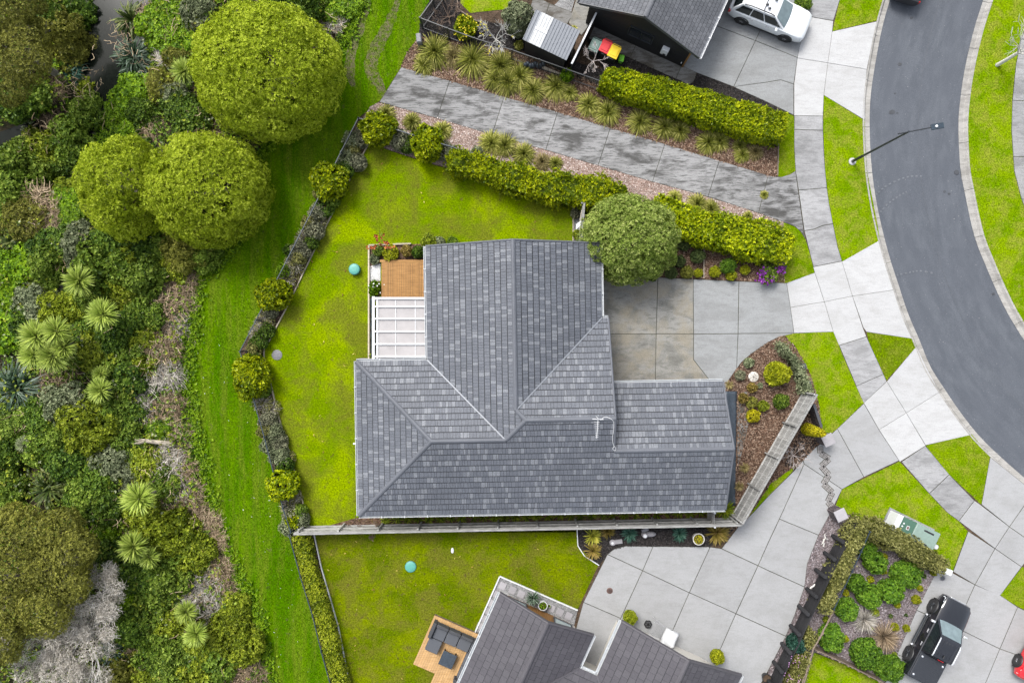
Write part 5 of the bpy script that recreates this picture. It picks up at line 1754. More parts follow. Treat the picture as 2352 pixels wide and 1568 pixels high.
MB().box(tuple(tc - ux_ * tl * .20 + Vector((0, 0, -.002))), (.17, .23, .012), tz + .1).build('warning_label', MT['white'], TR)
MB().box(tuple(tc - ux_ * tl * .20 + Vector((0, 0, .006))), (.12, .17, .006), tz + .1).build('label_print', MT['terracotta'], TR)
for dx, dy in ((-.32, .14), (-.33, -.05)): MB().lathe([(.05, -.02), (.05, .012)], tuple(tc + ux_ * tl * dx + uy_ * dy), 8).build('bolt', MT['white'], TR)
p = W(2151, 1256, .1)
tag(MB().lathe([(.15, 0), (.15, .06), (.12, .09)], (p.x, p.y, 0), 16).build('service_cap', MT['white']), 'round white service cap beside the green utility cabinet', 'cap')


def disc(x, y, r, m, label, name, cat, h=.03, m2=None, ring=None, sx=1, sy=1, parts=()):
    c = W(x, y, h)
    root = thing(name, label, cat, (c.x, c.y, 0))
    MB().lathe([(r, 0), (r, h - .012), (r - .015, h)], (c.x, c.y, 0), 28, sx=sx, sy=sy).build('rim' if m2 else 'lid', MT[m2 or m], root, smooth=40)
    if m2: MB().lathe([(r * .93, h - .02), (r * .93, h + .012), (r * .9, h + .02), (r * .3, h + .03)], (c.x, c.y, 0), 28, sx=sx, sy=sy).build('lid', MT[m], root, smooth=40)
    return root, c


disc(813.5, 618, .335, 'teal', 'round teal tank lid raised on the lawn near the deck', 'tank_lid', 'lid', .32, 'teal_dark')
disc(943, 1301, .345, 'teal', 'round teal tank lid set low in the lower lawn', 'tank_lid', 'lid', .06, 'teal_dark')
r_, c = disc(636, 815, .31, 'cover_grey', 'round grey inspection cover at the bend of the timber edging', 'manhole_cover', 'cover', .03)
for i in range(7): MB().box((c.x, c.y - .24 + .08 * i, .034), (.5 - abs(i - 3) * .07, .022, .01)).build('cover_rib', MT['cover_grey'], r_)
r_, c = disc(1400.5, 1356, .19, 'terracotta', 'reddish round drain grate in the shared driveway', 'drain_grate', 'drain', .032)
for i in range(5): MB().box((c.x - .12 + .06 * i, c.y, .036), (.022, .28 - abs(i - 2) * .06, .012), .3).build('grate_slot', MT['black'], r_)
r_, c = disc(2165, 1327, .18, 'cover_grey', 'small dark round cover beside the white letterbox', 'drain_cover', 'cover', .034)
MB().lathe([(.13, .03), (.13, .042)], (c.x, c.y, 0), 16).build('inner_plate', MT['charcoal'], r_)
disc(1039, 1264, .13, 'white', 'small white oval lid lying on the lower lawn', 'oval_lid', 'lid', .06, None, None, .65, 1.25)
r_, c = disc(1731, 865, .31, 'offwhite', 'round pale stepping stone with leaf pattern in the bark', 'stepping_stone', 'stepping stone', .05)
for i in range(3):
    a = .3 + i * math.pi / 3
    MB().box((c.x, c.y, .052), (.5, .02, .01), a).build('groove', MT['black'], r_)

# letterbox
p = W(2175, 1311, 1.0)
LB = thing('letterbox', 'white letterbox at the corner of the ute driveway', 'letterbox', (p.x, p.y, 0))
MB().box((p.x, p.y, .5), (.12, .12, 1.0), -.4).build('post', MT['white'], LB)
MB().box((p.x, p.y, 1.05), (.42, .34, .3), -.4, bev=.03).build('box', MT['white'], LB)
MB().box((p.x - .3, p.y + .12, .9), (.5, .04, .05), -.4).build('slot_arm', MT['white'], LB)

# wheelie bins
MT['bin_body'] = plain('bin_body_dark', (.018, .024, .022), .55)
MT['bin_grey'] = plain('bin_lid_grey', (.10, .16, .14), .5, var=.06)
MT['bin_red'] = plain('bin_lid_red', (.50, .018, .025), .5, var=.06)
MT['bin_yellow'] = plain('bin_lid_yellow', (.62, .44, .004), .5, var=.06)
MT['bin_lime'] = plain('bin_lime', (.12, .42, .01), .5, var=.06)


def wheelie(x, y, lid, label, s=1.0, rz=-.45, body='bin_body', ring=False):
    h = 1.04 * s
    c = W(x, y, h)
    r0 = thing('wheelie_bin' if s > .7 else 'food_caddy', label, 'bin', (c.x, c.y, 0), rz, 'rubbish bins by the black house')
    mb = MB()
    for (k, z) in ((.74, 0), (.78, .1 * s), (1.0, .96 * s)):
        for (sx, sy) in ((-1, -1), (1, -1), (1, 1), (-1, 1)): mb.v.append((sx * .29 * k * s, sy * .33 * k * s, z + .05 * s))
    mb.f = [(3, 2, 1, 0)] + [(4 * r + i, 4 * r + (i + 1) % 4, 4 * r + 4 + (i + 1) % 4, 4 * r + 4 + i) for r in range(2) for i in range(4)] + [(8, 9, 10, 11)]; mb.m = [0] * len(mb.f)
    o = link('body', mb.mesh('body', MT[body]), r0)
    o.modifiers.new('bevel', 'BEVEL').width = .02
    lidm = MB().box((0, -.01 * s, 1.03 * s), (.62 * s, .74 * s, .06 * s), bev=.022 * s)
    lidm.box((0, -.03 * s, 1.075 * s), (.44 * s, .48 * s, .04 * s), bev=.015 * s)
    l_ = link('lid', lidm.mesh('lid', MT[lid]), r0)
    link('handle', MB().tube([(-.24 * s, .36 * s, 1.0 * s), (-.24 * s, .43 * s, 1.01 * s), (.24 * s, .43 * s, 1.01 * s), (.24 * s, .36 * s, 1.0 * s)], .018 * s, 6).mesh('handle', MT[lid]), r0)
    if s > .7:
        for sx in (-1, 1): link('wheel', MB().lathe([(.1, -.03), (.1, .03)], (0, 0, 0), 14, axis='Y').mesh('wheel', MT['rubber']), r0).location = (sx * .2, .27, .1)
    if ring:
        mk = MB()
        for k in range(3):
            a0 = 2.094 * k; mk.tube([(math.cos(a0 + q) * .085, math.sin(a0 + q) * .085 - .03, 1.10) for q in np.linspace(.1, 1.7, 5)], .016, 4)
        link('lid_symbol', mk.mesh('lid_symbol', MT['white']), l_)
    else:
        link('front_print', MB().box((0, -.325 * s, .72 * s), (.2 * s, .012, .035 * s)).mesh('front_print', MT['white']), r0)
    return r0


wheelie(1367, 104, 'bin_grey', 'wheelie bin with grey-green lid and white symbol under the bare twiggy tree', ring=True)
wheelie(1391, 107, 'bin_red', 'wheelie bin with a red lid')
wheelie(1411, 119, 'bin_yellow', 'wheelie bin with a bright yellow lid')
wheelie(1427.5, 134, 'bin_lime', 'small lime green food-scrap caddy beside the yellow bin', .5, -.2, 'bin_lime')


def pot(x, y, r, h, m, label, name='plant_pot', soil=True):
    c = W(x, y, h)
    root = thing(name, label, 'plant pot', (c.x, c.y, 0))
    MB().lathe([(r * .68, 0), (r * .8, h * .3), (r, h * .92), (r * 1.04, h), (r * .90, h), (r * .86, h - .08)], (c.x, c.y, 0), 22).build('pot', MT[m], root, smooth=40)
    MB().lathe([(r * .84, h - .09), (r * .84, h - .06)], (c.x, c.y, 0), 18).build('potting_soil', MT['soil'], root)
    return root, c


POTS = [pot(1605, 1238, .34, .55, 'offwhite', 'large white pot with a yellow-green plant in the black mulch'), pot(1247, 1391, .27, .5, 'white', 'tall white pot with a leafy green plant on the gravel'),
        pot(1261, 1391, .10, .22, 'white', 'tiny white pot on the gravel beside the tall white pot'), pot(1224, 1376, .22, .38, 'white', 'ribbed white pot with spiky dark leaves on the gravel'),
        pot(1447, 1417, .30, .45, 'charcoal', 'dark pot under the topiary ball at the gable corner'), pot(1647, 1507, .30, .45, 'charcoal', 'dark pot under the topiary ball beside the garage roof'),
        pot(1762, 1558, .28, .4, 'black', 'black pot at the foot of the black log wall')]

# stone ornaments in the black mulch
c = W(1488, 1228, .3)
ST = thing('stone_ornament', 'pale boot-shaped stone ornament in the black mulch', 'ornament', (c.x, c.y, 0))
MB().lathe([(.22, 0), (.24, .12), (.16, .22), (.05, .26)], (c.x + .18, c.y, 0), 14, sx=1.5, sy=.7).build('foot', MT['paver'], ST, smooth=60)
MB().lathe([(.17, 0), (.16, .3), (.14, .42), (.10, .43)], (c.x - .18, c.y - .02, 0), 14).build('ankle', MT['paver'], ST, smooth=60)
MB().box((c.x - .14, c.y + .26, .12), (.42, .26, .24), .6, bev=.04).build('rock', MT['cover_grey'], ST)
MB().lathe([(.10, .40), (.10, .445)], (c.x - .18, c.y - .02, 0), 12).build('cup', MT['white'], ST)
c = W(1414, 1246, .2)
ST2 = thing('stone_ornament', 'flat pale log-shaped stone near the yellow spiky plants', 'ornament', (c.x, c.y, 0))
MB().lathe([(.18, 0), (.19, .12), (.15, .17)], (c.x - .16, c.y - .02, 0), 14).build('round_end', MT['paver'], ST2, smooth=50)
MB().box((c.x + .15, c.y + .03, .08), (.55, .26, .15), .12, bev=.035).build('slab_end', MT['paver'], ST2)
MB().lathe([(.07, .16), (.07, .185)], (c.x - .18, c.y - .03, 0), 12).build('cup', MT['white'], ST2)
# driftwood bits by the log wall
for (x, y, r_, lab) in ((1892, 1238, .5, 'pale crooked driftwood branch in dark mulch near the brick pillar'), (1871, 1342, -.4, 'small forked driftwood stick against the black log wall')):
    c = W(x, y)
    mb = MB()
    pts = [(c.x + math.cos(r_ + .9) * k * .13 + .05 * math.sin(k * 2), c.y + math.sin(r_ + .9) * k * .13 + .04 * math.cos(k * 3), .07) for k in range(-3, 4)]
    mb.tube(pts, [.03, .045, .05, .045, .04, .03, .02], 6)
    mb.tube([pts[4], (pts[4][0] + .16, pts[4][1] - .08, .1)], [.03, .015], 5)
    mb.tube([pts[2], (pts[2][0] - .12, pts[2][1] - .1, .1)], [.03, .015], 5)
    tag(mb.build('driftwood', MT['bark_pale']), lab, 'driftwood')
# drying rack with white cloth, black bag
c = W(1508, 1448, .9)
DR = thing('drying_rack', 'folding metal drying rack by the garage door', 'drying rack', (c.x, c.y, 0))
rz_ = rzL
for i in range(8):
    q = Vector((c.x, c.y, .92)) + LX * (-.32 + i * .09)
    w_ = Vector((-LX.y, LX.x, 0)) * .42
    MB().tube([q - w_, q + w_], .012, 5).build('rod', MT['chrome'], DR)
for s_ in (-1, 1):
    w_ = Vector((-LX.y, LX.x, 0)) * (.42 * s_)
    MB().tube([Vector((c.x, c.y, .92)) + w_ - LX * .36, Vector((c.x, c.y, .92)) + w_ + LX * .36], .018, 6).build('side_rail', MT['chrome'], DR)
    MB().tube([Vector((c.x, c.y, .92)) + w_ - LX * .34, Vector((c.x, c.y, .0)) + w_ + LX * .25], .016, 6).build('leg', MT['chrome'], DR)
    MB().tube([Vector((c.x, c.y, .92)) + w_ + LX * .34, Vector((c.x, c.y, .0)) + w_ - LX * .25], .016, 6).build('leg', MT['chrome'], DR)
mb = MB()
cc = W(1539, 1468, .95)
for i in range(9):
    for j in range(9):
        u_, v_ = i / 8 - .5, j / 8 - .5
        q = Vector((cc.x, cc.y, 0)) + LX * (u_ * .85) + Vector((-LX.y, LX.x, 0)) * (v_ * 1.0)
        e = max(abs(u_), abs(v_)) * 2
        mb.v.append((q.x + random.uniform(-.02, .02), q.y + random.uniform(-.02, .02), .96 - .35 * max(0, e - .75) * 2 + .03 * math.sin(7 * u_ + 4 * v_)))
mb.f = [(i * 9 + j, i * 9 + j + 1, i * 9 + j + 10, i * 9 + j + 9) for i in range(8) for j in range(8)]; mb.m = [0] * 64
o = mb.build('white_cloth', MT['white'], smooth=60); o.modifiers.new('thickness', 'SOLIDIFY').thickness = .015
tag(o, 'white cloth draped over the end of the drying rack', 'cloth')
c2_ = Vector((cc.x, cc.y, 0))
DR2 = thing('drying_stand', 'stand under the white cloth by the garage door', 'drying rack', (cc.x, cc.y, 0))
for sx in (-1, 1):
    q = c2_ + LX * (.3 * sx)
    MB().tube([(q.x, q.y, 0), (q.x, q.y, .93)], .018, 6).build('leg', MT['chrome'], DR2)
MB().bar(tuple(c2_ - LX * .34 + Vector((0, 0, .92))), tuple(c2_ + LX * .34 + Vector((0, 0, .92))), .04, .03).build('top_bar', MT['chrome'], DR2)
c = W(1490, 1436, .3)
mb = MB()
for k in range(6):
    a = k * 1.05
    mb.lathe([(.10, 0), (.13, .1), (.08, .22), (.02, .25)], (c.x + math.cos(a) * .12, c.y + math.sin(a) * .13, 0), 8)
tag(mb.build('cloth_bundle', MT['black'], smooth=60), 'crumpled black cloth bundle on the driveway', 'bundle')
# flag sign on the side gate: small white pennant
c = W(1331, 510, 1.3)
FL = thing('pennant', 'small white pennant hanging on the timber side fence', 'pennant', (c.x, c.y, 0))
MB().tube([(c.x + .12, c.y + .65, 1.4), (c.x + .02, c.y + .05, 1.35)], .018, 6).build('stick', MT['edge_wood'], FL)
mb = MB().prism([(c.x + .12, c.y + .12), (c.x - .18, c.y - .12), (c.x - .20, c.y - .44), (c.x - .02, c.y - .26), (c.x + .12, c.y - .2)], 1.30, 1.315); mb.build('cloth', MT['white'], FL)
MB().tube([(c.x + .13, c.y + .62, 0), (c.x + .13, c.y + .62, 1.42)], .02, 6).build('post', MT['grey_wood2'], FL)
# meter boxes on the verge bed
for (x, y, lab) in ((1847, 841, 'small blue-black meter box beside the grey hedge shrubs'), (1859, 883, 'grey meter lid at the lower end of the grey hedge shrubs')):
    c = W(x, y, .3)
    r0 = thing('meter_box', lab, 'meter box', (c.x, c.y, 0))
    MB().box((c.x, c.y, .13), (.26, .3, .26), .2, bev=.02).build('body', MT['navy_metal'], r0)
    MB().box((c.x, c.y, .275), (.28, .32, .03), .2, bev=.01).build('lid', MT['charcoal'], r0)
# black cover under the shed side railing
c = W(1226, 148, .3)
mb = MB()
for k in range(8):
    mb.lathe([(.12, 0), (.16, .2), (.1, .38), (.02, .42)], (c.x - .5 + k * .15, c.y + .06 * math.sin(k * 2), 0), 9)
tag(mb.build('tarpaulin', MT['tarp'], smooth=60), 'rumpled dark tarpaulin heap between shed and railing', 'tarpaulin')
# grey stone end post of the railing
c = W(961, 85, .8)
tag(MB().box((c.x, c.y, .35), (.3, .55, .75), .1, bev=.05).build('stone_post', MT['cover_grey']), 'rough grey stone post at the corner of the black railing', 'post')

# ================================================================ VEGETATION
LF = {}
LF['round_tree'] = leaf('leaf_round_tree', (.15, .21, .006), (.36, .45, .018), (.56, .64, .07), .46, .5, .05)
LF['garden_tree'] = leaf('leaf_garden_tree', (.13, .20, .022), (.33, .43, .085), (.54, .60, .19), .46)
LF['hedge'] = leaf('leaf_hedge', (.060, .105, .002), (.22, .28, .003), (.46, .50, .006), .36, .4)
LF['hedge2'] = leaf('leaf_low_hedge', (.070, .105, .004), (.20, .245, .01), (.38, .41, .03), .34, .4)
LF['bright'] = leaf('leaf_bright', (.040, .095, .003), (.125, .235, .005), (.26, .40, .014), .34)
LF['green'] = leaf('leaf_green', (.040, .080, .008), (.125, .20, .018), (.29, .38, .06), .34)
LF['dark'] = leaf('leaf_dark', (.018, .045, .006), (.066, .125, .012), (.165, .25, .03), .34)
LF['yellow'] = leaf('leaf_yellow', (.065, .095, .006), (.19, .245, .012), (.38, .43, .04), .34)
LF['olive'] = leaf('leaf_olive', (.065, .072, .012), (.17, .175, .026), (.31, .31, .06), .32)
LF['olive2'] = leaf('leaf_olive_hedge', (.070, .076, .018), (.19, .19, .05), (.36, .35, .13), .28)
LF['silver'] = leaf('leaf_silver', (.060, .078, .036), (.18, .21, .110), (.36, .39, .23), .28)
LF['greybrown'] = leaf('leaf_greybrown', (.055, .060, .036), (.17, .175, .105), (.36, .36, .23), .25)
LF['twig'] = leaf('dead_twig', (.07, .050, .030), (.20, .145, .090), (.42, .33, .22), .1, .8)
LF['greytwig'] = leaf('grey_twig', (.14, .125, .10), (.31, .285, .24), (.54, .51, .455), .1, .8)
LF['straw'] = leaf('straw', (.14, .10, .06), (.32, .25, .16), (.55, .46, .33), .15, .8)
LF['cabbage'] = leaf('leaf_cabbage', (.075, .120, .014), (.23, .31, .045), (.42, .50, .11), .3, .4)
LF['flax'] = leaf('leaf_flax', (.018, .040, .018), (.055, .095, .05), (.26, .32, .26), .25, .35)
LF['flaxg'] = leaf('leaf_flax_green', (.025, .045, .010), (.075, .105, .022), (.22, .24, .08), .25, .35)
LF['tussock'] = leaf('tussock_blade', (.070, .085, .010), (.21, .225, .03), (.48, .45, .14), .34, .6)
LF['tussock2'] = leaf('tussock_blade_tan', (.10, .085, .03), (.22, .18, .065), (.38, .31, .15), .3, .6)
LF['hebe'] = leaf('leaf_hebe', (.030, .080, .008), (.090, .190, .012), (.19, .32, .03), .3)
LF['ball_y'] = leaf('leaf_yellow_ball', (.10, .12, .004), (.24, .26, .006), (.40, .41, .02), .25)
LF['ball_d'] = leaf('leaf_dark_ball', (.030, .050, .014), (.065, .090, .026), (.12, .155, .05), .2)
LF['gold'] = leaf('leaf_gold', (.16, .15, .004), (.36, .33, .006), (.56, .50, .02), .25)
LF['bronze'] = leaf('leaf_bronze', (.09, .07, .01), (.20, .16, .03), (.34, .24, .08), .25)
LF['redleaf'] = leaf('leaf_red', (.16, .03, .012), (.36, .09, .03), (.5, .17, .06), .3)
LF['purple'] = leaf('petal_purple', (.09, .01, .13), (.17, .025, .24), (.30, .07, .36), .3)
LF['pink'] = leaf('petal_pink', (.4, .18, .4), (.5, .25, .5), (.6, .35, .6), .3)
LF['lemon'] = leaf('petal_lemon', (.5, .42, .02), (.6, .52, .03), (.7, .62, .06), .3)
LF['whitefl'] = leaf('petal_white', (.6, .6, .58), (.7, .7, .68), (.8, .8, .78), .3)
LF['bluegreen'] = leaf('leaf_bluegreen', (.012, .045, .030), (.035, .10, .07), (.10, .19, .14), .25)
LF['yucca'] = leaf('leaf_yucca', (.08, .10, .012), (.28, .29, .03), (.52, .48, .08), .25)
LF['lily'] = leaf('leaf_lily', (.045, .075, .004), (.12, .17, .008), (.24, .28, .02), .3)
LF['grass_blade'] = leaf('blade_grass', (.035, .080, .0005), (.070, .145, .001), (.14, .22, .006), .3, spec=.02)
LF['litter'] = leaf('fallen_leaf', (.14, .06, .02), (.3, .18, .04), (.5, .42, .1), .1)
LF['chip'] = leaf('bark_chip', (.03, .018, .012), (.10, .06, .04), (.26, .19, .14), .0, .9)
LF['chip_p'] = leaf('stone_chip', (.14, .08, .06), (.30, .22, .19), (.50, .44, .41), .0, .9)
LF['chip_k'] = leaf('black_chip', (.008, .008, .008), (.02, .018, .018), (.055, .05, .048), .0, .9)
LF['chip_g'] = leaf('grey_chip', (.06, .05, .05), (.15, .13, .135), (.30, .27, .28), .0, .9)


def unit(a): return a / (np.linalg.norm(a, axis=-1, keepdims=True) + 1e-9)


def rosettes(c, n, size, k, asp=.35, flare=.9, tint0=None, tjit=.25, rng=RNG, up=.0):
    """k pointed leaves around each centre c with outward direction n"""
    N = len(c)
    size = np.broadcast_to(size, (N,))
    a = unit(np.cross(n, rng.normal(size=(N, 3))))
    b = np.cross(n, a)
    V = np.empty((N, k, 4, 3)); T = np.empty((N, k))
    ph = rng.random(N) * 6.28
    if tint0 is None: tint0 = rng.random(N)
    for i in range(k):
        an = ph + 6.283 * i / k + rng.normal(0, .35, N)
        fl = flare * (.55 + .75 * rng.random(N))
        d_ = unit(n * 1.0 + (a * np.cos(an)[:, None] + b * np.sin(an)[:, None]) * fl[:, None] * 1.4 + np.array([0, 0, up]))
        L = size * (.7 + .6 * rng.random(N))
        w = unit(np.cross(d_, n + .15 * rng.normal(size=(N, 3)))) * (L * asp)[:, None] * .5
        base = c - d_ * (L * .1)[:, None]
        tip = c + d_ * L[:, None] - n * (L * .10)[:, None]
        midp = c + d_ * (L * .48)[:, None] + n * (L * .05)[:, None]
        V[:, i, 0], V[:, i, 1], V[:, i, 2], V[:, i, 3] = base, midp + w, tip, midp - w
        T[:, i] = np.clip(tint0 + rng.normal(0, tjit, N), 0, 1)
    return V.reshape(-1, 3), T.ravel()


def lump_points(lumps, dens, rng=RNG, zmin=-9, shell=(.82, 1.04), keep=1.0):
    """points and outward directions on a union of ellipsoid lumps (x,y,z,rx,ry,rz)"""
    P, Nn, LT = [], [], []
    for li, (x, y, z, rx, ry, rz) in enumerate(lumps):
        ar = 4 * math.pi * ((rx * ry) ** 1.6 / 3 + (rx * rz) ** 1.6 / 3 + (ry * rz) ** 1.6 / 3) ** (1 / 1.6)
        m = int(ar * dens)
        d_ = unit(rng.normal(size=(m, 3)))
        s_ = shell[0] + (shell[1] - shell[0]) * rng.random(m) ** .6
        p = d_ * np.array([rx, ry, rz]) * s_[:, None] + np.array([x, y, z])
        nn = unit(d_ / np.array([rx, ry, rz]))
        ok = (p[:, 2] > zmin)
        for lj, (x2_, y2_, z2_, a2, b2, c2_) in enumerate(lumps):
            if lj == li: continue
            q = ((p[:, 0] - x2_) / a2) ** 2 + ((p[:, 1] - y2_) / b2) ** 2 + ((p[:, 2] - z2_) / c2_) ** 2
            ok &= q > .70
        P.append(p[ok]); Nn.append(nn[ok]); LT.append(np.full(ok.sum(), rng.normal(0, .10)))
    P, Nn = np.concatenate(P), np.concatenate(Nn)
    lump_points.tint = np.concatenate(LT)
    if keep < 1:
        k = rng.random(len(P)) < keep; P, Nn = P[k], Nn[k]
    return P, Nn


def dome_lumps(rx, ry, rz, n, sub=.42, seed=0, zc=0.0, flat=.75, pr=.85):
    """lumps spread over a dome for an uneven crown"""
    r = random.Random(seed)
    L = [(0, 0, zc, rx * .80, ry * .80, rz * .82)]
    for i in range(n):
        a = i * 2.39996 + r.uniform(-.25, .25); q = math.sqrt((i + .5) / n)
        e = math.sqrt(max(0, 1 - q * q))
        k = sub * r.uniform(.7, 1.25)
        L.append((math.cos(a) * q * rx * (1 - k * pr), math.sin(a) * q * ry * (1 - k * pr), zc + e * rz * (1 - k * .7) * .98, rx * k, ry * k, rz * k * flat))
    return L


def lobe_tint(p, n, rng, amp=.28, f=1.3):
    """gentle colour drift over a crown: new growth on outer tips"""
    ph = rng.random(3) * 6
    w = np.sin(p[:, 0] * f + ph[0]) * np.sin(p[:, 1] * f + ph[1]) * .5
    return np.clip(.46 + .18 * w + rng.normal(0, amp * .6, len(p)), 0, 1)


def leafy_mesh(name, lumps, dens, size, k, m, asp=.38, flare=.9, seed=0, zmin=-9, inner=.35, shell=(.86, 1.04), gap=.0):
    rng = np.random.default_rng(seed + 100)
    P, Nn = lump_points(lumps, dens, rng, zmin, shell)
    lt = lump_points.tint
    if gap:
        ph = rng.random(6) * 6; f = 2.6
        g = np.sin(P[:, 0] * f + ph[0] + 1.5 * np.sin(P[:, 1] * 1.7 + ph[3])) * np.sin(P[:, 1] * f * 1.13 + ph[1] + 1.5 * np.sin(P[:, 2] * 1.9 + ph[4])) + .5 * np.sin(P[:, 2] * f * 2 + ph[2])
        keep = g < np.quantile(g, 1 - gap)
        P, Nn, lt = P[keep], Nn[keep], lt[keep]
    V, T = rosettes(P, Nn, size * (.7 + .6 * rng.random(len(P))), k, asp, flare, lobe_tint(P, Nn, rng) + lt, .24, rng)
    if inner:
        P2, N2 = lump_points([(x, y, z, a * .84, b * .84, c * .84) for x, y, z, a, b, c in lumps], dens * inner, rng, zmin)
        V2, T2 = rosettes(P2, N2, size * 1.3, max(3, k // 2), asp * 1.5, flare * 1.3, None, .2, rng)
        V = np.concatenate([V, V2]); T = np.concatenate([T, T2 * .8])
    return fast_mesh(name, V, 4, LF[m], T)


def branches(mb, p, d_, L, r, depth, rng, spread=.6, minr=.006, seg=4, droop=0.0, kids=(2, 4)):
    """simple recursive branching"""
    q = p
    pts, rs = [tuple(p)], [r]
    n = 3
    for i in range(n):
        d_ = (d_ + Vector((rng.uniform(-.18, .18), rng.uniform(-.18, .18), rng.uniform(-.1, .12) - droop))).normalized()
        q = q + d_ * (L / n)
        pts.append(tuple(q)); rs.append(max(minr, r * (1 - .45 * (i + 1) / n)))
    mb.tube(pts, rs, seg, cap=False)
    if depth <= 0: return
    for k in range(rng.randint(*kids)):
        t_ = rng.uniform(.45, 1.0)
        i = min(n - 1, int(t_ * n))
        st = Vector(pts[i]).lerp(Vector(pts[i + 1]), t_ * n - i if i < n else 1)
        nd_ = (d_ + Vector((rng.uniform(-1, 1), rng.uniform(-1, 1), rng.uniform(-.5, .7))) * spread).normalized()
        branches(mb, st, nd_, L * rng.uniform(.55, .8), max(minr, r * .5), depth - 1, rng, spread, minr, seg, droop, kids)


def trunk_mesh(name, h, r, m, seed=0, n=4, spread=.8, lean=(0, 0), z0=0.0):
    rng = random.Random(seed)
    mb = MB()
    mb.tube([(0, 0, z0 - .15), (lean[0] * .3, lean[1] * .3, z0 + h * .25), (lean[0] * .7, lean[1] * .7, z0 + h * .5)], [r * 1.3, r, r * .85], 8)
    for i in range(n):
        a = i * 6.283 / n + rng.uniform(-.3, .3)
        branches(mb, Vector((lean[0] * .7, lean[1] * .7, z0 + h * .48)), Vector((math.cos(a) * spread, math.sin(a) * spread, .8)), h * .42, r * .55, 2, rng, .5, .02, 5)
    return mb.mesh(name, m, smooth=60)


def bush_base(px, py):
    p = W(px, py)
    z = float(bush_z(np.array([p.x]), np.array([p.y]))[0]) if px < 620 else 0.0
    return z


# ---- large round trees of the reserve
def big_tree(px, py, rx, ry, top, label, seed, mat_='round_tree', dens=58, size=.125, k=7, n=26, name='round_tree', cat='tree', z0=0.0, trunk='bark_trunk', sub=.26):
    """px,py, rx,ry in plan units at crown mid height"""
    zc = top * .45
    c = W(px, py, top * .62)
    RX, RY = M(rx, top * .55), M(ry, top * .55)
    root = thing(name, label, cat, (c.x, c.y, z0))
    lm = dome_lumps(RX * .95, RY * .95, top - zc, n, sub, seed, zc, 1.0, .62)
    lm += [(math.cos(a) * RX * .72, math.sin(a) * RY * .72, zc * .82, RX * .30, RY * .30, (top - zc) * .34) for a in np.linspace(0, 6.283, 14, endpoint=False)]
    cr = link('crown', leafy_mesh('crown', lm, dens, size, k, mat_, .26, 1.0, seed, .4, .34, (.84, 1.12), .06), root)
    link('trunk', trunk_mesh('trunk', top * .5, .2, MT[trunk], seed), root)
    return root


big_tree(601, 152, 170, 152, 5.6, 'biggest round yellow-green tree beside the muddy reserve track', 1, n=46)
big_tree(463, 430, 141, 130, 4.6, 'broad round yellow-green tree overhanging the mown reserve, below the biggest one', 2, n=38)
big_tree(270, 425, 92, 118, 4.6, 'narrower round yellow-green tree on the stream side of its twin', 3, n=26)
big_tree(1449, 545, 112, 103, 4.4, 'dense grey-green domed tree at the house corner by the driveway', 4, 'garden_tree', 70, .12, 8, 40, 'garden_tree', z0=0)


# ---- spiky plants
def blades(n, L, w, elev, droop, m_tint=(.2, .95), seed=0, jit=.25, seg=3, center=(0, 0, 0), fold=0.0, azr=(0, 6.283)):
    """arching strap leaves from a centre: returns verts (quads), tints"""
    rng = np.random.default_rng(seed)
    az = rng.uniform(azr[0], azr[1], n)
    el = rng.uniform(elev[0], elev[1], n)
    ln = L * (1 - jit + 2 * jit * rng.random(n) * .75)
    dirs = np.stack([np.cos(az) * np.cos(el), np.sin(az) * np.cos(el), np.sin(el)], 1)
    side = np.stack([-np.sin(az), np.cos(az), np.zeros(n)], 1)
    side = unit(side + rng.normal(0, .25, (n, 3)))
    ctr = np.array(center) + np.stack([np.cos(az), np.sin(az), np.zeros(n)], 1) * (w * .8)
    pts = []
    for i in range(seg + 1):
        s_ = i / seg
        p = ctr + dirs * (ln * s_)[:, None] + np.array([0, 0, -1.0]) * (droop * ln * s_ ** 2.2)[:, None]
        ww = w * (1.0 if i == 0 else (1.15 - .15 * s_ if s_ < .7 else 1.3 * (1 - s_) + .02)) * .5
        pts.append((p - side * ww, p + side * ww))
    V = np.empty((n, seg, 4, 3)); T = np.empty((n, seg))
    tt = rng.uniform(m_tint[0], m_tint[1], n)
    for i in range(seg):
        V[:, i, 0], V[:, i, 1], V[:, i, 2], V[:, i, 3] = pts[i][0], pts[i][1], pts[i + 1][1], pts[i + 1][0]
        T[:, i] = np.clip(tt + (i - 1) * .06, 0, 1)
    return V.reshape(-1, 3), T.ravel()


def blade_mesh(name, specs, m):
    V, T = zip(*[blades(**s_) for s_ in specs])
    return fast_mesh(name, np.concatenate(V), 4, LF[m], np.concatenate(T))


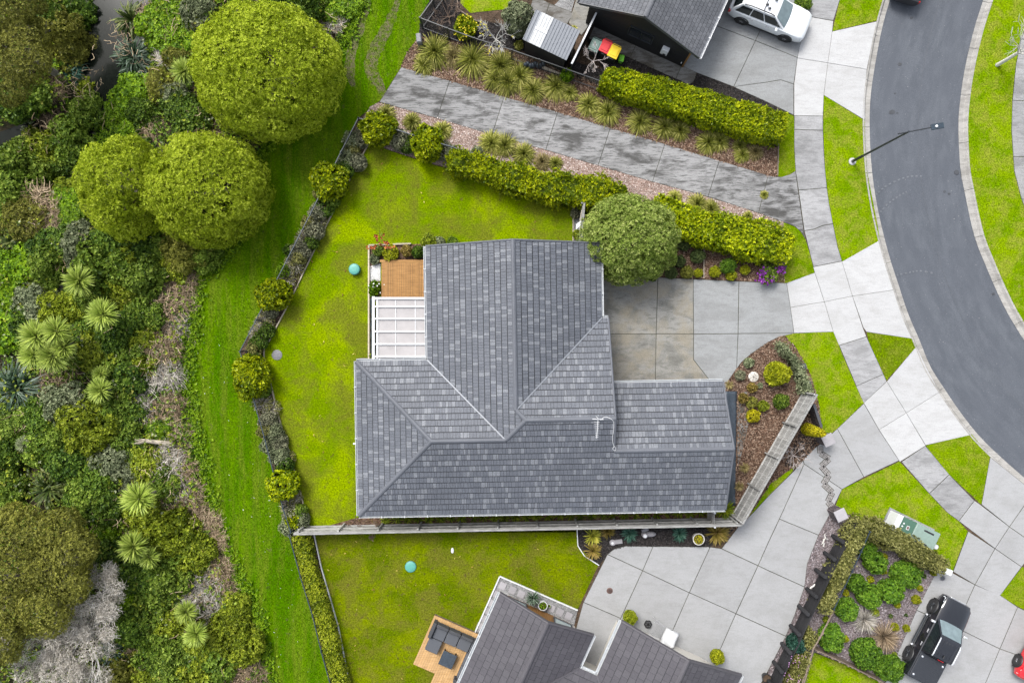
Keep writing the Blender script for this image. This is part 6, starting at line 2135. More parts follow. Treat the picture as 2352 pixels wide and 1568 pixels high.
def cabbage(px, py, r, label, h=2.2, heads=((0, 0, 0, 1.0),), seed=0, m='cabbage', group='cabbage trees in the bush'):
    z0 = bush_base(px, py)
    c = W(px, py, h + z0)
    Rm = M(r, h + z0)
    root = thing('cabbage_tree', label, 'cabbage tree', (c.x, c.y, z0), 0, group)
    for i, (dx, dy, dz, sc) in enumerate(heads):
        L = Rm * sc * .95
        sp = [dict(n=120, L=L, w=L * .075, elev=(-.15, .55), droop=.10, m_tint=(.25, .75), seed=seed * 10 + i, jit=.12, center=(M(dx, h), -M(dy, h), h + dz)),
              dict(n=80, L=L * .85, w=L * .07, elev=(.5, 1.35), droop=.05, m_tint=(.4, 1.0), seed=seed * 10 + i + 5, jit=.15, center=(M(dx, h), -M(dy, h), h + dz)),
              dict(n=40, L=L * .85, w=L * .06, elev=(-.8, -.15), droop=.15, m_tint=(.0, .35), seed=seed * 10 + i + 7, jit=.2, center=(M(dx, h), -M(dy, h), h + dz))]
        link('leaf_head', blade_mesh('leaf_head', sp, m), root)
    mb = MB()
    for (dx, dy, dz, sc) in heads: mb.tube([(0, 0, -.2), (M(dx, h) * .3, -M(dy, h) * .3, h * .5), (M(dx, h), -M(dy, h), h + dz)], [.13, .10, .08], 7)
    link('trunk', mb.mesh('trunk', MT['bark_trunk'], smooth=60), root)
    return root


cabbage(180, 646, 40, 'cabbage tree head with a one-sided fan, above the perfectly round one', 2.4, seed=1)
cabbage(235, 722, 42, 'perfectly round pale cabbage tree head standing alone in the upper bush', 2.6, seed=2)
cabbage(104, 790, 46, 'large cabbage tree of several merged pale heads beside the dark flax', 2.8, ((-22, -18, 0, .95), (28, -30, .1, .85), (14, 28, -.1, .95), (-34, 26, -.2, .8), (38, 8, -.1, .75)), seed=3)
cabbage(230, 897, 33, 'thin open cabbage tree head in dark green scrub', 1.8, seed=4)
cabbage(230, 858, 22, 'tiny dim cabbage tree head just above the thin open one', 1.2, seed=5)
cabbage(318, 1145, 44, 'dense bright cabbage tree head beside the brown brush of the lower bush', 2.6, seed=6)
cabbage(305, 1256, 40, 'larger of the two touching cabbage tree heads', 2.4, seed=7)
cabbage(342, 1279, 29, 'smaller of the two touching cabbage tree heads', 1.9, seed=8)
cabbage(427, 1405, 30, 'cabbage tree head with yellow tips, upper of the lowest pair', 2.0, seed=9)
cabbage(449, 1456, 33, 'cabbage tree head with yellow tips, lower of the lowest pair', 2.2, seed=10)
cabbage(422, 163, 34, 'cabbage tree fan poking out from under the biggest round tree', 1.6, seed=11)
cabbage(56, 1020, 22, 'dim grey-green cabbage tree tuft by the dark lower pool', .9, seed=12, m='silver')


def flax(px, py, r, label, m='flax', seed=0, h=.2, elev=(.35, 1.25), n=90, droop=.75, name='flax_bush', group='flax bushes in the bush'):
    z0 = bush_base(px, py)
    c = W(px, py, .8 + z0)
    L = M(r, 1.0) * 1.25
    root = thing(name, label, 'flax', (c.x, c.y, z0), 0, group)
    sp = [dict(n=n, L=L, w=.085, elev=elev, droop=droop, m_tint=(.0, .75), seed=seed, jit=.3, seg=4, center=(random.uniform(-.25, .25), random.uniform(-.25, .25), h)),
          dict(n=n // 2, L=L * .9, w=.085, elev=(.1, .8), droop=droop * .8, m_tint=(.3, 1.0), seed=seed + 50, jit=.3, seg=4, center=(random.uniform(-.4, .4), random.uniform(-.4, .4), h))]
    link('leaf_fan', blade_mesh('leaf_fan', sp, m), root)
    sp = [dict(n=36, L=L * .7, w=.07, elev=(-.05, .4), droop=.5, m_tint=(0, .8), seed=seed + 90, jit=.3, center=(0, 0, .15))]
    link('dead_leaf_skirt', blade_mesh('dead_leaf_skirt', sp, 'straw'), root)
    return root


flax(293, 36, 62, 'dark olive flax bush with brown skirt at the top of the stream', 'flaxg', 21)
flax(303, 128, 72, 'large blue-green flax bush hanging over the dark stream', 'flax', 22, n=130)
flax(150, 160, 30, 'upright teal grass-like flax tuft on the far stream bank', 'bluegreen', 23, n=80)
flax(165, 240, 28, 'fallen grey-green flax tuft lying beside the stream', 'silver', 24, n=60)
flax(62, 288, 34, 'pale grey drooping flax tuft above the dark pool', 'silver', 25, n=70)
flax(32, 885, 84, 'big blue-black flax bush beside the merged cabbage tree heads', 'flax', 26, n=150)
flax(107, 1117, 68, 'wide ragged flax bush with dead orange blades in the lower bush', 'flaxg', 27, n=110)
flax(165, 1196, 40, 'flax bush above the olive scrub tree', 'flaxg', 28)
flax(262, 1398, 38, 'flax bush with yellow dying blades beside the bare grey tree', 'flaxg', 29)
flax(248, 1500, 56, 'dark flax bush below the bare grey tree', 'flax', 30, n=110)
flax(255, 1303, 32, 'small flax tuft beneath the touching cabbage tree heads', 'flaxg', 31)
flax(14, 545, 42, 'flax bush with long green blades at the edge above the vines', 'flaxg', 32)
flax(678, 18, 30, 'small flax tuft peeping over the top of the biggest round tree', 'flaxg', 33)

# tussocks along the footpath
def tussock(px, py, r, label, seed, m='tussock'):
    c = W(px, py, .35)
    L = M(r, .4) * 1.5
    sp = [dict(n=300, L=L, w=.024, elev=(.45, 1.45), droop=.85, m_tint=(0, .7), seed=seed, jit=.3, seg=3, center=(0, 0, .03)),
          dict(n=220, L=L * 1.02, w=.022, elev=(.25, 1.0), droop=.7, m_tint=(.4, 1.0), seed=seed + 500, jit=.3, seg=3, center=(0, 0, .03)),
          dict(n=150, L=L * .65, w=.026, elev=(.4, 1.5), droop=.3, m_tint=(0, .45), seed=seed + 900, jit=.3, seg=3, center=(0, 0, .03))]
    o = link('tussock_grass', blade_mesh('tussock_grass', sp, m))
    o.location = (c.x, c.y, 0)
    tag(o, label, 'tussock', 'tussock grasses along the stained footpath')


TU = [(998, 117, 46, 'large tussock at the railing corner, first of the upper row'), (973, 147, 26, 'small tussock at the reserve end of the stained path'), (1040, 126, 30, 'dry tan tussock second in the upper row', 'tussock2'),
      (1085, 136, 48, 'wide tussock under the railing left of the bare pale tree'), (1150, 148, 40, 'tussock under the railing below the bare pale tree'), (1138, 178, 34, 'front tussock touching the path side below the bare pale tree'),
      (1166, 186, 38, 'tussock between shed and path, nearer the reserve'), (1193, 172, 36, 'tussock directly below the shed corner'), (1224, 205, 33, 'tussock near the path below the shed doors'),
      (1278, 196, 36, 'dark-centred tussock below the screen fence'), (1309, 210, 21, 'small tussock just past the dark-centred one'), (1353, 237, 30, 'tussock below the start of the clipped hedge'),
      (1398, 255, 35, 'dense green tussock spilling onto the path, one of a pair by the hedge start'), (1471, 277, 33, 'lone round tussock midway along the clipped hedge'), (1528, 290, 30, 'tussock in mid-row pair below the clipped hedge, left one'),
      (1563, 297, 26, 'tussock in mid-row pair below the clipped hedge, right one'), (1630, 325, 30, 'tan-fringed tussock near the street end, left of two'), (1655, 322, 26, 'tan-fringed tussock near the street end, right of two'),
      (1703, 332, 17, 'small tussock tight under the street end of the hedge'), (1708, 352, 20, 'small pale tussock nearest the path at the street end'), (1738, 347, 20, 'last dry tussock of the upper row', 'tussock2'),
      (885, 260, 25, 'tussock behind the first round hedge shrub'), (945, 277, 22, 'tussock between the two round hedge shrubs'), (1015, 297, 24, 'tussock just past the second round hedge shrub'),
      (1128, 327, 32, 'wide tussock on the hedge side of the path, left half'), (1160, 332, 30, 'wide tussock on the hedge side of the path, right half'), (1203, 352, 29, 'tussock on the hedge side below the third path joint'),
      (1246, 370, 22, 'faded tussock on the hedge side', 'tussock2'), (1276, 373, 18, 'small rounded tussock on the pink gravel'), (1552, 452, 18, 'tussock beside the domed garden tree'),
      (1604, 466, 25, 'tussock leaning on the path past the garden tree, left of two'), (1635, 477, 21, 'tussock leaning on the path past the garden tree, right of two'), (1722, 494, 11, 'tiny tussock on bare gravel near the path flare'),
      (1760, 445, 10, 'little weed tuft growing in the last path joint')]
for i, q in enumerate(TU): tussock(q[0], q[1], q[2], q[3], 300 + i, q[4] if len(q) > 4 else 'tussock')

# yuccas and other spiky garden plants
for (x, y, r, m, lab, cat) in ((1362, 1234, 22, 'yucca', 'bright yellow spiky yucca in the black mulch corner', 'yucca'), (1397, 1222, 18, 'bronze', 'bronze spiky plant next to the yellow yucca', 'spiky plant'), (1362, 1268, 22, 'bronze', 'tan and yellow spiky plant below the yellow yucca', 'spiky plant'),
                          (1447, 1228, 20, 'bluegreen', 'blue-green spiky rosette near the boot-shaped stone', 'spiky plant'), (1563, 1228, 20, 'bluegreen', 'blue-green spiky rosette near the large white pot', 'spiky plant'), (1650, 1226, 29, 'bronze', 'large bronze spiky plant at the fence corner', 'spiky plant'),
                          (1319, 62, 9, 'yucca', 'green spiky plant behind the shed', 'spiky plant'), (1224, 1377, 18, 'flax', 'dark spiky leaves in the ribbed white pot', 'spiky plant'), (1713, 1076, 13, 'tussock2', 'dry tan grass clump in the bark, upper of two by the plastic sheet', 'grass clump'),
                          (1701, 1118, 12, 'tussock2', 'dry tan grass clump in the bark, lower of two by the plastic sheet', 'grass clump'), (1678, 884, 11, 'tussock2', 'dry tan grass clump at the garage corner', 'grass clump'), (1668, 1172, 24, 'lily', 'yellow-green strappy clump at the gate by the house corner', 'grass clump')):
    zb = .4 if (x, y) == (1224, 1377) else 0
    c = W(x, y, .4 + zb)
    L = M(r, .5) * 1.1
    o = link('spiky_plant', blade_mesh('spiky_plant', [dict(n=70, L=L, w=L * .075 if m != 'tussock2' else .02, elev=(.1, .8), droop=.15, m_tint=(.1, .9), seed=int(x), jit=.2, center=(0, 0, .12 + zb)), dict(n=40, L=L * .8, w=L * .07, elev=(.7, 1.4), droop=.05, m_tint=(.3, 1), seed=int(y), jit=.2, center=(0, 0, .12 + zb))], m))
    o.location = (c.x, c.y, 0)
    tag(o, lab, cat)
# row of lilies behind the house
li = 0
for i in range(31):
    x = 885 + i * 25
    y = 1196 - i * .62 + random.uniform(-2, 2)
    c = W(x, y, .3)
    o = link('strappy_lily', blade_mesh('strappy_lily', [dict(n=46, L=.52, w=.04, elev=(.15, 1.2), droop=.55, m_tint=(0, 1), seed=1000 + i, jit=.3, center=(0, 0, .03))], 'lily'))
    o.location = (c.x, c.y, 0)
    tag(o, 'strappy green lily in the row between house and grey fence', 'lily', 'lilies in a row behind the house')


# ---- clipped and rounded shrubs
def ball(px, py, r, m, label, name='ball_shrub', cat='shrub', h=None, seed=0, size=.10, dens=130, lumps=10, k=5, ry=None, group=None, sub=.36, asp=.45, inner=.3):
    R_ = M(r, .5); RY_ = M(ry, .5) if ry else R_
    h = h or R_ * 1.6
    c = W(px, py, h * .55)
    lm = dome_lumps(R_, RY_, h * .55, lumps, sub, seed, h * .45)
    lm.append((0, 0, h * .32, R_ * .85, RY_ * .85, h * .34))
    dens = min(dens, 26000 / k / (7 * R_ * RY_ + 4 * h * R_))
    me = leafy_mesh('foliage', lm, dens, size, k, m, asp, .95, seed, .02, inner)
    root = thing(name, label, cat, (c.x, c.y, 0), 0, group)
    link('foliage', me, root)
    rg = random.Random(seed); mb = MB()
    for i in range(3): branches(mb, Vector((0, 0, -.05)), Vector((rg.uniform(-.5, .5), rg.uniform(-.5, .5), 1)).normalized(), h * .45, .03, 1, rg, .6, .008)
    link('stem', mb.mesh('stem', MT['bark_trunk']), root)
    return root


GB = 'round shrubs along the lawn boundary'
ball(868, 295, 43, 'hedge', 'round bright shrub at the top corner of the main lawn', h=1.9, seed=1, size=.17, dens=60, group=GB, ry=40)
ball(981, 330, 39, 'hedge', 'round bright shrub second from the lawn corner, by the footpath', h=1.9, seed=2, size=.17, dens=60, group=GB, ry=43)
ball(757, 417, 43, 'hedge', 'round bright shrub on the reserve side below the lawn corner', h=1.8, seed=3, size=.17, dens=60, group=GB, ry=48)
ball(628, 676, 42, 'hedge', 'round bright shrub halfway down the reserve railing', h=1.7, seed=4, size=.17, dens=60, group=GB, ry=38)
ball(578, 866, 42, 'hedge', 'tall oval bright shrub where the railing bends', h=1.8, seed=5, size=.17, dens=60, group=GB, ry=56)
ball(650, 1113, 38, 'hedge', 'round bright shrub low on the reserve railing', h=1.6, seed=6, size=.17, dens=60, group=GB, ry=38)
ball(676, 1192, 20, 'hedge', 'small bright shrub at the end of the grey timber fence', h=.9, seed=7, size=.15, group=GB)
GG = [(806, 322, 20, 'silver'), (828, 318, 22, 'greybrown'), (800, 365, 24, 'silver'), (822, 372, 20, 'greybrown'), (738, 445, 18, 'olive2'), (744, 476, 24, 'dark'), (728, 488, 20, 'greybrown'), (732, 505, 18, 'greytwig'), (708, 512, 16, 'olive2'), (722, 530, 22, 'greybrown'),
      (700, 548, 22, 'greytwig'), (716, 556, 16, 'dark'), (690, 575, 24, 'greybrown'), (662, 575, 12, 'dark'), (672, 602, 20, 'greytwig'), (650, 622, 16, 'bright'), (676, 608, 22, 'greytwig'), (660, 640, 22, 'greytwig'),
      (620, 715, 18, 'greybrown'), (606, 740, 22, 'greytwig'), (612, 760, 18, 'dark'), (588, 765, 18, 'greytwig'), (594, 785, 20, 'dark'), (600, 925, 22, 'greytwig'), (622, 940, 20, 'greytwig'), (616, 965, 22, 'greybrown'), (610, 990, 20, 'olive2'), (632, 1000, 20, 'silver'),
      (622, 1022, 24, 'silver'), (640, 1046, 24, 'silver'), (660, 1052, 16, 'twig'), (655, 1068, 20, 'dark'), (664, 1160, 22, 'greytwig'), (690, 1175, 16, 'green'), (672, 1207, 30, 'silver'), (918, 322, 24, 'greybrown'), (935, 332, 20, 'dark'), (1020, 345, 22, 'greybrown'), (1040, 352, 16, 'silver'), (1095, 352, 15, 'silver'), (1322, 436, 9, 'greybrown')]
CN = {'silver': 'silvery', 'greybrown': 'grey-brown', 'dark': 'dark green', 'greytwig': 'pale bare-twigged', 'olive2': 'olive', 'bright': 'bright green', 'green': 'green', 'twig': 'brown dead'}


def twig_mesh(name, R_, h, n, m, seed, w=.022, curl=.5, lay=.35):
    """tangle of thin curved twigs"""
    rng = np.random.default_rng(seed)
    N = n; seg = 3
    a = rng.uniform(0, 6.283, N); q = np.sqrt(rng.random(N)) * R_ * .7
    p = np.stack([np.cos(a) * q, np.sin(a) * q, rng.random(N) * h * .9 * np.sqrt(np.clip(1 - (q / R_) ** 2, 0, 1)) + .02], 1)
    d_ = unit(rng.normal(size=(N, 3)) * np.array([1, 1, lay]) + np.stack([np.cos(a), np.sin(a), .3 * np.ones(N)], 1) * .7)
    L = R_ * rng.uniform(.25, .6, N) / seg
    V = np.empty((N, seg, 4, 3)); T = np.empty((N, seg)); tt = rng.random(N)
    for i in range(seg):
        d2 = unit(d_ + rng.normal(0, curl, (N, 3)) * np.array([1, 1, .5]))
        side = unit(np.cross(d_, np.array([0, 0, 1.0]) + rng.normal(0, .2, (N, 3)))) * (w * .5 * (1 - .25 * i))
        e = p + d2 * L[:, None]
        e[:, 2] = np.maximum(e[:, 2], .01)
        V[:, i, 0], V[:, i, 1], V[:, i, 2], V[:, i, 3] = p - side, p + side, e + side * .8, e - side * .8
        T[:, i] = tt
        p, d_ = e, d2
    return fast_mesh(name, V.reshape(-1, 3), 4, LF[m], T.ravel())


def radial_twigs(name, R_, h, n, m, seed, w=.02):
    """twigs spraying from a centre (a clipped bare shrub)"""
    return blade_mesh(name, [dict(n=n, L=R_ * 1.05, w=w, elev=(.05, 1.3), droop=.12, m_tint=(.1, 1), seed=seed, jit=.3, center=(0, 0, .1))], m)


LAND = [(757, 417, 'the round shrub below the lawn corner'), (628, 676, 'the halfway round shrub'), (578, 866, 'the oval shrub at the railing bend'), (650, 1113, 'the lowest round shrub'), (868, 295, 'the lawn-corner round shrub'), (981, 330, 'the second round shrub'), (1090, 390, 'the start of the bushy hedge'), (1320, 430, 'the middle of the bushy hedge')]
seen = {}
def rel_label(pre, x, y, lands, post=''):
    dd = sorted((math.hypot(x - a, y - b), t_, x - a, y - b) for a, b, t_ in lands)
    for dist, t_, dx, dy in dd[:4]:
        if abs(dx) > 1.8 * abs(dy): w_ = 'right of' if dx > 0 else 'left of'
        elif abs(dy) > 1.8 * abs(dx): w_ = 'below' if dy > 0 else 'above'
        else: w_ = ('lower ' if dy > 0 else 'upper ') + ('right of' if dx > 0 else 'left of')
        for q_ in ('touching', 'close', 'further', 'well') if dist < 60 else ('close', 'further', 'well', 'far'):
            lab = f'{pre} {q_} {w_} {t_}{post}'
            if q_ == 'touching': lab = f'{pre} touching {t_}, {w_.replace(" of", "")} side{post}'
            if lab not in seen:
                seen[lab] = 1
                return lab
    return pre


# fill the bed evenly between the named shrubs
bed_mid = smooth_line([(812, 335), (775, 420), (735, 500), (680, 592), (640, 675), (600, 755), (582, 800), (590, 880), (612, 955), (632, 1015), (648, 1065), (664, 1130), (682, 1200)], 6)
rg_f = random.Random(3)
for j, (x, y) in enumerate(bed_mid):
    x += rg_f.uniform(-9, 9)
    if all(math.hypot(x - a_[0], y - a_[1]) > 15 for a_ in GG) and all(math.hypot(x - a_[0], y - a_[1]) > 34 for a_ in LAND[:5]):
        GG.append((x, y, rg_f.uniform(15, 22), rg_f.choice(['greybrown', 'greytwig', 'silver', 'dark', 'olive2', 'green', 'olive2'])))
for i, (x, y, r, m) in enumerate(GG):
    r *= 1.12
    lab = rel_label(f'small {CN[m]} fence-line shrub', x, y, LAND)
    if m in ('greytwig', 'twig'):
        c = W(x, y, .3)
        R_ = M(r, .4)
        me = radial_twigs('twig_shrub', R_, .6, 170, m, 700 + i, .024)
        o = link('twig_shrub', me); o.location = (c.x, c.y, 0)
        tag(o, lab, 'shrub', 'small shrubs in the fence-line bed')
        base_ = link('leafy_base', leafy_mesh('leafy_base', [(0, 0, .12, R_ * .95, R_ * .95, .34)], 110, .08, 4, 'olive2', .4, 1, i, .01, 0), o)
    else:
        ball(x, y, r, m, lab, 'fence_shrub', 'shrub', .75 + .2 * random.random(), 50 + i, .075, 150, 7, 5, group='small shrubs in the fence-line bed')


def hedge(pairs, h, label, m, seed=0, size=.13, dens=120, amp=.07, k=4, name='clipped_hedge', base=0.0, taper=.04, lump=0.0, group=None):
    """pairs: (far top edge, near foot) along the hedge in plan units"""
    rng = np.random.default_rng(seed)
    Cc, Wd = [], []
    for (a, b) in pairs:
        A_ = W(*a, h); B_ = W(*b, base)
        Cc.append(((A_.x + B_.x) / 2, (A_.y + B_.y) / 2)); Wd.append(math.hypot(A_.x - B_.x, A_.y - B_.y) / 2)
    Cc, Wd = np.array(Cc), np.array(Wd)
    seg = np.linalg.norm(np.diff(Cc, axis=0), axis=1); S_ = np.concatenate([[0], np.cumsum(seg)]); Lt = S_[-1]
    def frame(s_):
        x = np.interp(s_, S_, Cc[:, 0]); y = np.interp(s_, S_, Cc[:, 1]); w = np.interp(s_, S_, Wd)
        e = .3
        tx = np.interp(s_ + e, S_, Cc[:, 0]) - np.interp(s_ - e, S_, Cc[:, 0]); ty = np.interp(s_ + e, S_, Cc[:, 1]) - np.interp(s_ - e, S_, Cc[:, 1])
        tt = unit(np.stack([tx, ty], 1)); return x, y, w, np.stack([-tt[:, 1], tt[:, 0]], 1), tt
    def bumps(s_, q, z):
        return amp * (np.sin(s_ * 2.3 + 1.3 * np.sin(q * 2 + seed)) * .5 + np.sin(s_ * 5.1 + q * 3 + z * 4) * .35 + rng.normal(0, .5, len(s_))) + lump * np.sin(s_ * 2.1 + seed) * np.sin(s_ * .83 + 1)
    V, T = [], []
    def face(n, kind):
        s_ = rng.random(n) * Lt
        if kind == 'end': s_ = np.where(rng.random(n) < .5, 0.0, Lt)
        x, y, w, nn, tt = frame(s_)
        if kind == 'top':
            q = rng.uniform(-1, 1, n); z = np.full(n, h) - .10 * q ** 4 * h + bumps(s_, q, 0)
            N_ = np.stack([nn[:, 0] * q * .35, nn[:, 1] * q * .35, np.ones(n)], 1)
            p = np.stack([x + nn[:, 0] * q * w, y + nn[:, 1] * q * w, z], 1)
        elif kind == 'end':
            q = rng.uniform(-1, 1, n); z = base + rng.random(n) * (h - base); sg = np.where(s_ > 0, 1.0, -1.0)
            o_ = bumps(q * 2, q, z) * 1.0
            p = np.stack([x + nn[:, 0] * q * w + tt[:, 0] * (sg * o_), y + nn[:, 1] * q * w + tt[:, 1] * (sg * o_), z], 1)
            N_ = np.stack([tt[:, 0] * sg, tt[:, 1] * sg, np.full(n, .4)], 1)
        else:
            sg = 1.0 if kind == 'l' else -1.0
            z = base + rng.random(n) * (h - base); f = 1 - taper * (z - base) / (h - base)
            off = (w * f + bumps(s_, np.full(n, sg), z)) * sg
            p = np.stack([x + nn[:, 0] * off, y + nn[:, 1] * off, z], 1)
            N_ = np.stack([nn[:, 0] * sg, nn[:, 1] * sg, np.full(n, .45)], 1)
        N_ = unit(N_ + rng.normal(0, .25, N_.shape))
        p[:, 2] = np.maximum(p[:, 2], base + .03)
        t0 = np.clip(.48 + .2 * np.sin(s_ * 3 + p[:, 2] * 2) * np.sin(s_ * 1.1) + rng.normal(0, .18, n), 0, 1)
        v_, t_ = rosettes(p, N_, size, k, .42, .85, t0, .22, rng)
        V.append(v_); T.append(t_)
    wm = Wd.mean() * 2
    face(int(Lt * wm * dens), 'top'); face(int(Lt * (h - base) * dens * .8), 'l'); face(int(Lt * (h - base) * dens * .8), 'r'); face(int(2 * wm * (h - base) * dens), 'end')
    c0_ = Vector((Cc[0][0], Cc[0][1], 0))
    root = thing(name, label, 'hedge', tuple(c0_), 0, group)
    V = np.concatenate(V) - np.array([c0_.x, c0_.y, 0])
    link('foliage', fast_mesh('foliage', V, 4, LF[m], np.concatenate(T)), root)
    # woody inside: dense inner leaf mass
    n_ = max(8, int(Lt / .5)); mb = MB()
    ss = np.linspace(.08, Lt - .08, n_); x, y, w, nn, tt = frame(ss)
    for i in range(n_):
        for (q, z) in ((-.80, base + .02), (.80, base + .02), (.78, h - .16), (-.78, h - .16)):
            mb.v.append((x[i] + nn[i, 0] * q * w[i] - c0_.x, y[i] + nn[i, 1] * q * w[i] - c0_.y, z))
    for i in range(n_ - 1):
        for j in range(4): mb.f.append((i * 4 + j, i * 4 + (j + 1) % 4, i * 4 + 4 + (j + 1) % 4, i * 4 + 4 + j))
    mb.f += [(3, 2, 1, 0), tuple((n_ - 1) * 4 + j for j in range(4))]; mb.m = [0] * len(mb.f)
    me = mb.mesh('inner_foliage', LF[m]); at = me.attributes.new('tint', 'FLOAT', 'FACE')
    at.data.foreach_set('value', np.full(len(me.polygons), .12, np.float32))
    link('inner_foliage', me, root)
    return root


hedge([((1388, 156), (1384, 214)), ((1440, 160), (1430, 236)), ((1530, 182), (1510, 262)), ((1640, 214), (1620, 295)), ((1740, 242), (1720, 326)), ((1800, 260), (1785, 338))], 1.5, 'thick clipped hedge beside the black house, above the tussocks', 'hedge', 1, .15, 120, .09)
hedge([((1036, 340), (1042, 402)), ((1110, 358), (1112, 418)), ((1180, 378), (1180, 446)), ((1240, 395), (1240, 462)), ((1300, 400), (1296, 476)), ((1360, 402), (1352, 484)), ((1440, 430), (1420, 492))], 1.5, 'loose bushy hedge between the main lawn and the footpath', 'hedge', 2, .18, 85, .20, lump=.12)
hedge([((1505, 444), (1500, 535)), ((1560, 470), (1550, 545)), ((1640, 492), (1625, 566)), ((1710, 500), (1700, 590)), ((1764, 512), (1755, 604)), ((1812, 540), (1798, 602))], 1.5, 'bushy hedge from the domed garden tree to the street', 'hedge', 3, .17, 95, .15, lump=.08)
hedge([((669, 1226), (712, 1226)), ((691, 1323), (733, 1310)), ((719, 1413), (762, 1390)), ((741, 1496), (782, 1470)), ((770, 1600), (808, 1590))], .9, 'long low clipped hedge beside the lower lawn', 'hedge2', 4, .12, 150, .05)
hedge([((1995, 1200), (1950, 1186)), ((1968, 1268), (1920, 1258)), ((1932, 1340), (1893, 1330)), ((1905, 1400), (1868, 1392))], 1.5, 'shaggy olive hedge on top of the black log wall', 'olive2', 5, .12, 150, .16, lump=.08)
hedge([((1990, 1232), (1985, 1190)), ((2045, 1258), (2045, 1206)), ((2105, 1292), (2100, 1243)), ((2158, 1312), (2155, 1278))], 1.3, 'shaggy olive hedge behind the green utility cabinet', 'olive2', 6, .12, 150, .16, lump=.08)
hedge([((1876, 1455), (1842, 1440)), ((1868, 1484), (1836, 1470))], 1.2, 'short olive hedge stub beyond the hedge gap', 'olive2', 7, .12, 150, .14)
hedge([((1862, 1502), (1832, 1492)), ((1848, 1545), (1812, 1535)), ((1830, 1600), (1790, 1590))], 1.2, 'flowering olive hedge at the bottom of the log wall', 'olive2', 8, .12, 150, .14)
cfl = []
for i in range(34):
    x, y = random.uniform(1808, 1852), random.uniform(1498, 1566)
    p = W(x - (y - 1530) * .4, y, 1.25); cfl.append((p.x, p.y, 1.24))
cfl = np.array(cfl); V, T = rosettes(cfl, np.tile(np.array([0, 0, 1.0]), (len(cfl), 1)), .04, 5, .7, 1.3)
o = link('pink_flowers', fast_mesh('pink_flowers', V, 4, LF['pink'], T)); tag(o, 'scattered pink flowers on the flowering olive hedge', 'flowers', kind='stuff')
hedge([((1798, 786), (1786, 796)), ((1828, 818), (1804, 826)), ((1852, 856), (1826, 862)), ((1866, 895), (1838, 905))], 1.0, 'grey-green shrubby hedge at the street end of the bark garden', 'silver', 9, .09, 210, .16, lump=.1)
q = W(1668, 886, .5)

# ball shrubs of the front garden
FB = 'clipped ball shrubs in the front garden'
for i, (x, y, r, m, lab) in enumerate([(1572, 562, 15, 'ball_d', 'dark clipped ball, top of the group by the domed tree'), (1603, 588, 18, 'ball_d', 'largest dark clipped ball by the thin divider strip'), (1561, 600, 15, 'ball_d', 'dark clipped ball half under the domed tree, middle'), (1542, 627, 15, 'ball_d', 'dark clipped ball half under the domed tree, by the driveway'),
        (1500, 634, 13, 'dark', 'dark shrub almost hidden under the domed tree at the driveway'), (1578, 625, 16, 'olive', 'brownish clipped ball at the driveway edge'), (1604, 627, 11, 'ball_y', 'yellow clipped ball beside the brownish one'), (1642, 624, 14, 'ball_y', 'yellow clipped ball just past the divider strip'),
        (1672, 610, 20, 'hebe', 'largest green clipped mound past the divider strip'), (1680, 632, 13, 'ball_y', 'yellow clipped ball in front of the green mound'), (1712, 619, 12, 'ball_y', 'brightest yellow clipped ball next to the purple flowers')]):
    ball(x, y, r, m, lab, 'clipped_ball', 'shrub', None, 120 + i, .055, 420, 14, 5, group=FB, sub=.24)
root = ball(1766, 628, 22, 'green', 'green bush covered in purple flowers at the driveway corner', 'flower_bush', 'flower bush', .8, 140, .08, 160, 8, ry=26)
rg = np.random.default_rng(5)
for kx, ky in ((1760, 622), (1772, 642), (1790, 618), (1750, 640), (1795, 612)):
    p = W(kx, ky, .75); off = OFF[root.name]
    cc_ = np.array([[p.x - off.x, p.y - off.y, .72]]) + rg.normal(0, .16, (16, 3)) * np.array([1, 1, .3])
    V, T = rosettes(cc_, np.tile(np.array([0, 0, 1.0]), (16, 1)), .09, 5, .7, 1.3)
    link('flower_cluster', fast_mesh('flower_cluster', V, 4, LF['purple'], T), root)
# bark garden by the garage
for i, (x, y, r, m, lab, h) in enumerate([(1720, 833, 12, 'silver', 'silvery tuft near the driveway curve in the bark', .4), (1700, 862, 12, 'greybrown', 'grey-brown tuft between driveway curve and garage corner', .35), (1746, 885, 6, 'silver', 'tiny blue-grey tuft below the leaf-patterned stone', .25), (1728, 890, 11, 'bronze', 'bronze-green ball just below the leaf-patterned stone', .5), (1708, 914, 12, 'bronze', 'bronze-green ball in a row of three, first by the damp slab', .5), (1727, 924, 14, 'olive', 'brownish ball in the middle of the row of three', .5), (1753, 932, 13, 'yellow', 'green-gold ball at the end of the row of three', .5),
        (1730, 955, 16, 'gold', 'bright lime rosette shrub alone in the bark', .5), (1795, 922, 19, 'green', 'dark green shrub near the diagonal fence', .7), (1786, 858, 29, 'ball_y', 'largest bright yellow shrub against the grey hedge', 1.1)]):
    ball(x, y, r, m, lab, 'garden_shrub', 'shrub', h, 160 + i, .075 if r < 20 else .13, 220, 9, 5)
# yellow conifer, slim and tall
c = W(1850, 984, .0)
root = thing('golden_conifer', 'slim upright golden conifer beside the brick pillar', 'conifer', (c.x, c.y, 0))
lm = [(0, 0, .3 + k * .24, .34 - .02 * k if k < 8 else .14, .34 - .02 * k if k < 8 else .14, .26) for k in range(9)]
link('foliage', leafy_mesh('foliage', lm, 420, .07, 5, 'gold', .5, .8, 77, .05, .3), root)
link('trunk', MB().tube([(0, 0, -.05), (0, 0, 2.0)], [.06, .02], 6).mesh('trunk', MT['bark_trunk']), root)
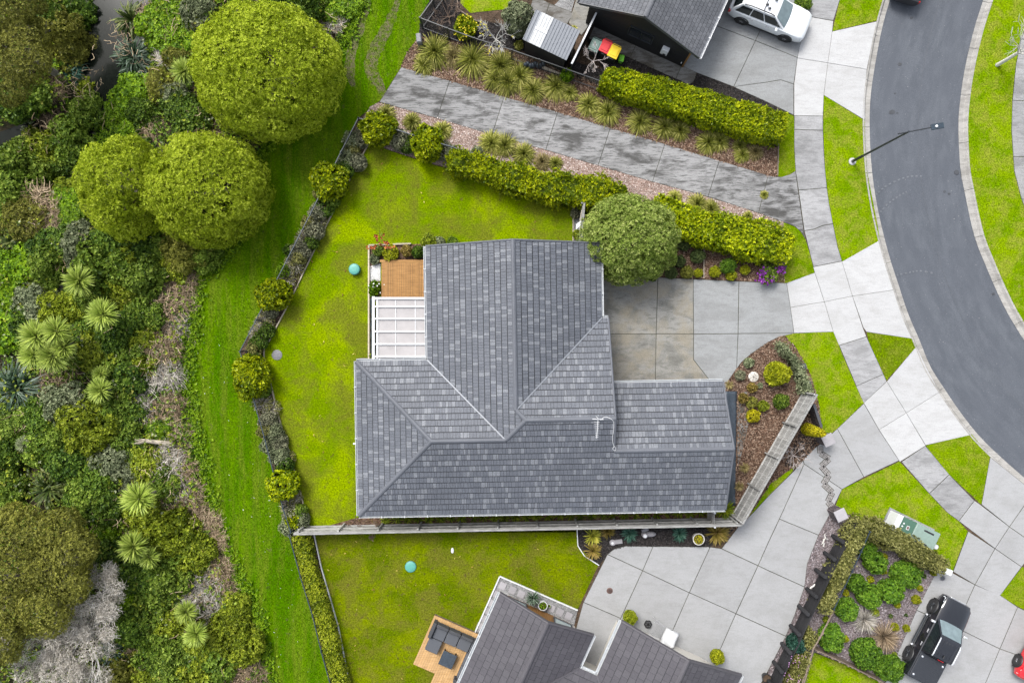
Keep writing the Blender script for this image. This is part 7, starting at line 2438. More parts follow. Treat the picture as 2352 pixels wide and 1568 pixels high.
# south-east garden
cv = lambda x, y: (1764 + .4378 * x, 1176 + .4378 * y)
SEB = [(725, 325, 88, 72, 'largest spreading green mound in the walled garden'), (645, 415, 72, 62, 'green mound in the middle of the walled garden'), (565, 265, 58, 56, 'green mound against the olive hedge, upper'), (520, 195, 48, 56, 'green mound behind the navy railing top'), (465, 375, 55, 46, 'green mound crossing the navy railing'),
       (530, 440, 62, 62, 'green mound below the middle one'), (412, 510, 60, 62, 'round green mound by the bleached grasses'), (332, 660, 68, 76, 'green mound at the vine-wrapped rail'), (515, 745, 80, 82, 'tallest round green mound above the brown board wall'), (640, 820, 86, 70, 'green mound by the rear wheel of the truck')]
for i, (x, y, r, ry, lab) in enumerate(SEB):
    X, Y = cv(x, y); ball(X, Y, r * .4378, 'hebe', lab, 'mound_shrub', 'shrub', .95 + .15 * (i % 3), 200 + i, .11, 150, 12, 6, ry * .4378, 'green mounds in the walled garden', .34)
SEY = [(613, 232, 16, 'beside the upper mound'), (607, 307, 18, 'under the upper mound'), (540, 352, 18, 'between railing and middle mound'), (410, 423, 18, 'at the railing bend'), (680, 486, 17, 'under the middle mound'), (562, 526, 23, 'beside the bleached grasses'), (780, 458, 25, 'largest, on open mulch'), (800, 400, 15, 'under the largest mound'),
       (870, 316, 17, 'near the letterbox'), (308, 565, 18, 'at the start of the vine-wrapped rail'), (407, 663, 18, 'beside the mound at the vine rail'), (668, 602, 21, 'near the brown grasses, left of a pair'), (728, 608, 18, 'near the concrete edge, right of a pair'), (540, 605, 12, 'tucked between the two dry grasses')]
for i, (x, y, r, lab) in enumerate(SEY):
    X, Y = cv(x, y); ball(X, Y, r * .4378 * 1.05, 'ball_y' if i not in (5, 9) else 'yellow', f'small yellow-green ball shrub {lab}', 'yellow_ball', 'shrub', .35, 230 + i, .05, 420, 8, 5, group='yellow balls in the walled garden', sub=.25)
for (x, y, r, m, lab) in ((518, 572, 78, 'greytwig', 'bleached pale dry grass clump in the walled garden'), (622, 662, 88, 'twig', 'reddish brown dry grass clump beside the truck')):
    X, Y = cv(x, y); c = W(X, Y, .4)
    L = M(r * .4378, .4) * 1.15
    o = link('dry_grass', blade_mesh('dry_grass', [dict(n=420, L=L, w=.022, elev=(.1, 1.3), droop=.3, m_tint=(.1, 1), seed=int(x), jit=.35, center=(0, 0, .05))], m)); o.location = (c.x, c.y, 0)
    tag(o, lab, 'dry grass')
for i, (x, y, r) in enumerate(((820, 335, 12), (645, 545, 10), (725, 540, 8), (665, 745, 14))):
    X, Y = cv(x, y); ball(X, Y, r * .4378, 'dark' if i < 3 else 'yellow', ['small dull tuft beside the largest mound', 'dull tuft on open mulch left of its twin', 'dull tuft on open mulch right of its twin', 'greenish tuft between mound and brown grass'][i], 'small_tuft', 'plant', .2, 260 + i, .05, 300, 5, 4)
X, Y = cv(150, 690); ball(X, Y, 20, 'bluegreen', 'blue-green leafy plant spilling over the log wall', 'trailing_plant', 'plant', 1.2, 270, .11, 120, 8)
for (x, y, lab, i) in ((1447, 1417, 'clipped topiary ball at the gable corner', 0), (1647, 1507, 'clipped topiary ball beside the garage roof', 1)):
    c = W(x, y, .8); R_ = .42
    o = link('topiary_ball', leafy_mesh('topiary_ball', dome_lumps(R_, R_, R_, 16, .25, 280 + i, .82) + [(0, 0, .75, R_ * .9, R_ * .9, R_ * .8)], 420, .06, 5, 'ball_y' if i else 'hedge2', .5, .9, 280 + i, .3, .3)); o.location = (c.x, c.y, 0)
    tag(o, lab, 'topiary', 'topiary balls by the lower house')
for (x, y, r, m, lab, zb) in ((1605, 1239, 9, 'gold', 'yellow-green leaves in the large white pot', .5), (1247, 1391, 7, 'bright', 'leafy plant in the tall white pot', .45), (1261, 1392, 3, 'green', 'seedling in the tiny white pot', .18)):
    c = W(x, y, zb + .1); R_ = M(r)
    o = link('pot_plant', leafy_mesh('pot_plant', [(0, 0, zb + .05, R_, R_, R_ * .7)], 260, .07, 4, m, .4, 1, int(x), zb - .02, .2)); o.location = (c.x, c.y, 0)
    tag(o, lab, 'plant')
# planter by the deck
for i, (x, y, r, m, lab, h) in enumerate([(897, 580, 20, 'ball_y', 'yellow-green shrub in the planter above the deck', .6), (934, 576, 13, 'bronze', 'orange-tinged shrub in the planter above the deck', .6), (960, 578, 15, 'dark', 'dark green shrub at the house end of the planter', .7), (985, 556, 20, 'yellow', 'round pale green bush at the corner of the upper roof', 1.2), (1010, 556, 13, 'silver', 'greyish shrub just behind the upper eave', .7), (1040, 556, 13, 'green', 'low shrub under the upper eave', .6),
        (868, 575, 14, 'green', 'green shrub at the outer corner of the planter', .5), (860, 595, 12, 'silver', 'grey-green shrub above the white gravel', .4), (860, 658, 14, 'bright', 'leafy shrub with white flowers beside the deck', .7), (858, 672, 10, 'bright', 'small leafy shrub below the white-flowered one', .5), (855, 816, 6, 'yellow', 'small yellow-green plant at the foot of the pergola post', .3), (1326, 538, 10, 'yellow', 'small yellow-green shrub on gravel by the side fence', .5), (1322, 490, 12, 'greybrown', 'grey-brown low shrub by the side fence', .4)]):
    ball(x, y, r, m, lab, 'planter_shrub', 'shrub', h, 300 + i, .085, 200, 8, 5)
p = W(860, 655, .75)
cc_ = np.array([[p.x, p.y, .72]]) + np.random.default_rng(3).normal(0, .17, (9, 3)) * np.array([1, 1, .2])
V, T = rosettes(cc_, np.tile(np.array([0, 0, 1.0]), (9, 1)), .05, 5, .8, 1.4)
o = link('white_flowers', fast_mesh('white_flowers', V, 4, LF['whitefl'], T)); tag(o, 'white flowers on the leafy shrub beside the deck', 'flowers', kind='stuff')


# ---- bare trees
def bare_tree(px, py, h, r, label, m, seed, depth=3, spread=.75, n=5, L=None, leaves=None, name='bare_tree', trunk=.3):
    c = W(px, py); rg_ = random.Random(seed)
    root = thing(name, label, 'tree', (c.x, c.y, 0))
    tr = MB(); tr.tube([(0, 0, -.1), (.02, .02, h * trunk * .5), (0, .03, h * trunk)], [r * 1.2, r, r * .9], 8)
    link('trunk', tr.mesh('trunk', m, smooth=60), root)
    mb = MB()
    for i in range(n):
        a = i * 6.283 / n + rg_.uniform(-.4, .4)
        branches(mb, Vector((0, .03, h * trunk)), Vector((math.cos(a) * spread, math.sin(a) * spread, .75)).normalized(), (L or h * .38), r * .42, depth, rg_, .75, .007, 4)
    link('branch_crown', mb.mesh('branch_crown', m), root)
    if leaves:
        P = np.array([v for v in mb.v])[np.random.default_rng(seed).choice(len(mb.v), leaves[1])]
        V, T = rosettes(P, np.tile(np.array([0, 0, 1.0]), (len(P), 1)), leaves[2], 4, .6, 1.2)
        link('leaf_tufts', fast_mesh('leaf_tufts', V, 4, LF[leaves[0]], T), root)
    return root


MT['pinkish_bark'] = timber('pinkish_bark', (.30, .26, .24), (.5, .45, .43), 0, .85)
MT['brown_twig'] = timber('brown_twig_bark', (.12, .08, .06), (.22, .16, .12), 0, .85)
bare_tree(2290, 150, 3.1, .10, 'bare pale street tree on the far verge', MT['bark_pale'], 5, 3, .7, 6, 1.0, trunk=.55)
bare_tree(1140, 104, 2.2, .06, 'bare pale branching tree behind the black railing', MT['bark_pale'], 6, 3, .8, 6, .75, ('lemon', 20, .07))
bare_tree(1358, 158, 2.0, .05, 'bare little tree beside the red and yellow bins', MT['pinkish_bark'], 7, 3, .8, 5, .62, trunk=.5)
bare_tree(1030, 42, 1.5, .05, 'brown leafless bush inside the railing corner', MT['brown_twig'], 8, 3, .9, 7, .7, trunk=.12)
bare_tree(1820, 1046, 1.0, .04, 'bare reddish shrub in the dark mulch behind the diagonal fence', MT['pinkish_bark'], 9, 3, 1.2, 8, .5, trunk=.12)
bare_tree(1653, 590, .9, .03, 'bare brown twig bush above the green clipped mound', MT['brown_twig'], 10, 3, 1.2, 6, .4, trunk=.12)
bare_tree(878, 565, 1.3, .035, 'small red-leaved tree at the planter corner', MT['brown_twig'], 11, 2, .8, 5, .5, ('redleaf', 40, .12), trunk=.3)
bare_tree(850, 1207, .5, .03, 'dead brown twiggy plant at the fence foot, house corner side', MT['brown_twig'], 12, 3, 1.3, 7, .42, trunk=.1)
bare_tree(815, 1203, .4, .03, 'dead brown twiggy plant at the fence foot, further from the lilies', MT['brown_twig'], 13, 3, 1.3, 7, .36, trunk=.1)
ball(1068, 62, 28, 'hedge', 'green bush dotted with yellow fruit inside the railing', 'fruit_bush', 'bush', 1.0, 340, .11, 130, 9)
p = W(1068, 60, 1.0)
cc_ = np.array([[p.x, p.y, .98]]) + np.random.default_rng(8).normal(0, .36, (38, 3)) * np.array([1, 1, .12])
V, T = rosettes(cc_, np.tile(np.array([0, 0, 1.0]), (38, 1)), .06, 5, .9, 1.3)
o = link('lemon_fruit', fast_mesh('lemon_fruit', V, 4, LF['lemon'], T)); tag(o, 'yellow fruit dotted over the green bush', 'fruit', kind='stuff')
ball(1190, 42, 36, 'silver', 'grey-green olive tree beside the shed', 'olive_tree', 'tree', 2.4, 341, .10, 120, 10, sub=.42)
ball(1192, 104, 10, 'tussock', 'small green tuft at the shed corner', 'small_tuft', 'plant', .35, 342, .1, 200, 5)
ball(1302, 172, 14, 'bright', 'leafy green vine on the railing below the shed', 'railing_vine', 'plant', 1.0, 343, .12, 140, 6)
ball(1846, 4, 20, 'green', 'green shrub on the lawn beyond the silver wagon', 'garden_shrub', 'shrub', .7, 344, .12, 120, 6)

# ================================================================ BUSH
def proto(kind, i):
    R_ = 1.0
    if kind == 'twig':
        return twig_mesh('tangle', 1.0, .75, 900, 'twig', 900 + i, .030, .55)
    if kind == 'greytwig':
        return twig_mesh('tangle', 1.0, .75, 900, 'greytwig', 920 + i, .028, .55)
    if kind == 'straw':
        return twig_mesh('tangle', 1.0, .4, 420, 'straw', 940 + i, .045, .12, .18)
    size, k, dens, sub, asp = dict(olive=(.085, 6, 230, .34, .3), green=(.10, 5, 200, .36, .5), bright=(.115, 4, 200, .34, .6), dark=(.11, 5, 180, .38, .5), yellow=(.095, 5, 210, .36, .45), silver=(.085, 6, 220, .34, .45))[kind]
    r = random.Random(i * 31 + len(kind))
    lm = [(0, 0, .12, .8, .8, .32)]
    for j in range(26):
        a = j * 2.39996 + r.uniform(-.4, .4); q = math.sqrt((j + .5) / 26) * r.uniform(.8, 1.12)
        h = .30 + .42 * (1 - q * q * .7) * r.uniform(.55, 1.25); rr_ = r.uniform(.15, .33)
        lm.append((math.cos(a) * q * .85, math.sin(a) * q * .85, max(.15, h), rr_, rr_ * r.uniform(.8, 1.2), rr_ * r.uniform(.6, 1.1)))
    me = leafy_mesh('foliage', lm, dens * .8, size, k, kind, asp, 1.15, 500 + i, .02, .12, (.70, 1.16))
    return me


PROTO = {}
NM = {'twig': ('dead_brush', 'tangled brown dead brush', 'brush'), 'greytwig': ('dead_brush', 'tangled grey dead brush', 'brush'), 'straw': ('straw_heap', 'heap of pale dead reed straw', 'straw'), 'olive': ('scrub_bush', 'olive fine-leaved scrub bush', 'bush'), 'green': ('native_shrub', 'mid-green leafy shrub', 'shrub'),
      'bright': ('vine_mound', 'bright green vine mound', 'vine'), 'dark': ('native_shrub', 'dark green leafy shrub', 'shrub'), 'yellow': ('native_shrub', 'yellow-green leafy shrub', 'shrub'), 'silver': ('native_shrub', 'silver-leaved shrub', 'shrub')}
BL = [(607, 150, 'the biggest round tree'), (470, 430, 'the broad round tree'), (268, 425, 'the narrower round tree'), (180, 646, 'the one-sided cabbage tree'), (235, 722, 'the round cabbage tree head'), (104, 790, 'the merged cabbage heads'), (230, 890, 'the thin cabbage head'), (318, 1145, 'the dense cabbage head'),
      (315, 1262, 'the touching cabbage heads'), (438, 1430, 'the lowest cabbage pair'), (298, 36, 'the topmost flax'), (303, 128, 'the stream flax'), (150, 160, 'the teal tuft'), (62, 288, 'the grey tuft above the pool'), (32, 885, 'the big dark flax'), (107, 1117, 'the ragged flax'), (350, 1010, 'the broken log'), (90, 1330, 'the olive scrub tree'),
      (200, 1440, 'the bare grey tree'), (248, 1500, 'the lowest flax'), (14, 545, 'the edge flax')]
o_, g_, b_, d_k, y_, s_v, t_w, gt, st = 'olive', 'green', 'bright', 'dark', 'yellow', 'silver', 'twig', 'greytwig', 'straw'
SHR = [(105, 40, 36, d_k), (140, 78, 50, o_), (175, 35, 46, d_k), (195, 90, 34, o_), (150, 118, 40, o_), (120, 200, 30, t_w), (38, 225, 48, d_k), (80, 215, 32, g_), (120, 262, 44, t_w), (190, 205, 30, y_), (200, 262, 44, g_), (170, 325, 50, g_), (108, 352, 58, y_), (55, 392, 60, g_), (140, 380, 36, d_k),
       (345, 40, 34, t_w), (372, 60, 48, b_), (425, 50, 44, b_), (400, 15, 44, b_), (440, 95, 36, b_), (405, 100, 40, b_), (388, 125, 34, gt), (408, 135, 34, o_), (318, 215, 44, b_), (275, 265, 38, b_), (300, 240, 40, b_), (240, 325, 36, b_), (330, 262, 34, d_k), (375, 195, 36, o_), (398, 215, 34, s_v), (410, 245, 36, d_k), (350, 290, 32, t_w), (312, 290, 34, b_),
       (455, 30, 36, s_v), (470, 60, 34, t_w), (695, 18, 46, d_k), (650, 8, 40, d_k), (735, 30, 34, t_w), (760, 42, 34, gt), (775, 15, 36, b_), (800, 10, 26, b_), (470, 310, 34, t_w), (440, 270, 36, d_k),
       (40, 450, 58, g_), (90, 478, 56, t_w), (55, 500, 44, o_), (115, 530, 44, t_w), (155, 468, 34, b_), (165, 505, 30, b_), (150, 440, 30, y_), (185, 560, 42, s_v), (140, 568, 40, d_k), (100, 580, 40, d_k), (60, 625, 56, b_), (25, 665, 46, b_), (110, 612, 42, g_), (120, 655, 38, gt), (85, 692, 42, s_v), (25, 735, 54, b_), (125, 705, 38, y_), (165, 705, 36, y_), (60, 740, 36, d_k),
       (248, 612, 54, g_), (295, 598, 46, y_), (332, 640, 50, g_), (285, 668, 46, y_), (262, 560, 44, d_k), (318, 562, 46, d_k), (368, 560, 44, g_), (428, 575, 48, o_), (470, 585, 38, g_), (398, 612, 30, y_), (350, 600, 36, g_), (385, 650, 42, t_w), (420, 648, 36, t_w), (372, 700, 46, t_w), (404, 700, 36, t_w), (336, 712, 40, g_), (375, 755, 40, t_w), (402, 748, 32, gt), (300, 738, 36, d_k), (200, 762, 34, d_k), (262, 775, 36, d_k), (320, 775, 36, y_), (190, 680, 36, g_),
       (232, 805, 48, y_), (290, 810, 40, g_), (338, 815, 40, t_w), (385, 805, 38, t_w), (182, 815, 34, g_), (262, 842, 36, g_), (295, 862, 42, d_k), (345, 858, 44, gt), (386, 862, 38, gt), (325, 838, 28, y_), (112, 886, 40, t_w), (150, 928, 46, s_v), (192, 940, 40, s_v), (252, 930, 46, g_), (208, 975, 56, y_), (268, 968, 40, g_), (302, 945, 32, d_k), (98, 962, 44, d_k), (60, 955, 34, g_),
       (100, 1020, 42, g_), (140, 1002, 40, g_), (160, 1052, 44, d_k), (202, 1030, 38, g_), (315, 935, 40, gt), (350, 945, 34, t_w), (395, 930, 34, t_w), (360, 985, 26, b_), (270, 1062, 46, s_v), (328, 1062, 42, y_), (378, 1066, 46, gt), (420, 1080, 36, t_w), (200, 1092, 36, g_), (232, 1108, 40, d_k), (208, 1140, 46, g_), (252, 1165, 44, d_k), (182, 1150, 36, d_k), (290, 1110, 26, s_v), (372, 1112, 38, g_), (405, 1125, 38, gt), (440, 1125, 32, t_w), (25, 1115, 34, g_), (15, 1165, 32, g_), (400, 1168, 44, t_w), (440, 1172, 36, t_w), (15, 1040, 36, d_k), (25, 985, 40, g_), (290, 1010, 40, g_),
       (340, 1195, 44, y_), (292, 1196, 34, t_w), (252, 1215, 36, b_), (385, 1222, 52, y_), (428, 1245, 46, y_), (395, 1282, 44, g_), (455, 1270, 38, y_), (478, 1205, 34, t_w), (490, 1250, 32, t_w), (498, 1305, 38, t_w), (468, 1338, 44, gt), (508, 1345, 34, t_w), (448, 1368, 40, gt), (262, 1270, 36, d_k), (298, 1322, 44, d_k), (342, 1330, 46, d_k), (388, 1330, 42, g_), (310, 1375, 44, b_), (360, 1372, 44, g_), (400, 1362, 28, t_w), (340, 1412, 40, g_), (300, 1440, 40, d_k), (350, 1450, 40, t_w), (388, 1432, 34, y_), (508, 1405, 44, gt), (540, 1400, 34, y_), (520, 1452, 48, y_), (480, 1475, 46, y_), (556, 1478, 42, y_), (500, 1515, 48, g_), (440, 1512, 44, d_k), (400, 1502, 44, g_), (360, 1495, 42, g_), (318, 1500, 40, t_w), (342, 1545, 46, y_), (288, 1556, 42, o_), (402, 1550, 46, g_), (460, 1555, 46, y_), (530, 1545, 44, t_w), (580, 1550, 36, t_w),
       (350, 975, 40, st), (392, 970, 38, st), (375, 1000, 34, st), (410, 1020, 30, st), (385, 1030, 28, st), (425, 985, 22, st), (430, 700, 24, st), (425, 780, 22, st)]
SZ = lambda r: 'large' if r > 45 else ('small' if r < 34 else 'medium')
for i, (x, y, r, kd) in enumerate(SHR):
    v = i % 3
    if (kd, v) not in PROTO: PROTO[(kd, v)] = proto(kd, v)
    z0 = bush_base(x, y)
    nm, desc, cat = NM[kd]
    tall = {'twig': .55, 'greytwig': .55, 'straw': .45, 'bright': .55}.get(kd, .95)
    hgt = tall * (.75 + .5 * random.random())
    c = W(x, y, z0 + hgt * .5)
    R_ = M(r, .6) * 1.18
    o = link(nm, PROTO[(kd, v)])
    o.location = (c.x, c.y, z0 - .02)
    o.rotation_euler = (0, 0, random.uniform(0, 6.28))
    o.scale = (R_ * random.uniform(.92, 1.1), R_ * random.uniform(.92, 1.1), R_ * max(.55, hgt))
    tag(o, rel_label(f'{SZ(r)} {desc}', x, y, BL), cat, 'plants massed in the bush')

# scrub trees: olive crowns
def scrub_tree(cx, cy, top, blobs, label, m, seed, size=.12, k=7, dens=70, inner=.35):
    c = W(cx, cy, top * .6)
    z0 = bush_base(cx, cy)
    root = thing('scrub_tree', label, 'tree', (c.x, c.y, z0))
    lm = []
    rg_ = random.Random(seed)
    for (x, y, r) in blobs:
        p = W(x, y, top * .75); R_ = M(r, top * .75)
        zt = top - R_ * .45 + rg_.uniform(-.4, .2)
        lm.append((p.x - c.x, p.y - c.y, zt, R_, R_, R_ * .62))
        for j in range(4):
            a = rg_.uniform(0, 6.28)
            lm.append((p.x - c.x + math.cos(a) * R_ * .75, p.y - c.y + math.sin(a) * R_ * .75, zt + rg_.uniform(-.3, .3), R_ * .45, R_ * .45, R_ * .38))
    link('crown', leafy_mesh('crown', lm, dens, size, k, m, .26, 1.1, seed, .3, inner, (.72, 1.12)), root)
    link('trunk', trunk_mesh('trunk', top * .85, .18, MT['bark_trunk'], seed, 6, 1.0), root)
    return root


scrub_tree(95, 1320, 4.2, [(55, 1225, 62), (140, 1225, 56), (35, 1305, 72), (125, 1310, 66), (185, 1258, 44), (55, 1390, 68), (120, 1400, 52), (20, 1460, 48), (180, 1330, 40)], 'spreading olive-green scrub tree at the lower stream edge', 'olive', 61)
scrub_tree(45, 120, 4.6, [(25, 35, 56), (70, 20, 44), (50, 95, 58), (20, 150, 50), (75, 150, 50), (40, 205, 40)], 'tall olive-brown scrub tree at the far stream bank', 'olive', 62)
# bare grey tree
c = W(195, 1440, 2.0)
root = thing('dead_tree', 'bare silver-grey tree with tangled twigs beside the olive scrub tree', 'tree', (c.x, c.y, -.1))
mbt = MB(); rg_ = random.Random(4)
mbt.tube([(-.6, -.6, -.1), (-.5, -.5, 1.0), (-.3, -.3, 1.8)], [.2, .16, .13], 8)
link('trunk', mbt.mesh('trunk', MT['bark_pale'], smooth=60), root)
mbb = MB()
for a in np.linspace(0, 6.283, 7, endpoint=False):
    branches(mbb, Vector((-.3, -.3, 1.6)), Vector((math.cos(a), math.sin(a), .3)).normalized(), 1.7, .034, 2, rg_, .5, .010, 4)
link('limbs', mbb.mesh('limbs', MT['bark_pale'], smooth=60), root)
TCL = [twig_mesh('twig_cloud', .62, .4, 230, 'greytwig', 950 + i, .022, .9, .5) for i in range(4)]
for i, (x, y, r) in enumerate([(200, 1322, 36), (235, 1345, 40), (205, 1375, 44), (232, 1432, 46), (190, 1430, 46), (150, 1440, 40), (115, 1490, 46), (165, 1500, 46), (200, 1530, 44), (45, 1515, 50), (90, 1540, 44), (235, 1400, 34), (145, 1545, 44), (210, 1475, 42), (70, 1470, 30), (160, 1380, 26), (20, 1500, 40), (185, 1290, 30), (240, 1310, 24)]):
    for j in range(4 if r > 30 else 2):
        p = W(x + rg_.uniform(-.8, .8) * r, y + rg_.uniform(-.8, .8) * r, 2.6)
        o = link('twig_cloud', TCL[(i + j) % 4], root)
        o.location = (p.x - c.x, p.y - c.y, 2.3 + rg_.uniform(-.5, .5) + (1.6 if r < 20 else 0)); k_ = rg_.uniform(.75, 1.35)
        o.scale = (k_, k_, k_); o.rotation_euler = (rg_.uniform(-.3, .3), rg_.uniform(-.3, .3), rg_.uniform(0, 6))

# broken log among the straw
p0_, p1_ = W(388, 1018, .3), W(335, 1012, .9)
LG_ = thing('broken_log', 'pale snapped log with splintered end lying in dead straw', 'log', (p0_.x, p0_.y, 0))
MB().tube([p0_ + Vector((.15, -.15, -.3)), p0_ + Vector((0, 0, .1)), p0_.lerp(p1_, .5), p1_], [.2, .17, .13, .11], 9).build('log', MT['edge_wood'], LG_, smooth=50)
mb = MB(); rg_ = random.Random(9)
for i in range(16):
    q = p1_ + Vector((rg_.uniform(-.05, .05), rg_.uniform(-.08, .08), rg_.uniform(-.08, .08)))
    mb.tube([q, q + Vector((-rg_.uniform(.3, .75), rg_.uniform(-.14, .14), rg_.uniform(-.1, .1)))], [.035, .006], 4)
mb.build('splinters', MT['edge_wood'], LG_)

# undergrowth: low leaf cover nobody could count
bushpoly = [W(*p).to_2d()[:] for p in [(-40, -40), (815, -40), (800, 60), (770, 110), (700, 200), (620, 300), (560, 420), (520, 560), (468, 622), (442, 665), (430, 760), (420, 830), (420, 900), (434, 960), (448, 1040), (465, 1130), (490, 1230), (528, 1310), (568, 1390), (590, 1470), (612, 1568), (620, 1610), (-40, 1610)]]
rng = np.random.default_rng(21)
pt = sample_poly(bushpoly, 26000, rng)
zb = bush_z(pt[:, 0], pt[:, 1]); keep = zb > -1.25
pt, zb = pt[keep], zb[keep]
for nm, m, lo_, hi_, sz in (('undergrowth', 'dark', 0, .45, .16), ('undergrowth', 'green', .45, .72, .15), ('undergrowth', 'yellow', .72, .86, .14), ('undergrowth', 'bright', .86, 1.0, .15)):
    f = (np.sin(pt[:, 0] * .9 + 2) * np.cos(pt[:, 1] * .8) * .25 + .5 + rng.normal(0, .22, len(pt)))
    f = (np.argsort(np.argsort(f)) / len(f))
    s_ = (f >= lo_) & (f < hi_)
    q = pt[s_]
    P = np.stack([q[:, 0], q[:, 1], zb[s_] + .05 + .35 * rng.random(len(q))], 1)
    N_ = unit(np.array([0, 0, 1.0]) + rng.normal(0, .45, P.shape))
    V, T = rosettes(P, N_, sz, 5, .5, 1.2, None, .3, rng)
    o = link(nm, fast_mesh(nm, V, 4, LF[m], T)); tag(o, f'low {m} undergrowth covering the bush floor', 'undergrowth', kind='stuff')

# loose dead twigs and sprays tangled through the scrub
q = sample_poly(bushpoly, 9000, rng)
f = np.sin(q[:, 0] * 1.3 + 1) * np.sin(q[:, 1] * 1.1) + .6 * np.sin(q[:, 0] * .5 - q[:, 1] * .7) + .05 * q[:, 0] + .6 + rng.normal(0, .4, len(q))
q = q[f > .25]; n = len(q)
z0 = np.maximum(bush_z(q[:, 0], q[:, 1]), -1.0) + rng.uniform(.25, 1.05, n)
P = np.stack([q[:, 0], q[:, 1], z0], 1); d_ = unit(rng.normal(size=(n, 3)) * np.array([1, 1, .35]))
Vs = []
for i in range(3):
    d2 = unit(d_ + rng.normal(0, .45, (n, 3)) * np.array([1, 1, .4])); E = P + d2 * rng.uniform(.10, .26, n)[:, None]
    sd = unit(np.cross(d2, np.array([0, 0, 1.0]) + rng.normal(0, .2, (n, 3)))) * .013
    Vs.append(np.stack([P - sd, P + sd, E + sd * .8, E - sd * .8], 1)); P, d_ = E, d2
o = link('dead_twigs', fast_mesh('dead_twigs', np.concatenate(Vs).reshape(-1, 3), 4, LF['twig'], np.tile(rng.random(n), 3))); tag(o, 'loose brown twigs tangled through the scrub', 'twigs', kind='stuff')
for m, n, sz in (('yellow', 5200, .10), ('green', 5200, .11), ('olive', 3000, .09), ('silver', 1600, .09)):
    q = sample_poly(bushpoly, n, rng)
    f = np.sin(q[:, 0] * 1.1 + sz * 90) * np.sin(q[:, 1] * 1.2 + sz * 50) + rng.normal(0, .35, len(q))
    zb_ = bush_z(q[:, 0], q[:, 1]); ok = (f > .0) & (zb_ > -1.1); q, zb_ = q[ok], zb_[ok]
    P = np.stack([q[:, 0], q[:, 1], zb_ + rng.uniform(.35, 1.15, len(q))], 1)
    V, T = rosettes(P, unit(np.array([0, 0, 1.0]) + rng.normal(0, .6, P.shape)), sz * 1.25, 6, .45, 1.2, None, .28, rng)
    o = link('tangled_foliage', fast_mesh('tangled_foliage', V, 4, LF[m], T)); tag(o, f'loose {m} sprays growing through the scrub', 'foliage', kind='stuff')

# weedy margin between bush and mown grass
edge = np.array([tuple(W(*p).to_2d()) for p in smooth_line(BUSH[1:-2], 6)])
sl_ = np.concatenate([[0], np.cumsum(np.linalg.norm(np.diff(edge, axis=0), axis=1))])
n = 5200
s_ = rng.random(n) * sl_[-1]
ex = np.interp(s_, sl_, edge[:, 0]) + rng.normal(.30, .30, n) + .12 * np.sin(s_ * 3.1); ey = np.interp(s_, sl_, edge[:, 1]) + rng.normal(0, .15, n)
P = np.stack([ex, ey, .03 + .10 * rng.random(n)], 1)
V, T = rosettes(P, unit(np.array([0, 0, 1.0]) + rng.normal(0, .3, P.shape)), .12, 5, .5, 1.3, None, .3, rng)
o = link('weeds', fast_mesh('weeds', V, 4, LF['bright'], T)); tag(o, 'leafy weeds along the edge of the mown reserve', 'weeds', kind='stuff')


# short grass blades over lawns and verges: breaks the flat sheet
def turf(poly, n, m, h, w, name, label, z=0.0, seed=0, world=False):
    rg = np.random.default_rng(seed)
    P2 = poly if world else [tuple(W(*p).to_2d()) for p in poly]
    q = sample_poly(P2, n, rg); n = len(q)
    az = rg.uniform(0, 6.283, n); L = h * rg.uniform(.6, 1.4, n)
    dx, dy = np.cos(az), np.sin(az)
    tilt = rg.uniform(.4, 1.5, n)
    base = np.stack([q[:, 0], q[:, 1], np.full(n, z)], 1)
    tip = base + np.stack([dx * L * tilt, dy * L * tilt, L * .7], 1)
    side = np.stack([-dy, dx, np.zeros(n)], 1) * (w * rg.uniform(.7, 1.3, n) * .5)[:, None]
    V = np.stack([base - side, base + side, tip], 1).reshape(-1, 3)
    T = np.clip(.45 + .2 * np.sin(q[:, 0] * .8) * np.cos(q[:, 1] * .7) + rg.normal(0, .25, n), 0, 1)
    o = link(name, fast_mesh(name, V, 3, LF[m], T))
    tag(o, label, 'grass', kind='stuff')


LF['turf_y'] = leaf('blade_yard', (.075, .105, .001), (.145, .195, .001), (.25, .31, .004), .3, spec=.02)
LF['turf_n'] = leaf('blade_neighbour', (.060, .082, .002), (.115, .140, .003), (.20, .21, .02), .3, spec=.02)
LF['turf_v'] = leaf('blade_verge', (.085, .140, .001), (.145, .215, .002), (.25, .31, .015), .3, spec=.02)
turf(res, 60000, 'grass_blade', .06, .035, 'grass', 'longer green grass of the reserve strip', 0, 1, True)
turf(YARD, 50000, 'turf_y', .035, .026, 'grass', 'short yellow-green lawn grass round the main house', 0, 2)
turf(LAWN2, 32000, 'turf_n', .035, .026, 'grass', 'short patchy lawn grass of the lower yard', 0, 3)
for i, v in enumerate(VERGES[:9]): turf(v, 5000, 'turf_v', .04, .026, 'grass', 'bright mown verge grass beside the street', 0, 10 + i)
turf([(2300, -30), (2282, 0), (2262, 60), (2248, 110), (2238, 157), (2230, 207), (2222, 287), (2227, 392), (2232, 417), (2247, 492), (2262, 552), (2284, 607), (2312, 672), (2344, 734), (2370, 770), (2370, -30)], 14000, 'turf_v', .04, .026, 'grass', 'bright verge grass on the far side of the road', 0, 30)


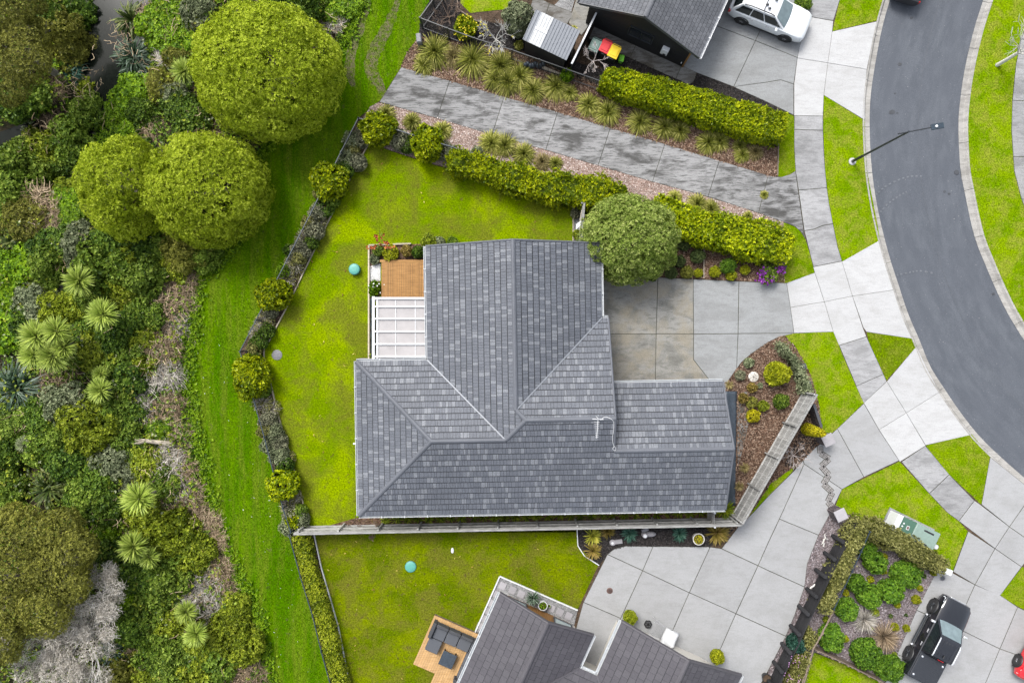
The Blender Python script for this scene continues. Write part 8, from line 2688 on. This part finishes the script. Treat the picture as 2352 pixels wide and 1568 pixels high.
# bark and stone chips
def scatter_chips(poly, n, m, size, name, label, z=.01, seed=0):
    rg = np.random.default_rng(seed)
    q = sample_poly([tuple(W(*p).to_2d()) for p in poly], n, rg); n = len(q)
    az = rg.uniform(0, 6.283, n); L = size * rg.uniform(.5, 1.5, n); w = L * rg.uniform(.2, .5, n)
    u_ = np.stack([np.cos(az), np.sin(az), rg.normal(0, .25, n)], 1) * (L / 2)[:, None]
    s_ = np.stack([-np.sin(az), np.cos(az), rg.normal(0, .25, n)], 1) * (w / 2)[:, None]
    c_ = np.stack([q[:, 0], q[:, 1], z + .03 * rg.random(n)], 1)
    V = np.stack([c_ - u_ - s_, c_ + u_ - s_, c_ + u_ + s_, c_ - u_ + s_], 1).reshape(-1, 3)
    o = link(name, fast_mesh(name, V, 4, LF[m], rg.random(n)))
    tag(o, label, 'chips', kind='stuff')


scatter_chips(BED_N, 14000, 'chip', .09, 'bark_chips', 'brown bark chips under the upper tussocks', seed=1)
scatter_chips(BED_N2, 12000, 'chip_p', .07, 'stone_chips', 'pinkish stone chips beside the footpath', seed=2)
scatter_chips(BED_E, 13000, 'chip', .09, 'bark_chips', 'brown bark chips in the garage garden', .02, seed=3)
scatter_chips(BED_FRONT, 4000, 'chip', .08, 'bark_chips', 'dark bark chips between the clipped balls', seed=4)
scatter_chips(BED_S, 5000, 'chip_k', .07, 'mulch_chips', 'black mulch chips below the grey fence', seed=5)
scatter_chips(BED_B, 6000, 'chip_k', .08, 'mulch_chips', 'black mulch chips beside the black house', seed=6)
scatter_chips(BED_SE, 11000, 'chip_g', .08, 'mulch_chips', 'purplish grey mulch chips in the walled garden', seed=7)
scatter_chips(BED_BL, 4500, 'chip_k', .09, 'mulch_chips', 'dark mulch chips inside the railing corner', seed=8)
scatter_chips(BED_W, 6000, 'chip', .08, 'bark_chips', 'brown litter in the fence-line bed', seed=9)
scatter_chips(YARD, 110, 'litter', .09, 'fallen_leaves', 'fallen leaves scattered over the main lawn', .03, seed=10)
scatter_chips(LAWN2, 60, 'litter', .09, 'fallen_leaves', 'fallen leaves scattered over the lower lawn', .03, seed=11)
scatter_chips([(430, 700), (560, 820), (600, 1000), (660, 1250), (740, 1560), (620, 1560), (480, 1150), (430, 900)], 50, 'whitefl', .06, 'clover_flowers', 'pale clover flowers dotting the reserve grass', .04, seed=12)

print('objects', len(bpy.data.objects), 'tris', sum(len(m.polygons) * 2 for m in bpy.data.meshes))
